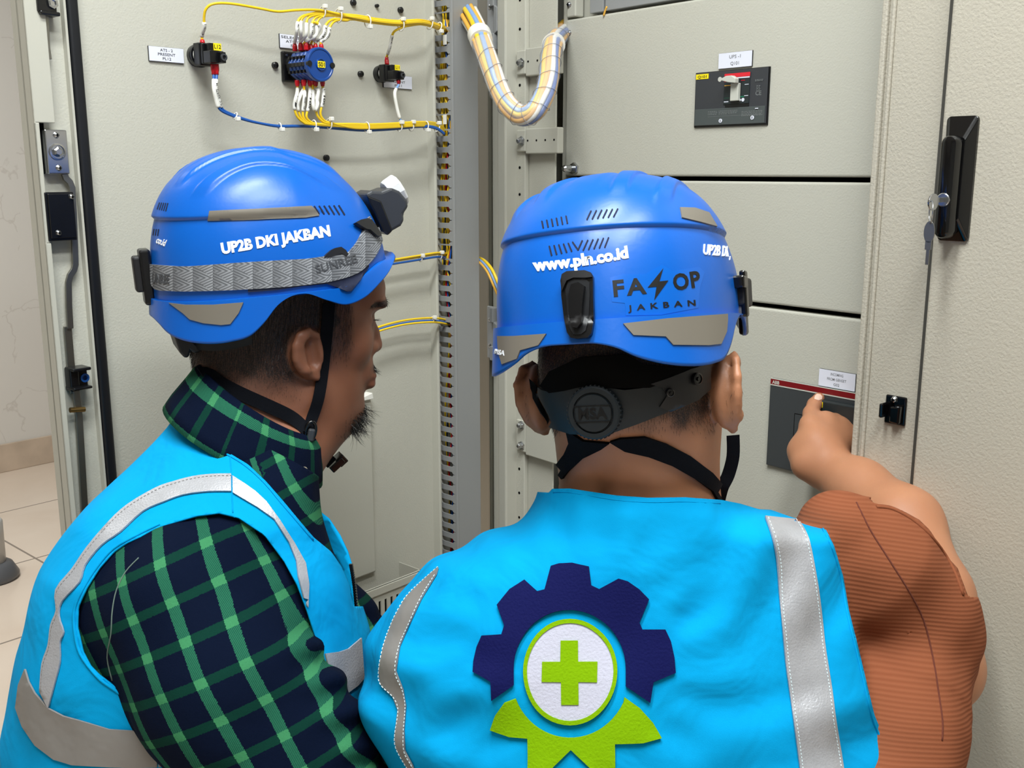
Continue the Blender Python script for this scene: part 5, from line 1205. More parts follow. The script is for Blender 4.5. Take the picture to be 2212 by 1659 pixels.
# ---------------- right worker ----------------
P2 = thing('person', 'worker in terracotta shirt and blue vest with gear emblem, pointing at the breaker', 'person', (at(1350, 1400, 1.04).x, .9, 0))
T2 = Torso(at(1350, 1400, 1.04), 14,
    [(1215, 960), (1205, 1010), (1196, 1055), (1180, 1095), (1140, 1130), (1080, 1160), (1010, 1196), (950, 1240), (900, 1290), (862, 1350), (832, 1410), (812, 1470), (822, 1540), (850, 1610), (880, 1680), (900, 1800), (900, 2000)],
    [(1560, 960), (1566, 1010), (1572, 1055), (1590, 1086), (1640, 1108), (1700, 1124), (1755, 1136), (1795, 1175), (1825, 1240), (1850, 1330), (1870, 1430), (1885, 1540), (1890, 1700), (1880, 2000)],
    bf=[(-.5, .125), (-.1, .125), (.03, .120), (.11, .118), (.145, .115), (.2, .09)], bb=[(-.5, .13), (-.05, .12), (.08, .085), (.15, .055), (.2, .055)], yc=[(-.5, -.02), (0, 0), (.15, .02), (.2, .03)])
E2 = [at(1800, 1230, 1.07), at(1925, 1350, 1.10), at(2022, 1440, 1.14), at(2006, 1290, 1.18), at(1948, 1136, 1.26), at(1856, 1056, 1.335), at(1793, 1014, 1.375)]
R2 = [.042, .046, .047, .047, .047, .037, .029]
LA2 = [at(1010, 1370, 1.13), at(1000, 1560, 1.22), at(985, 1660, 1.30), at(1080, 1640, 1.40)]
K = [at(1750, 918, 1.415), at(1783, 909, 1.425), at(1814, 920, 1.432), at(1842, 940, 1.43)]
TIPD = 1.28/((Vector((-nR.x, -nR.y, 0))).dot(ray(1770, 858)))
def hand2(P):
    w = at(1782, 1000, 1.385); f = None
    for k, r in zip(K, (.0145, .0145, .0140, .0130)): d = rcone(P, w.lerp(k, .1), k, .019, r); f = d if f is None else smin(f, d, .016)
    f = smin(f, rcone(P, at(1790, 1012, 1.38), at(1762, 965, 1.40), .030, .026), .02)
    f = smin(f, chain(P, [at(1742, 1003, 1.39), at(1733, 975, 1.41), at(1748, 945, 1.445), at(1768, 925, 1.465)], [.0215, .0185, .0125, .0095], .01), .014)   # thumb folded under
    idx = [K[0], at(1752, 893, 1.440), at(1759, 874, 1.458), at(1769, 860, TIPD-.010)]
    f = smin(f, chain(P, idx, [.0128, .0112, .0100, .0085], .004), .006)
    for i, dz in ((1, 0), (2, 0), (3, 0)):
        k = K[i]; p = k+Vector((-nR.x, -nR.y, 0))*.036+Vector((0, 0, -.004)); q = p+Vector((0, 0, -.028))-Vector((-nR.x, -nR.y, 0))*.004; e = q-Vector((-nR.x, -nR.y, 0))*.018+Vector((0, 0, -.004))
        f = smin(f, chain(P, [k, p, q, e], [.0115, .0098, .0088, .0078], .003), .004)
    return f
FH2 = frame_of(H2)
def head_common(P, H, FHm):
    L = lambda x, y, z: H.L(x, y, z); f = ellip(P, L(.010 if H is H2 else 0, .010, .012), FHm.T, (.085 if H is H2 else .074, .108, .112))
    return f, L
def ears2(P):
    a = near(P, H2.L(.110, .002, -.082), .06, lambda Q_: ear(Q_, H2, 1, (.101, .002, -.082), .15, 1.2, .007, .65)); return np.minimum(a, near(P, H2.L(-.090, .002, -.080), .06, lambda Q_: ear(Q_, H2, -1, (-.086, .002, -.080), .15, 1.2, .007, .65)))
def f_body2(P):
    f, L = head_common(P, H2, FH2)
    f = smin(f, ellip(P, L(.006, .045, -.08), FH2.T, (.074, .066, .075)), .03); f = smin(f, ellip(P, L(.006, -.045, -.052), FH2.T, (.070, .052, .062)), .03)
    f = smin(f, rcone(P, L(0, .09, -.14), L(0, .08, -.135), .022, .03), .03)
    f = smin(f, rcone(P, L(0, .135, -.06), L(0, .14, -.078), .010, .013), .01)
    nb = at(1385, 1130, 1.065); ofs = H2.D(1, 0, 0)*.014
    for s_ in (-1, 1): f = smin(f, rcone(P, L(.010, -.002, -.07)+ofs*s_, nb+ofs*s_, .068, .068), .03)
    f = smin(f, rcone(P, at(1255, 1160, 1.08), at(1515, 1160, 1.08), .035, .035), .02)
    f = smin(f, ears2(P), .004)
    f = smin(f, T2(P, -.022), .02)
    f = smin(f, chain(P, E2, R2, .02), .03); f = smin(f, near(P, at(1770, 940, 1.425), .13, hand2), .012)
    la = chain(P, LA2, [.055, .045, .036, .028], .02); f = smin(f, la, .02)
    hd = LA2[-1]; v = (LA2[-1]-LA2[-2]).normalized(); s_ = v.cross(Vector((0, 0, 1))).normalized()
    h = rcone(P, hd, hd+v*.07, .028, .024)
    for i in range(4): b0 = hd+v*.07+s_*(.016*(i-1.5)); h = smin(h, chain(P, [b0, b0+v*.03-Vector((0, 0, .006)), b0+v*.048-Vector((0, 0, .022))], [.0095, .009, .0078], .003), .005)
    h = smin(h, chain(P, [hd+v*.02-s_*.02, hd+v*.05-s_*.042, hd+v*.07-s_*.046-Vector((0, 0, .008))], [.013, .010, .0085], .004), .008)
    return smin(f, h, .012)
def loc_head(v, H): return (v-np.array(H.c))@np.linalg.inv(np.array(H.R)).T
def mask2(v):
    em_ = sstep(-.001, .004, ears2(v)); q = loc_head(v, H2); x, y, z = q.T; m = sstep(-.128, -.078, z+.012*fnoise(v, 60, 2))*(1-sstep(-.002, .022, y)); m = m*(q[:, 2] > -.2); m = np.maximum(m, sstep(-.075, -.03, z)*(np.abs(x) > .02)*(1-sstep(.03, .06, y)))
    return np.stack([np.minimum(m*1.3, 1)*em_, np.zeros_like(m), np.zeros_like(m)], 1)
v2, F2, body2 = skin_obj('body', f_body2, (-.36, .55, .42), (.75, 1.55, 1.42), .0028, M['skin_right'], P2, mask2)
q = loc_head(v2, H2); mk = mask2(v2)[:, 0]; n2 = vnormals(v2, F2); d_dn = -np.array(FH2)[:, 2]
cand = np.where((RNG.random(len(v2)) < mk*1.2) & (mk > .06) & (q[:, 2] < .01) & (q[:, 2] > -.14) & (v2[:, 2] > 1.0))[0]; cand = RNG.choice(cand, min(9000, len(cand)), replace=False)
strands('hair', v2[cand], n2[cand]*.45+d_dn*.8+RNG.normal(0, .12, (len(cand), 3)), lambda: .0022+.003*RNG.random(), P2, .00016, 1, .05)
nb = mesh_bvh(body2)
decal('fingernail', [[(1759, 862), (1760, 855), (1765, 851), (1772, 852), (1776, 857), (1775, 863), (1768, 865)]], nb, mat('nail', srgb(226, 190, 170), .25), P2, off=.0002, th=.0003, step=4)
# terracotta shirt: body and right sleeve
S2 = [at(1806, 1142, 1.03), at(1880, 1218, 1.045), at(1958, 1325, 1.075), at(1980, 1432, 1.09)]
def f_shirt2(P):
    t = T2(P, -.006); s_ = chain(P, S2, [.039, .060, .066, .062], .03)
    dr = chain(P, [at(1960, 1400, 1.07), at(1925, 1560, 1.03), at(1890, 1720, 1.0)], [.062, .066, .078], .03)
    f = smin(smin(t, s_, .02), dr, .02)
    ls = chain(P, [at(1004, 1302, 1.12), at(1010, 1450, 1.17), at(1000, 1560, 1.22)], [.052, .050, .050], .02); f = smin(f, ls, .03)
    # folds running along the sleeve
    ax = np.array((S2[3]-S2[0]).normalized()); q = P-A3(S2[0]); along = q@ax; rad = q-along[:, None]*ax; an = np.arctan2(rad@np.array(_RT), rad@np.array(_FW))
    f = f+.0018*np.sin(an*7+along*16)*sstep(.02, .08, along)*(s_ < .03)+.0022*fnoise(P, 28, 5)
    # open end of the sleeve: cut where the forearm comes out
    return f
def uv_sleeve2(v):
    ax = np.array((S2[3]-S2[1]).normalized()); q = v-A3(S2[1]); al = q@ax; y = q@np.array(tuple((_DN+_RT*-.12).normalized())); return np.stack([al, y+.004*fnoise(v, 14, 1), np.zeros(len(v))], 1)
sv, sF = polygonise(f_shirt2, (-.36, .6, .40), (.75, 1.35, 1.35), .004); sv = relax(sv, sF, 2, .4)
px_, py_, d_ = px_of(sv)
open_ = np.array([(1890, 1088), (1930, 1092), (1985, 1122), (2030, 1165), (2068, 1225), (2092, 1290), (2150, 1290), (2150, 900), (1890, 900)])
cut1 = -poly_sd(px_, py_, open_)*.0005
far = (sv-A3(at(2000, 1330, 1.118)))@np.array(tuple((_FW*.75-_DN*.55+_RT*.0).normalized()))   # the opening faces away and up, towards the forearm
cut2 = np.where(px_ > 1880, far, -1); neck = (sv-A3(T2.O))@T2.Z-.150
nk2 = np.array([(0, 300), (0, 1000), (900, 1000), (1180, 1068), (1250, 1066), (1330, 1078), (1480, 1081), (1566, 1092), (1640, 1120), (1700, 1134), (1716, 1116), (1716, 300)]); cut3 = -poly_sd(px_, py_, nk2)*.0005
g = np.maximum(np.maximum(cut1, cut2), cut3)
lcut = np.where(px_ < 1000, (sv-A3(at(1000, 1555, 1.22)))@np.array(tuple((LA2[2]-LA2[1]).normalized())), -1); g = np.maximum(g, lcut); cv, cF = clip_mesh(sv, sF, g)
sh2 = obj('shirt', NM(cv, cF), M['ribbed'], P2, smooth=True, recalc=False, solid=.0022, uv3=uv_sleeve2(cv)); sh2b = mesh_bvh(sh2)
# seam line of the sleeve
def line_px(name, pts, bvh, w, mt, parent, off=.0006, sm=4, **k):
    P = spl2(pts, sm); out = []
    for x, y in P:
        h, n = cast(bvh, x, y)
        if h is not None: out.append(h+(n if n.dot(h-CAM) < 0 else -n)*off)
    if len(out) < 3: return None
    return obj(name, MB().tube(out, w, 6), mt, parent, smooth=True, **k)
line_px('seam', [(1890, 1100), (1850, 1085), (1880, 1145), (1918, 1205), (1962, 1275), (1995, 1340), (2015, 1420), (2028, 1500), (2036, 1560), (2035, 1600)][1:], sh2b, .0009, M['seam_dark'], P2, off=0)
hemp = [(1893, 1095), (1930, 1101), (1980, 1130), (2022, 1172), (2058, 1228), (2080, 1285)]
line_px('sleeve_hem', hemp, sh2b, .0019, M['ribbed'], P2, off=.0002)
# vest
def f_vest2(P):
    f = T2(P, .012); x, y, z = T2.loc(P)
    f = f+-.0012+.0062*fnoise(P*np.array([1.6, 1, .8]), 9, 1)+.0034*fnoise(P*np.array([1.5, 1, .7]), 22, 2)
    px, py, d = px_of(P); w = np.exp(-((px-1240)**2+(py-1420)**2)/(420.0**2)); an = np.arctan2(py-1420, px-1240); rr = np.hypot(px-1240, py-1420)
    f = f+.0020*np.sin(an*19+rr*.006)*w*sstep(215, 260, rr)*(1-sstep(330, 430, rr))
    f = f+.0026*np.sin((px*.8+py*.55-300)*.052+1.5*np.sin(py*.008))*sstep(1380, 1500, px)*(1-sstep(1280, 1460, py))+.0030*np.sin((px*-.42+py*.9)*.040+np.sin(px*.012))*(1-sstep(1020, 1180, px))*sstep(1330, 1460, py)+.0010*np.sin((px*.9-py*.3)*.05)*(1-sstep(1100, 1200, px))*(1-sstep(1230, 1330, py))+.0030*np.sin((px*.35+py*.93)*.036)*sstep(1450, 1560, px)*sstep(1440, 1560, py)
    return f
vv_, vF = polygonise(f_vest2, (-.36, .6, .38), (.6, 1.3, 1.30), .004); vv_ = relax(vv_, vF, 3, .5)
px_, py_, d_ = px_of(vv_); x_, y_, z_ = T2.loc(vv_)
arm = np.array([(1776, 1050), (1778, 1131), (1802, 1179), (1822, 1246), (1834, 1318), (1854, 1397), (1873, 1477), (1889, 1544), (1917, 1612), (1941, 1659), (2000, 1900), (2300, 1900), (2300, 1000)])
g = -poly_sd(px_, py_, arm)*.0005
topl = np.array([(0, 300), (0, 1040), (1150, 1062), (1186, 1064), (1192, 1056), (1230, 1055), (1330, 1070), (1400, 1075), (1480, 1074), (1560, 1080), (1600, 1088), (1640, 1100), (1760, 1105), (2200, 1000), (2200, 300)]); g = np.maximum(g, -poly_sd(px_, py_, topl)*.0005)
lh = np.hypot(y_-.055, (z_-.02)*.62)-.085; g = np.maximum(g, np.where((px_ < 1150) & (y_ > .03), -lh*1.0, -1))
front = np.where(y_ > 0.02, .012-np.abs(x_-.0), -1); g = np.maximum(g, front)
g = np.maximum(g, -z_-.42)
cv, cF = clip_mesh(vv_, vF, g); vest2 = obj('vest', NM(cv, cF), M['vest'], P2, smooth=True, recalc=False, solid=.002); vb2 = mesh_bvh(vest2)
Q = lambda L, k=2.5175, ox=800, oy=1000: [(ox+x/k, oy+y/k) for x, y in L]
gear = Q([(985, 565), (1030, 551), (1100, 547), (1190, 565), (1202, 665), (1245, 685), (1350, 628), (1400, 643), (1460, 685), (1513, 740), (1463, 865), (1480, 905), (1600, 905), (1630, 970), (1650, 1060), (1657, 1140), (1537, 1190), (1517, 1302), (1388, 1215)]+[(1084+304*math.cos(a), 1120-320*math.sin(a)) for a in [math.pi*i/28 for i in range(29)]]+[(780, 1205), (660, 1287), (655, 1190), (563, 1140), (567, 1080), (585, 1000), (612, 938), (715, 932), (730, 885), (692, 775), (760, 690), (840, 640), (910, 700), (950, 690)])
ell = lambda cx, cy, a, b, n=48: [(cx+a*math.cos(2*math.pi*i/n), cy+b*math.sin(2*math.pi*i/n)) for i in range(n)]
em = decal('emblem', [gear], vb2, M['navy_thread'], vest2, off=.0026, th=.0012, step=9, label='navy embroidered gear emblem')
decal('emblem_ring', [Q(ell(1086, 1135, 255, 288)), Q(ell(1086, 1135, 234, 264))], vb2, M['lime_thread'], vest2, off=.0028, th=.0018, step=6, label='lime embroidered ring')
decal('emblem_disc', [Q(ell(1086, 1135, 236, 266))], vb2, M['white_thread'], vest2, off=.0026, th=.0010, step=8, label='white embroidered disc')
decal('emblem_cross', [Q([(1034, 965), (1126, 965), (1128, 1080), (1234, 1080), (1232, 1192), (1130, 1190), (1132, 1312), (1038, 1312), (1036, 1190), (932, 1188), (934, 1080), (1032, 1080)])], vb2, M['lime_thread'], vest2, off=.0030, th=.0016, step=7, label='lime embroidered cross')
decal('emblem_leaves', [Q([(1088+320*math.cos(math.radians(a)), 1150+342*math.sin(math.radians(a))) for a in range(158, 20, -6)]+[(1380, 1272), (1460, 1330), (1530, 1410), (1577, 1497), (1480, 1520), (1330, 1525), (1332, 1600), (1335, 1790), (1270, 1740), (1195, 1659), (1090, 1557), (985, 1659), (930, 1720), (862, 1790), (860, 1600), (858, 1495), (760, 1485), (655, 1445), (680, 1370), (730, 1300)])], vb2, M['lime_thread'], vest2, off=.0026, th=.0012, step=9, label='lime embroidered leaves')
stL = [(949, 1228), (919, 1254), (879, 1294), (852, 1342), (832, 1397), (823, 1445), (826, 1477), (852, 1504), (862, 1532), (855, 1588), (860, 1616), (885, 1659), (910, 1720), (930, 1720), (905, 1680), (893, 1650), (877, 1620), (875, 1576), (879, 1524), (873, 1488), (858, 1449), (866, 1397), (885, 1353), (913, 1294), (945, 1242)]
decal('reflective_strip', [stL], vb2, M['tape_dull'], vest2, off=.0024, th=.0004, step=9)
stRl = [(1651, 1119), (1665, 1159), (1675, 1207), (1681, 1278), (1687, 1338), (1695, 1429), (1707, 1516), (1726, 1659), (1735, 1740)]; stRr = [(1830, 1740), (1818, 1659), (1802, 1556), (1794, 1489), (1780, 1397), (1770, 1318), (1760, 1238), (1746, 1167), (1724, 1127)]
decal('reflective_strip', [spl2(stRl, 3)+spl2(stRr, 3)], vb2, M['tape'], vest2, off=.0024, th=.0004, step=9)
def stitches(pts, parent, bvh, n, off=.0030, mt='vest_stitch', w=.00045):
    P = spl2(pts, 8); L = [0]
    for a, b in zip(P, P[1:]): L.append(L[-1]+math.dist(a, b))
    m = MB()
    for i in range(n):
        a, b = L[-1]*i/n, L[-1]*(i+.55)/n; q = []
        for t in (a, b): x = np.interp(t, L, [p[0] for p in P]); y = np.interp(t, L, [p[1] for p in P]); h, nn = cast(bvh, x, y); q.append(None if h is None else h-nn*(off if nn.dot(h-CAM) > 0 else -off))
        if q[0] is not None and q[1] is not None and (q[0]-q[1]).length < .02: m.tube(q, w, 4)
    if m.v: obj('stitching', m, M[mt], parent, kind='stuff')
stitches([(x+6, y+4) for x, y in stRl[:-1]], vest2, vb2, 70); stitches([(x-6, y) for x, y in stRr[::-1][:-1]], vest2, vb2, 70)
stitches([(x+1, y) for x, y in stL[:12]], vest2, vb2, 60); stitches(stL[14:], vest2, vb2, 60)
# hems
line_px('hem', [(1195, 1064), (1232, 1064), (1330, 1080), (1400, 1085), (1480, 1084), (1556, 1088)], vb2, .0006, M['vest'], vest2, off=.0001)
line_px('hem', [(1776, 1140), (1798, 1186), (1817, 1250), (1829, 1320), (1848, 1400), (1867, 1480), (1884, 1550), (1912, 1620)], vb2, .0013, M['vest'], vest2, off=.0002)
legs(P2, (.06, .80, .50), (0, 1, 0), (1, 0, 0))
# ---------------- left worker ----------------
def Lp(H, px, py, x=0, off=0):
    """point of the photo taken on the plane x = const of that head"""
    R = frame_of(H); n = Vector(R[:, 0].tolist()); o = H.L(x, 0, 0); d = ray(px, py); return CAM+d*((o-CAM).dot(n)/d.dot(n))
P1 = thing('person', 'bearded worker in profile, blue vest over green plaid shirt, watching the breakers', 'person', (at(400, 1500, 1.12).x, 1.0, 0))
F1 = frame_of(H1)
T1 = Torso(at(400, 1400, 1.13), 6,
    [(362, 905), (310, 975), (245, 1050), (185, 1115), (145, 1185), (112, 1262), (92, 1340), (72, 1420), (52, 1520), (36, 1600), (24, 1659), (10, 1800), (5, 2000)],
    [(660, 905), (668, 950), (676, 1010), (682, 1070), (692, 1130), (716, 1195), (742, 1255), (758, 1320), (771, 1400), (780, 1475), (770, 1540), (760, 1600), (750, 1700), (740, 2000)],
    bf=[(-.6, .13), (-.05, .13), (.06, .125), (.15, .115), (.19, .088), (.24, .055), (.3, .05)], bb=[(-.6, .13), (.1, .13), (.18, .10), (.25, .07), (.3, .06)], yc=[(-.6, 0), (.1, 0), (.19, .035), (.24, .07), (.3, .08)], n=2.3)
RA1 = [at(395, 1312, 1.055), at(492, 1492, 1.02), at(622, 1652, 1.02), at(745, 1830, 1.04), at(930, 1790, 1.24)]
LA1 = [at(620, 1230, 1.30), at(770, 1430, 1.33), at(830, 1600, 1.32), at(905, 1720, 1.25)]
def hand1(P, wr, v, s_):
    v = v.normalized(); u = v.cross(Vector((0, 0, 1))).normalized(); h = rcone(P, wr, wr+v*.07, .026, .023)
    for i in range(4): b0 = wr+v*.072+u*(.016*(i-1.5)); h = smin(h, chain(P, [b0, b0+v*.03-Vector((0, 0, .008)), b0+v*.045-Vector((0, 0, .026))], [.0095, .0088, .0076], .003), .005)
    return smin(h, chain(P, [wr+v*.02+u*.02*s_, wr+v*.05+u*.042*s_, wr+v*.072+u*.044*s_-Vector((0, 0, .01))], [.013, .010, .0085], .004), .008)
EYE = [(.031, 800, 697)]
def ears1(P):
    a = near(P, H1.L(E1C[0]+.01, E1C[1], E1C[2]), .05, lambda Q_: ear(Q_, H1, 1, E1C, .12, .95, 0., 1.25)); return np.minimum(a, near(P, H1.L(-E1C[0]-.01, E1C[1], E1C[2]), .05, lambda Q_: ear(Q_, H1, -1, (-E1C[0], E1C[1], E1C[2]), .12, .95)))
def head1(P):
    f, L = head_common(P, H1, F1); S = lambda x, y, xx=0: Lp(H1, x, y, xx)
    f = smin(f, ellip(P, S(703, 695, 0), F1.T, (.063, .058, .082)), .025)                       # face
    f = smin(f, ellip(P, S(768, 620, 0), F1.T, (.056, .034, .030)), .015)                        # forehead
    f = smin(f, ellip(P, S(698, 835, 0), F1.T, (.053, .048, .044)), .025)                         # jaw
    for s_ in (-1, 1):
        f = smin(f, rcone(P, S(672, 850, s_*.050), S(722, 908, s_*.028), .018, .017), .02)       # jaw line
        f = smin(f, ellip(P, S(766, 742, s_*.034), F1.T, (.021, .018, .024)), .015)               # cheek
    f = smin(f, rcone(P, S(748, 886), S(742, 894), .0185, .0175), .02)                             # chin
    f = smin(f, ellip(P, S(807, 650), F1.T, (.046, .0115, .009)), .008)                           # brow ridge
    for s_ in (-1, 1): f = smax(f, -ellip(P, S(820, 694, s_*.034), F1.T, (.019, .012, .011)), .008)
    for s_ in (-1, 1): f = smin(f, ellip(P, S(787, 693, s_*.031), F1.T, (.0135, .0105, .0085)), .004)
    f = smin(f, chain(P, [S(796, 690), S(804, 718), S(809, 744)], [.0070, .0085, .0100], .004), .007)     # nose
    for s_ in (-1, 1): f = smin(f, ellip(P, S(800, 752, s_*.012), F1.T, (.0075, .010, .008)), .006)
    f = smin(f, ellip(P, S(776, 795), F1.T, (.027, .017, .022)), .012)                           # mouth mound
    f = smin(f, ellip(P, S(798, 808), F1.T, (.020, .0075, .0060)), .005); f = smin(f, ellip(P, S(794, 826), F1.T, (.019, .009, .0075)), .005)
    f = smin(f, rcone(P, L(0, -.034, -.070), at(540, 975, 1.20), .064, .066), .05)               # neck
    f = smin(f, rcone(P, S(700, 890), at(610, 1000, 1.20), .035, .045), .03)
    f = smin(f, ears1(P), .004)
    return f
def f_body1(P):
    f = near(P, H1.L(0, .02, -.08), .25, head1)
    f = smin(f, T1(P, -.024), .02)
    f = smin(f, chain(P, RA1, [.055, .048, .045, .042, .030], .02), .03); f = smin(f, chain(P, LA1, [.050, .044, .040, .030], .02), .03)
    f = smin(f, hand1(P, RA1[-1], RA1[-1]-RA1[-2], -1), .012); return smin(f, hand1(P, LA1[-1], (LA1[-1]-LA1[-2])*.5+Vector((.05, .05, 0)), 1), .012)
_e = np.linalg.inv(np.array(H1.R))@np.array(Lp(H1, 671, 766, .070)-H1.c); E1C = (.068, float(_e[1]), float(_e[2]))
def mask1(v):
    em_ = sstep(-.001, .004, ears1(v)); x, y, z = loc_head(v, H1).T; nz = .010*fnoise(v, 70, 2)
    back = sstep(-.150, -.085, z+nz+.25*np.minimum(y+.02, 0))*(1-sstep(.0, .022, y+nz))         # nape and behind the ear
    top = sstep(-.068, -.040, z+nz)*(1-sstep(.062, .080, y+nz))                                # above the ear to the temple
    side = .55*sstep(-.125, -.06, z)*(1-sstep(.010, .022, np.abs(y-.062+(z+.09)*-.08)))*(np.abs(x) > .03)
    m = np.maximum(np.maximum(back, top), side)
    S = lambda a, b: loc_head(np.array([tuple(Lp(H1, a, b, 0))]), H1)[0]
    cb = S(728, 904); chin = np.exp(-(((y-cb[1])/.036)**2+((z-cb[2])/.020)**2+(x/.048)**2)**1.5); mb = S(806, 788); mo = np.exp(-(((y-mb[1])/.018)**2+((z-mb[2])/.007)**2+(x/.030)**2)**1.5)
    br = S(818, 648); brow = np.exp(-(((y-br[1]+np.abs(x)*.22)/.020)**2+((z-br[2]-.001)/.0045)**2)**2)*(np.abs(x) > .010)*(np.abs(x) < .052)
    m = np.maximum(np.maximum(m, .9*chin), np.maximum(.7*mo, .95*brow)); lp = S(798, 814); lips = np.exp(-(((z-lp[2])/.010)**2+(x/.022)**2)**2)*(y > lp[1]-.012)
    return np.stack([np.minimum(m*1.25, 1)*em_, lips*.8, 0*m], 1)
v1, Fq1, body1 = skin_obj('body', f_body1, (-.62, .70, .36), (.02, 1.62, 1.42), .0026, M['skin_left'], P1, mask1)
b1 = mesh_bvh(body1); q = loc_head(v1, H1); mk = mask1(v1)[:, 0]; n1 = vnormals(v1, Fq1); dn = -F1[:, 2]; bk = -F1[:, 1]
hd = (v1[:, 2] > 1.0) & (q[:, 2] < .02)
cand = np.where(hd & (RNG.random(len(v1)) < mk*.9) & (mk > .10) & (q[:, 1] < .085))[0]; cand = RNG.choice(cand, min(12000, len(cand)), replace=False)
ln = .003+.006*sstep(-.12, -.03, q[cand, 2]); it_ = iter(ln.tolist()+[.004])
strands('hair', v1[cand], n1[cand]*.30+dn*.85+bk*.25+RNG.normal(0, .12, (len(cand), 3)), lambda: next(it_), P1, .0002, 2, .1)
def patch(px, py, rad, n, sx=.03):
    c = loc_head(np.array([tuple(Lp(H1, px, py, 0))]), H1)[0]; d = ((q[:, 1]-c[1])/rad[0])**2+((q[:, 2]-c[2])/rad[1])**2+(q[:, 0]/sx)**2; i = np.where(d < 1)[0]; return RNG.choice(i, min(n, len(i)), replace=len(i) < n)
fw = F1[:, 1]
i = patch(728, 903, (.048, .021), 3000, .046); strands('beard', v1[i], n1[i]*.55+dn*.55+fw*.25+RNG.normal(0, .25, (len(i), 3)), lambda: .007+.019*RNG.random()**1.5, P1, .00030, 5, .55)
i = patch(808, 792, (.016, .006), 300, .028); strands('moustache', v1[i], n1[i]*.55+dn*.75+fw*.2+RNG.normal(0, .18, (len(i), 3)), lambda: .004+.007*RNG.random(), P1, .00024, 3, .3)
i = np.where((mk > .5) & (q[:, 1] > .09) & (q[:, 2] > -.06) & (q[:, 2] < .0))[0]
if len(i): i = RNG.choice(i, min(500, len(i))); strands('eyebrow', v1[i], n1[i]*.5+bk*.5+RNG.normal(0, .15, (len(i), 3)), lambda: .003+.004*RNG.random(), P1, .0002, 2, .2)
lr = [Lp(H1, 806+k*.35, 691+k*.1, .034) for k in range(14)]; strands('eyelash', lr, [fw*.9+F1[:, 0]*.25+F1[:, 2]*(.1-.02*k) for k in range(14)], lambda: .0085, P1, .0002, 3, .2, (0, 0, .3))
# plaid shirt
SR = [.089, .085, .083, .070, .05]
ARMAX = (at(620, 1640, 1.0)-at(400, 1290, 1.0)).normalized()
def f_shirt1(P):
    t = T1(P, -.004); a = chain(P, [RA1[0], RA1[1], RA1[2], RA1[3], RA1[4]], SR, .03); ax = np.array(ARMAX); qv = P-A3(RA1[0]); al = qv@ax; rad = qv-al[:, None]*ax; an = np.arctan2(rad@np.array(_RT), rad@np.array(_FW))
    fold = .0035*np.sin(al*52+np.cos(an+1.2)*2.6)*sstep(.10, .22, al)*sstep(-.8, .5, np.sin(an+.2))+.0030*fnoise(P, 16, 8)+.0016*fnoise(P, 34, 9)
    px, py, d = px_of(P); crease = np.exp(-((px-(690+(py-1400)*.42))/60.0)**2)*sstep(1300, 1420, py); fold = fold+.0055*np.sin(py*.075+px*.02)*crease
    a = a+fold
    b = chain(P, LA1, [.062, .058, .054, .040], .03)+.003*fnoise(P, 22, 4)+.0025*np.sin((P@np.array([.3, .2, 1.]))*150)
    return smin(smin(t, a, .025), b, .02)
def uv_plaid(v):
    D1 = (_RT*.36+_DN*.93); D2 = (_RT*.87-_DN*.49); D1.normalize(); D2.normalize(); ax = np.array(ARMAX); qv = v-A3(RA1[1]); al = qv@ax; rad = qv-al[:, None]*ax
    sx = np.cross(ax, np.array(_FW)); sx /= np.linalg.norm(sx); c = .115*np.arcsin(np.clip((rad@sx)/.145, -.99, .99))    # across the sleeve
    pl = qv@np.array(D2)*0; ex, ey = ax@np.array(D1), ax@np.array(D2); ex2, ey2 = sx@np.array(D1), sx@np.array(D2)
    qx, qy, _d = px_of(v); nk_ = (qx > 560) & (qy < 1215) & (qx+.0*qy > 560+(qy-1000)*.35)
    U_ = np.stack([al*ey+c*ey2+.003*fnoise(v, 9, 3), al*ex+c*ex2+.003*fnoise(v, 9, 6), 0*al], 1)
    E1_ = np.array(tuple((_RT*.5+_DN*.85).normalized())); E2_ = np.array(tuple((_RT*.85-_DN*.5).normalized())); U_[nk_, 0] = (qv@E2_)[nk_]; U_[nk_, 1] = (qv@E1_)[nk_]; return U_
sv, sF = polygonise(f_shirt1, (-.66, .70, .36), (.03, 1.66, 1.25), .004); sv = relax(sv, sF, 2, .4); px_, py_, d_ = px_of(sv)
g = np.where((d_ > 1.0) & (py_ < 1120), (sv-A3(at(560, 965, 1.17)))@np.array(tuple((_DN*-.82+_RT*.42+_FW*.2).normalized())), -1)
wr = (sv-A3(RA1[-1].lerp(RA1[-2], .1)))@np.array(tuple((RA1[-1]-RA1[-2]).normalized())); g = np.maximum(g, np.where(px_ > 860, np.where(d_ < 1.24, wr, -1), -1))
wl = (sv-A3(LA1[-1].lerp(LA1[-2], .1)))@np.array(tuple((LA1[-1]-LA1[-2]).normalized())); g = np.maximum(g, np.where((px_ > 850) & (d_ >= 1.2), wl, -1))
cv, cF = clip_mesh(sv, sF, g); shirt1 = obj('shirt', NM(cv, cF), M['plaid'], P1, smooth=True, recalc=False, solid=.0015, uv3=uv_plaid(cv)); s1b = mesh_bvh(shirt1)
line_px('seam', [(300, 1205), (272, 1235), (252, 1275), (243, 1320), (240, 1370), (232, 1420), (243, 1470)], s1b, .0007, mat('thread_grey_green', srgb(90, 108, 100), .8), shirt1, off=.0003)
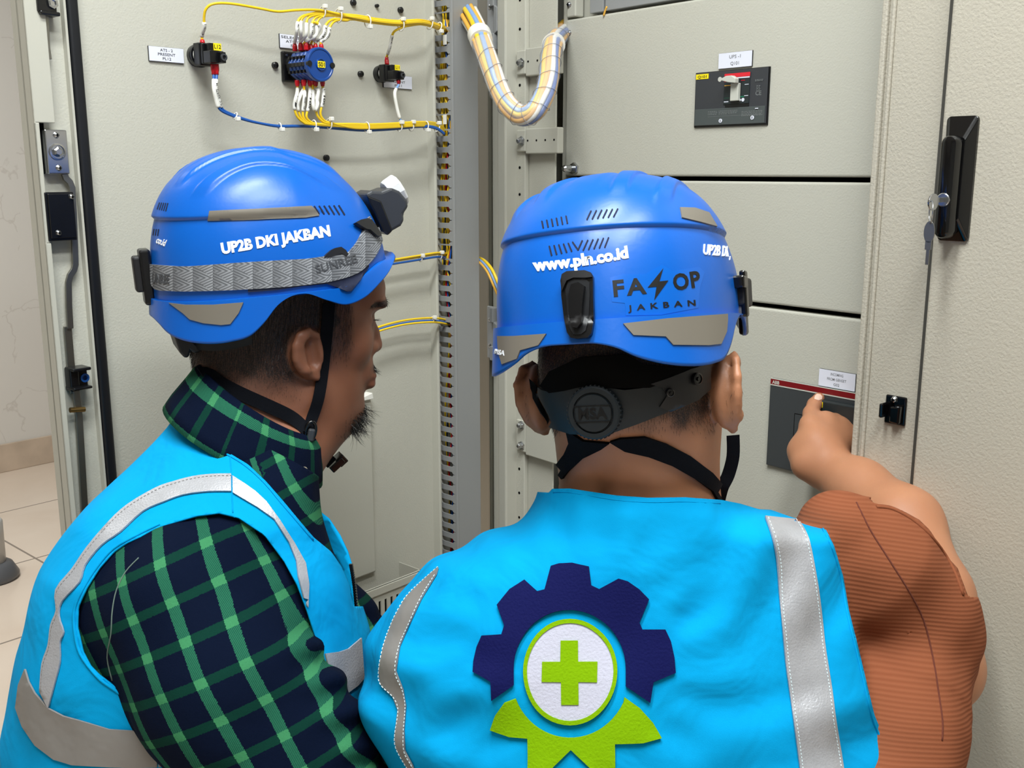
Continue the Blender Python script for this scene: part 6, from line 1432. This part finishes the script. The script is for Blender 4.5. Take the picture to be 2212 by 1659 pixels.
# collar: a band around the neck with the fold-over leaf outside it
def ringpts(c, a, b, ex, ey, n=48, k=1.0): return [c+ex*(a*math.cos(2*math.pi*i/n))+ey*(b*math.sin(2*math.pi*i/n)*(1 if math.sin(2*math.pi*i/n) > 0 else k)) for i in range(n)]
def sheet(name, rings, mt, parent, uvf=None, **kw):
    n = len(rings[0]); v = [p for r in rings for p in r]; F = [(i*n+j, i*n+(j+1) % n, (i+1)*n+(j+1) % n, (i+1)*n+j) for i in range(len(rings)-1) for j in range(n)]
    m = MB(); m.add(v, F); return obj(name, m, mt, parent, smooth=True, recalc=True, uv3=uvf(np.array([tuple(p) for p in v])) if uvf else None, **kw)
EY = (_FW*-1+_DN*.10).normalized(); EX = (_RT*.85+_DN*.50).normalized()
def col_ring(cx, cy, d, a, b, dirx=None): return ringpts(at(cx, cy, d), a, b, dirx or EX, EY)
E_1 = (_RT*.82+_DN*.56).normalized(); E_2 = (_RT*.87+_DN*.48).normalized()
def uv_collar(v):
    q = v-np.array(at(540, 930, 1.13)); D1 = np.array(tuple((_RT*.84+_DN*.54).normalized())); D2 = np.array(tuple((_RT*-.46+_DN*.88).normalized())); return np.stack([q@D2+.0105, q@D1*1.0, 0*q[:, 0]], 1)
rings = [col_ring(560, 880, 1.185, .066, .056, E_1), col_ring(560, 858, 1.185, .0755, .066, E_1), col_ring(559, 857, 1.185, .0795, .072, E_1), col_ring(550, 890, 1.185, .0875, .082, E_2), col_ring(536, 935, 1.185, .0975, .094, E_2), col_ring(528, 962, 1.185, .102, .099, E_2)]
RV = [-.03, -.004, 0, .016, .036, .048]
collar = sheet('collar', rings, M['plaid'], shirt1, lambda v: np.stack([np.repeat(RV, 48)*.85+.004, np.tile(np.abs(((np.arange(48)/48-.25+.5) % 1)-.5)*2*math.pi*.088, 6)+.01, np.zeros(288)], 1), solid=.0018)
cb_ = mesh_bvh(collar)
M['snap'] = mat('snap_button', srgb(196, 186, 168), .3, metal=.6)
for x, y in ((616, 1022), (657, 1018)):
    h, n = cast(cb_, x, y)
    if h is None: h, n = cast(s1b, x, y)
    if h is not None:
        if n.dot(h-CAM) > 0: n = -n
        obj('snap_button', MB().lathe(h, n, [(0, .0052), (.0015, .005), (.0018, .0035), (.0008, .003), (.0008, 0)], 20), [M['snap']], shirt1, smooth=False)
# vest
def f_vest1(P):
    f = T1(P, .006)
    f = f+.0052*fnoise(P*np.array([1, 1, .8]), 10, 11)+.0028*fnoise(P, 24, 12); px, py, d = px_of(P)
    al = px*.55-py*.83; w = sstep(-900, -780, al)*(1-sstep(300, 420, px)); return f+.0030*np.sin((px*.83+py*.55)*.055)*w*sstep(90, 150, px)*(1-sstep(1180, 1350, py))
vv_, vF = polygonise(f_vest1, (-.66, .80, .36), (.02, 1.50, 1.25), .004); vv_ = relax(vv_, vF, 3, .5); px_, py_, d_ = px_of(vv_)
armh = [(473, 1108), (425, 1114), (377, 1128), (337, 1141), (302, 1160), (272, 1174), (246, 1192), (214, 1228), (187, 1270), (168, 1313), (167, 1357), (179, 1409), (196, 1440), (214, 1458), (246, 1482), (318, 1530), (381, 1564), (430, 1620), (470, 1700), (600, 2100), (900, 2100), (760, 1600), (742, 1505), (718, 1470), (690, 1400), (664, 1320), (642, 1262), (614, 1212), (571, 1155), (515, 1118)]
nearx = T1.loc(vv_)[1] < .04
g = np.where(nearx, -poly_sd(px_, py_, np.array(armh))*.0005, -1)
neckp = [(200, 500), (335, 870), (341, 889), (364, 897), (394, 927), (430, 948), (491, 976), (536, 1003), (575, 1040), (611, 1081), (650, 1128), (678, 1161), (716, 1192), (738, 1224), (755, 1262), (764, 1310), (900, 1310), (900, 500)]
g = np.maximum(g, -poly_sd(px_, py_, np.array(neckp))*.0005)
xt, yt, zt1 = T1.loc(vv_); far = np.hypot(yt-.13, (zt1+.02)*.6, (xt+.02)*0)-.075; g = np.maximum(g, np.where(yt > .05, -far, -1)); g = np.maximum(g, -zt1-.43)
opening = [(716, 1188), (740, 1222), (757, 1262), (766, 1320), (773, 1377), (783, 1465), (795, 1560), (800, 2100), (812, 2100), (806, 1560), (800, 1465), (790, 1377), (785, 1320), (775, 1262), (765, 1215), (745, 1180)]
cv, cF = clip_mesh(vv_, vF, g); vest1 = obj('vest', NM(cv, cF), M['vest'], P1, smooth=True, recalc=False, solid=.002); vb1 = mesh_bvh(vest1)
A_up = [(500, 1026), (458, 1027), (417, 1032), (375, 1043), (337, 1057), (278, 1092), (238, 1128), (191, 1183), (159, 1230), (124, 1274), (125, 1318), (113, 1349), (107, 1393), (94, 1433), (89, 1492)]
A_lo = [(107, 1528), (121, 1477), (133, 1429), (133, 1385), (141, 1365), (131, 1330), (138, 1298), (175, 1258), (187, 1222), (222, 1179), (262, 1151), (310, 1107), (355, 1086), (397, 1071), (450, 1064), (500, 1063)]
decal('reflective_strip', [spl2(A_up, 3)+spl2(A_lo, 3)], vb1, M['tape'], vest1, off=.0023, th=.0004, step=9)
decal('reflective_strip', [[(503, 1030), (531, 1048), (552, 1063), (575, 1085), (603, 1125), (634, 1173), (658, 1217), (665, 1262), (663, 1312), (656, 1300), (642, 1246), (638, 1211), (622, 1171), (591, 1123), (555, 1097), (503, 1066)]], vb1, M['tape'], vest1, off=.0023, th=.0004, step=9)
decal('reflective_strip', [[(58, 1445), (66, 1472), (79, 1496), (107, 1528), (140, 1545), (179, 1556), (238, 1574), (290, 1577), (341, 1577), (341, 1655), (290, 1656), (238, 1655), (159, 1651), (119, 1639), (79, 1608), (52, 1568), (38, 1528), (44, 1480)]], vb1, M['tape_dull'], vest1, off=.0023, th=.0004, step=10)
decal('reflective_strip', [[(344, 1577), (397, 1568), (433, 1620), (457, 1643), (397, 1643), (344, 1655)]], vb1, M['tape_dull'], vest1, off=.0023, th=.0004, step=10)
decal('reflective_strip', [[(700, 1412), (730, 1408), (750, 1401), (777, 1378), (783, 1465), (769, 1481), (742, 1501), (730, 1491), (708, 1445)]], vb1, M['tape'], vest1, off=.0023, th=.0004, step=9)
stitches([(x+3, y+5) for x, y in A_up], vest1, vb1, 80, mt='tape_dull', w=.0003)
line_px('seam', [(497, 985), (500, 1025), (501, 1064), (503, 1108)], vb1, .0007, M['vest'], vest1, off=.0001)
line_px('armhole_hem', [(345, 1132), (302, 1153), (246, 1185), (210, 1225), (182, 1268), (162, 1313), (161, 1357), (173, 1411), (210, 1461), (242, 1486), (315, 1535)], vb1, .0016, M['vest'], vest1, off=.0003)
line_px('neck_hem', [(345, 897), (364, 903), (394, 933), (430, 954), (491, 982), (534, 1009), (573, 1045), (608, 1087), (648, 1134), (676, 1167)], vb1, .0012, M['vest'], vest1, off=.0003)
# zip along the far front edge
zp = spl2([(758, 1220), (765, 1262), (771, 1320), (777, 1377), (783, 1440), (786, 1470)], 10); m = MB()
for i, (x, y) in enumerate(zp):
    p = at(x+1, y, 1.13); m.box(Frame(p, _RT, -_FW), -.0022, .0014, -.0009, .0009, -.003, .003)
m.tube([at(x-1.5, y, 1.13) for x, y in zp], .0014, 6); obj('zip', m, M['black'], vest1)
# far front panel turned open
fp = [(690, 1103), (712, 1120), (735, 1155), (752, 1190), (762, 1222), (769, 1265), (772, 1320), (762, 1330), (752, 1262), (734, 1222), (712, 1190), (690, 1168), (676, 1150), (684, 1130)]
vs, T = tri2d([fp], 10); m = MB(); P_ = [at(x, y, 1.165+(770-x)*.0006) for x, y in vs]; m.add(P_, [tuple(t) for t in T]); obj('front_panel', m, M['vest'], vest1, smooth=True, solid=.0025, label='inside of the open far front edge of the vest')
legs(P1, (at(330, 1659, 1.12).x, 1.06, .50), (math.sin(math.radians(60)), math.cos(math.radians(60)), 0), (math.cos(math.radians(60)), -math.sin(math.radians(60)), 0))
# ================= straps, clips, headlamp =================
def headaxes(H): R = frame_of(H); return [Vector(R[:, i].tolist()) for i in range(3)]
def hbox(m, c, ax, sx, sy, sz, mi=0):
    v = [c+ax[0]*(sx*a)+ax[1]*(sy*b)+ax[2]*(sz*d) for d in (-.5, .5) for b in (-.5, .5) for a in (-.5, .5)]
    return m.add(v, [(0,2,3,1),(4,5,7,6),(0,1,5,4),(2,6,7,3),(0,4,6,2),(1,3,7,5)], mi)
def hprism(H, pts, x0, x1, m=None, px_x=None):
    """outline drawn on the photo in the head's side plane, extruded sideways between x0 and x1"""
    m = m or MB(); ax = headaxes(H)[0]; P = [Lp(H, a, b, (x0+x1)/2 if px_x is None else px_x) for a, b in pts]; mid = (x0+x1)/2 if px_x is None else px_x; s_ = .945; k = len(P)
    v = [p+ax*(x0-mid) for p in P]+[p+ax*(x1-mid) for p in P]; return m.add(v, [tuple(range(k))[::-1], tuple(range(k, 2*k))]+[(i, (i+1) % k, k+(i+1) % k, k+i) for i in range(k)])
# --- elastic headband of the headlamp ---
def band_mat():
    m = mat('grey_patterned_elastic', srgb(120, 120, 122), .6); nt = m.node_tree; b = nt.nodes['Principled BSDF']
    a = nt.nodes.new('ShaderNodeAttribute'); a.attribute_name = 'cloth'; s = nt.nodes.new('ShaderNodeSeparateXYZ'); nt.links.new(a.outputs['Vector'], s.inputs[0])
    u, v = s.outputs['X'], s.outputs['Y']; cell = mathn(nt, 'FLOOR', mathn(nt, 'DIVIDE', u, 42.0)); fu = mathn(nt, 'FRACT', mathn(nt, 'DIVIDE', u, 42.0))
    fv = mathn(nt, 'FRACT', mathn(nt, 'ADD', mathn(nt, 'DIVIDE', v, 30.0), mathn(nt, 'MULTIPLY', mathn(nt, 'PINGPONG', cell, 1), .5)))
    up = mathn(nt, 'GREATER_THAN', fu, mathn(nt, 'ADD', fv, .0)); sgn = mathn(nt, 'SUBTRACT', mathn(nt, 'MULTIPLY', up, 2), 1)
    ln = mathn(nt, 'SINE', mathn(nt, 'MULTIPLY', mathn(nt, 'ADD', v, mathn(nt, 'MULTIPLY', mathn(nt, 'MULTIPLY', u, .45), sgn)), 1.05))
    f = mathn(nt, 'MULTIPLY', mathn(nt, 'MULTIPLY', mathn(nt, 'ADD', ln, 1), .5), mathn(nt, 'ADD', mathn(nt, 'MULTIPLY', fu, .6), .25))
    g = nt.nodes.new('ShaderNodeNewGeometry'); n = nt.nodes.new('ShaderNodeTexNoise'); n.inputs['Scale'].default_value = 420; nt.links.new(g.outputs['Position'], n.inputs['Vector'])
    c = mixc(nt, mathn(nt, 'ADD', mathn(nt, 'MULTIPLY', n.outputs['Fac'], .5), mathn(nt, 'MULTIPLY', up, .25)), srgb(62, 64, 68), srgb(106, 108, 112)); nt.links.new(mixc(nt, f, c, srgb(172, 175, 180)), b.inputs['Base Color']); return m
M['elastic'] = band_mat(); M['band_print'] = mat('dark_band_print', srgb(70, 72, 76), .6)
M['lamp_body'] = mat('headlamp_body', srgb(52, 54, 58), .38); M['lamp_dark'] = mat('headlamp_dark', srgb(16, 17, 19), .3)
up_ = [(327, 571), (370, 574), (410, 575), (505, 568), (606, 562), (660, 559), (697, 554), (722, 551), (746, 548), (757, 538), (769, 523), (782, 498), (792, 474), (800, 458)]
lo_ = [(822, 520), (812, 545), (798, 565), (784, 579), (769, 590), (740, 601), (700, 610), (650, 616), (606, 620), (508, 626), (410, 629), (370, 628), (340, 625), (330, 609)]
def bu(x, y): return (x+max(0, x-740)*.3, y+max(0, x-700)*.55, 0)
lamp = thing('headlamp', 'black headlamp with silver bezel strapped round the left worker\'s blue helmet', 'headlamp', Lp(H1, 820, 500, 0))
vs, T = tri2d([spl2(up_, 2)+[(812, 485)]+spl2(lo_, 2)], 9)
band = decal_tri('headband', vs, T, H1.bvh, M['elastic'], lamp, off=.0016, th=.0016, uv=bu, maxgap=.04); bandb = mesh_bvh(band)
for txt, p0, p1, h in (('SUNREE', (684, 590), (772, 566), 17), ('UNREE', (329, 611), (366, 613), 20)):
    v_, t_ = text_px(txt, p0, p1, h, bold=.02); decal_tri('lettering', v_, t_, bandb, M['band_print'], band, off=.0003, th=.0003)
# top strap of the band, seen edge-on at the front under the lamp
body = [(776, 418), (790, 411), (811, 412), (831, 404), (850, 412), (860, 424), (866, 431), (869, 445), (862, 455), (858, 461), (860, 474), (853, 486), (832, 498), (821, 505), (815, 495), (800, 462), (786, 437)]
b = obj('lamp_housing', hprism(H1, body, -.026, .026, px_x=0), M['lamp_body'], lamp, bevel=.004, bseg=3)
obj('back_bracket', hprism(H1, [(777, 421), (808, 433), (833, 495), (822, 506), (812, 498), (795, 460), (784, 440)], -.030, .031, px_x=0), M['lamp_dark'], lamp, bevel=.002)
c0, c1 = Lp(H1, 838, 424, 0), Lp(H1, 862, 410, 0); axd = (c1-c0).normalized()
bz = MB(); bz.lathe(c0, axd, [(0, .0185), (.004, .0195), (.016, .0205), (.018, .019), (.018, .016), (.014, .014)], 12, up=headaxes(H1)[2]); bz_ = obj('bezel', bz, mat('silver_bezel', srgb(225, 226, 228), .3, metal=.35), lamp, bevel=.0008)
obj('lens', MB().lathe(c0, axd, [(.0125, .0145), (.0135, .0145)], 24), mat('lamp_lens', srgb(225, 228, 230), .1, spec=.8), lamp)
kc = Lp(H1, 862, 443, .018); ax1 = headaxes(H1); obj('tilt_knob', MB().lathe(kc-ax1[0]*.006, ax1[0], [(0, .0095), (.010, .0095), (.012, .008)], 9), M['lamp_dark'], lamp, bevel=.001)
for q_, (nm) in enumerate(['band_clip']):
    decal(nm, [[(760, 485), (770, 479), (784, 476), (793, 479), (801, 490), (813, 508), (812, 514), (804, 513), (790, 500), (781, 498)]], H1.bvh, M['matte_black'], lamp, off=.003, th=.004)
decal('slider', [[(697, 556), (703, 549), (712, 541), (722, 536), (733, 534), (743, 541), (748, 549), (744, 554), (735, 549), (722, 551), (710, 556)]], H1.bvh, M['matte_black'], lamp, off=.001, th=.003)
# dark accessory slot under the band and black rear clip
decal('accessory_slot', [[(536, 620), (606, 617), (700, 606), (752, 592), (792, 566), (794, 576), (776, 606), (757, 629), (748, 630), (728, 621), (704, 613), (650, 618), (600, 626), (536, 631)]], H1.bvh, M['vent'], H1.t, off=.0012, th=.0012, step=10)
ax = headaxes(H1)
def rear_clip(H, px, py, hh, ww, dep, lab=None):
    h_, n_ = cast(H.bvh, px, py); A = headaxes(H)
    return h_, n_
hc = H1.L(0, -.146, .020); m = MB(); hbox(m, hc, ax, .030, .012, .062); obj('rear_clip', m, M['black'], H1.t, bevel=.003, bseg=3)
m = MB(); hbox(m, H1.L(.0, -.155, .024), ax, .022, .010, .040); obj('strap_hook', m, M['matte_black'], H1.t, bevel=.003, bseg=3)
# nape cradle of helmet 1: dark flap below the rear edge
obj('harness_flap', hprism(H1, [(357, 676), (372, 690), (392, 712), (418, 735), (430, 748), (414, 754), (404, 748), (400, 762), (391, 763), (381, 752), (370, 720)], -.035, .035, px_x=0), M['matte_black'], H1.t, bevel=.003)
decal('harness_band', [[(415, 735), (440, 738), (480, 738), (520, 730), (545, 722), (545, 742), (510, 752), (470, 757), (435, 755)]], b1, M['harness'], H1.t, off=.003, th=.0015)
# chin straps, left worker
def strap_pts(H, pts, w, name, parent, mt='strap', th=.0014, sm=5, nax=0):
    A = headaxes(H); P = [Lp(H, x, y, z) for x, y, z in pts]; N = [A[nax]]*len(P)
    return obj(name, MB().ribbon(P, N, w, th, smooth=sm), M[mt], parent, auto=50)
def strap_on(H, bvhs, pts, w, name, parent, lift=.003, mt='strap', sm=4):
    A = headaxes(H); P = []; N = []
    for x, y in spl2(pts, sm):
        best = None
        for b_ in bvhs:
            h_, n_ = cast(b_, x, y)
            if h_ is not None and (best is None or (h_-CAM).length < (best[0]-CAM).length): best = (h_, n_ if n_.dot(h_-CAM) < 0 else -n_)
        if best: P.append(best[0]+(CAM-best[0]).normalized()*lift); N.append((best[1]+A[0]*.5).normalized())
    for _ in range(4): P = [P[0]]+[(P[i-1]+P[i]*2+P[i+1])/4 for i in range(1, len(P)-1)]+[P[-1]]; N = [N[0]]+[(N[i-1]+N[i]+N[i+1]).normalized() for i in range(1, len(N)-1)]+[N[-1]]
    return obj(name, MB().ribbon(P, N, w, .0014), M[mt], parent, auto=50)
strap_on(H1, [b1], [(710, 655), (707, 700), (702, 750), (697, 800), (691, 845), (683, 878), (671, 910), (663, 938)], .0142, 'chin_strap', H1.t, .0055)
strap_on(H1, [b1, cb_], [(436, 795), (455, 812), (485, 832), (520, 850), (560, 868), (600, 886), (635, 904), (662, 930)], .0150, 'chin_strap', H1.t, .0035)
strap_pts(H1, [(664, 940, .066), (680, 965, .058), (700, 985, .045), (716, 1000, .030)], .0150, 'chin_strap', H1.t)
cc_ = (lambda h_: h_+(CAM-h_).normalized()*.008)(cast(b1, 669, 931)[0] or Lp(H1, 669, 931, .07)); m = MB(); rg_ = [cc_+(ax[1]*.28+ax[2]*.96)*(.0115*math.sin(a))+(ax[1]*.96-ax[2]*.28)*(.0058*math.cos(a))+ax[0]*.003 for a in [2*math.pi*i/28 for i in range(28)]]
obj('strap_buckle', m.tube(rg_, .0022, 8, closed=True), M['black_gloss'], H1.t, smooth=True)
m = MB(); hbox(m, cc_-ax[2]*.004+ax[0]*.004, [ax[0], (ax[1]*.96-ax[2]*.28), (ax[1]*.28+ax[2]*.96)], .006, .008, .015); obj('buckle_bar', m, M['breaker'], H1.t, bevel=.002)
pc_ = Lp(H1, 722, 1001, .02); a1_ = (Lp(H1, 741, 987, .02)-Lp(H1, 712, 1014, .02)).normalized(); a2_ = ax[0].cross(a1_).normalized()
m = MB(); hbox(m, Lp(H1, 725, 1000, .02), [ax[0], a1_, a2_], .022, .020, .009); hbox(m, Lp(H1, 735, 992, .02), [ax[0], a1_, a2_], .018, .012, .012); hbox(m, Lp(H1, 706, 985, .025), [ax[0], a1_, a2_], .018, .008, .008)
obj('release_buckle', m, M['black_gloss'], H1.t, bevel=.0012)

# ================= helmet 2 fittings =================
A2 = headaxes(H2)
def rr_px(x0, x1, y0, y1, r, sk=0): return [(a+(y1-b)*sk, b) for a, b in [(p[0], p[1]) for p in rrect(x0, x1, y0, y1, r, 5)]]
clip_o = [(1232, 589), (1268, 587), (1279, 591), (1284, 600), (1284, 640), (1286, 690), (1281, 722), (1273, 731), (1250, 733), (1238, 731), (1230, 720), (1224, 690), (1218, 640), (1218, 604), (1222, 594)]
c1_ = decal('rear_clip', [clip_o], H2.bvh, M['black'], H2.t, off=.002, th=.004, step=10)
decal('clip_recess', [[(1228, 628), (1234, 610), (1245, 605), (1268, 605), (1277, 612), (1278, 640), (1276, 690), (1270, 716), (1260, 724), (1244, 724), (1236, 710), (1232, 680)]], H2.bvh, M['rubber'], c1_, off=.0062, th=.0010, step=10)
decal('clip_tongue', [[(1238, 640), (1243, 618), (1258, 614), (1270, 622), (1266, 660), (1264, 700), (1256, 712), (1246, 710), (1240, 690)]], H2.bvh, M['black'], c1_, off=.0070, th=.0055, step=9)
decal('clip_cap', [[(1222, 596), (1232, 590), (1268, 588), (1279, 592), (1283, 602), (1270, 604), (1245, 604), (1232, 610), (1222, 632), (1219, 610)]], H2.bvh, M['matte_black'], c1_, off=.006, th=.003, step=9)
m = MB(); pc = Lp(H2, 1596, 632, .118); hbox(m, pc, A2, .020, .030, .028); obj('accessory_clip', m, M['matte_black'], H2.t, bevel=.003, bseg=3)
m = MB(); hbox(m, Lp(H2, 1606, 600, .126), A2, .006, .012, .014); hbox(m, Lp(H2, 1594, 610, .122), A2, .016, .018, .012); hbox(m, Lp(H2, 1609, 650, .126), A2, .006, .010, .030); obj('clip_jaw', m, M['black_gloss'], H2.t, bevel=.002, bseg=2)
m = MB(); hbox(m, Lp(H2, 1606, 700, .112), A2, .008, .014, .022); obj('edge_hook', m, M['black_gloss'], H2.t, bevel=.003)
v_, t_ = text_px('MSA', (1070, 764), (1092, 768), 10, bold=.03); decal_tri('maker_mark', v_, t_, H2.bvh, M['white_print'], H2.t, off=.0012, th=.0003)
# ratchet harness round the nape
bb2 = mesh_bvh(body2)
har = decal('harness_band', [[(1146, 822), (1160, 834), (1200, 842), (1230, 838), (1262, 830), (1310, 832), (1350, 838), (1400, 832), (1440, 818), (1480, 802), (1515, 792), (1516, 836), (1490, 858), (1430, 886), (1380, 906), (1330, 924), (1290, 930), (1240, 928), (1195, 914), (1165, 892), (1150, 860)]], bb2, M['harness'], H2.t, off=.004, th=.003, step=12)
hb2 = mesh_bvh(har)
decal('harness_arm', [[(1400, 826), (1440, 812), (1480, 796), (1518, 786), (1520, 838), (1494, 860), (1440, 882), (1418, 872), (1432, 850), (1424, 834)]], bb2, M['matte_black'], H2.t, off=.006, th=.0025, step=12)
for cx, cy, r in ((1500, 818, 13), (1444, 846, 9)):
    h_, n_ = cast(hb2, cx, cy)
    if h_ is not None: n_ = n_ if n_.dot(h_-CAM) < 0 else -n_; rp = r*mpp(.95); obj('harness_stud', MB().lathe(h_+n_*.002, n_, [(0, rp), (.003, rp), (.0035, rp*.75), (.0025, rp*.7), (.0025, rp*.35), (.004, rp*.3)], 20), M['black'], H2.t, auto=40)
h_, n_ = cast(hb2, 1287, 888)
if h_ is None: h_, n_ = cast(bb2, 1287, 888)
n_ = n_ if n_.dot(h_-CAM) < 0 else -n_; n_ = (n_*.4+(CAM-h_).normalized()*.5-A2[1]*.3).normalized()
R_ = 58*mpp(.93); mm = MB(); kn = []
mm.lathe(h_-n_*.004, n_, [(0, R_*.96), (.008, R_), (.014, R_*.98), (.0155, R_*.92), (.0155, R_*.76), (.0135, R_*.74), (.0135, R_*.70), (.0165, R_*.68), (.017, R_*.4), (.017, 0)], 48)
dial = obj('ratchet_dial', mm, M['harness'], H2.t, auto=30)
for i in range(40):
    a = 2*math.pi*i/40; e1 = n_.orthogonal().normalized(); e2 = n_.cross(e1); p = h_+(e1*math.cos(a)+e2*math.sin(a))*R_*.985
    kn.append(p)
m = MB(); [m.tube([p+n_*.001, p+n_*.0095], .0011, 5) for p in kn]; obj('knurling', m, M['harness'], dial, kind='stuff')
upv = (A2[2]-n_*A2[2].dot(n_)).normalized(); DFm = Frame(h_, upv.cross(n_), n_); DFm.w = upv
tm = text_on(DFm, 0, -.0045, .0134, .0095, 'MSA', bold=.03); obj('dial_lettering', tm, M['black'], dial, recalc=False)
m = MB(); m.box(DFm, -.0165, .0165, -.0075, -.0070, .0128, .0136); m.box(DFm, -.0165, .0165, .0070, .0075, .0128, .0136); m.box(DFm, -.0170, -.0165, -.0075, .0075, .0128, .0136); m.box(DFm, .0165, .0170, -.0075, .0075, .0128, .0136); obj('dial_frame', m, M['black'], dial)
# chin straps behind the neck
for nm, L_ in (('chin_strap', [(1225, 925), (1262, 950), (1318, 955), (1300, 968), (1262, 988), (1230, 1018), (1205, 1050), (1190, 1066), (1186, 1040), (1200, 1010), (1222, 980), (1232, 955)]),
               ('chin_strap', [(1318, 952), (1340, 945), (1392, 942), (1440, 958), (1490, 984), (1535, 1020), (1562, 1054), (1572, 1084), (1548, 1082), (1535, 1060), (1500, 1034), (1450, 1004), (1400, 984), (1350, 972)])):
    decal(nm, [L_], bb2, M['strap'], H2.t, off=.0015, th=.0014, step=12, maxgap=.05)
P_ = [Lp(H2, 1583, 940, .088), Lp(H2, 1583, 985, .086), Lp(H2, 1573, 1025, .080), Lp(H2, 1560, 1052, .074), Lp(H2, 1552, 1082, .068)]
obj('chin_strap', MB().ribbon(P_, [A2[0]*.5-A2[1]*.85]*5, .0135, .0014, smooth=5), M['strap'], H2.t, auto=50)
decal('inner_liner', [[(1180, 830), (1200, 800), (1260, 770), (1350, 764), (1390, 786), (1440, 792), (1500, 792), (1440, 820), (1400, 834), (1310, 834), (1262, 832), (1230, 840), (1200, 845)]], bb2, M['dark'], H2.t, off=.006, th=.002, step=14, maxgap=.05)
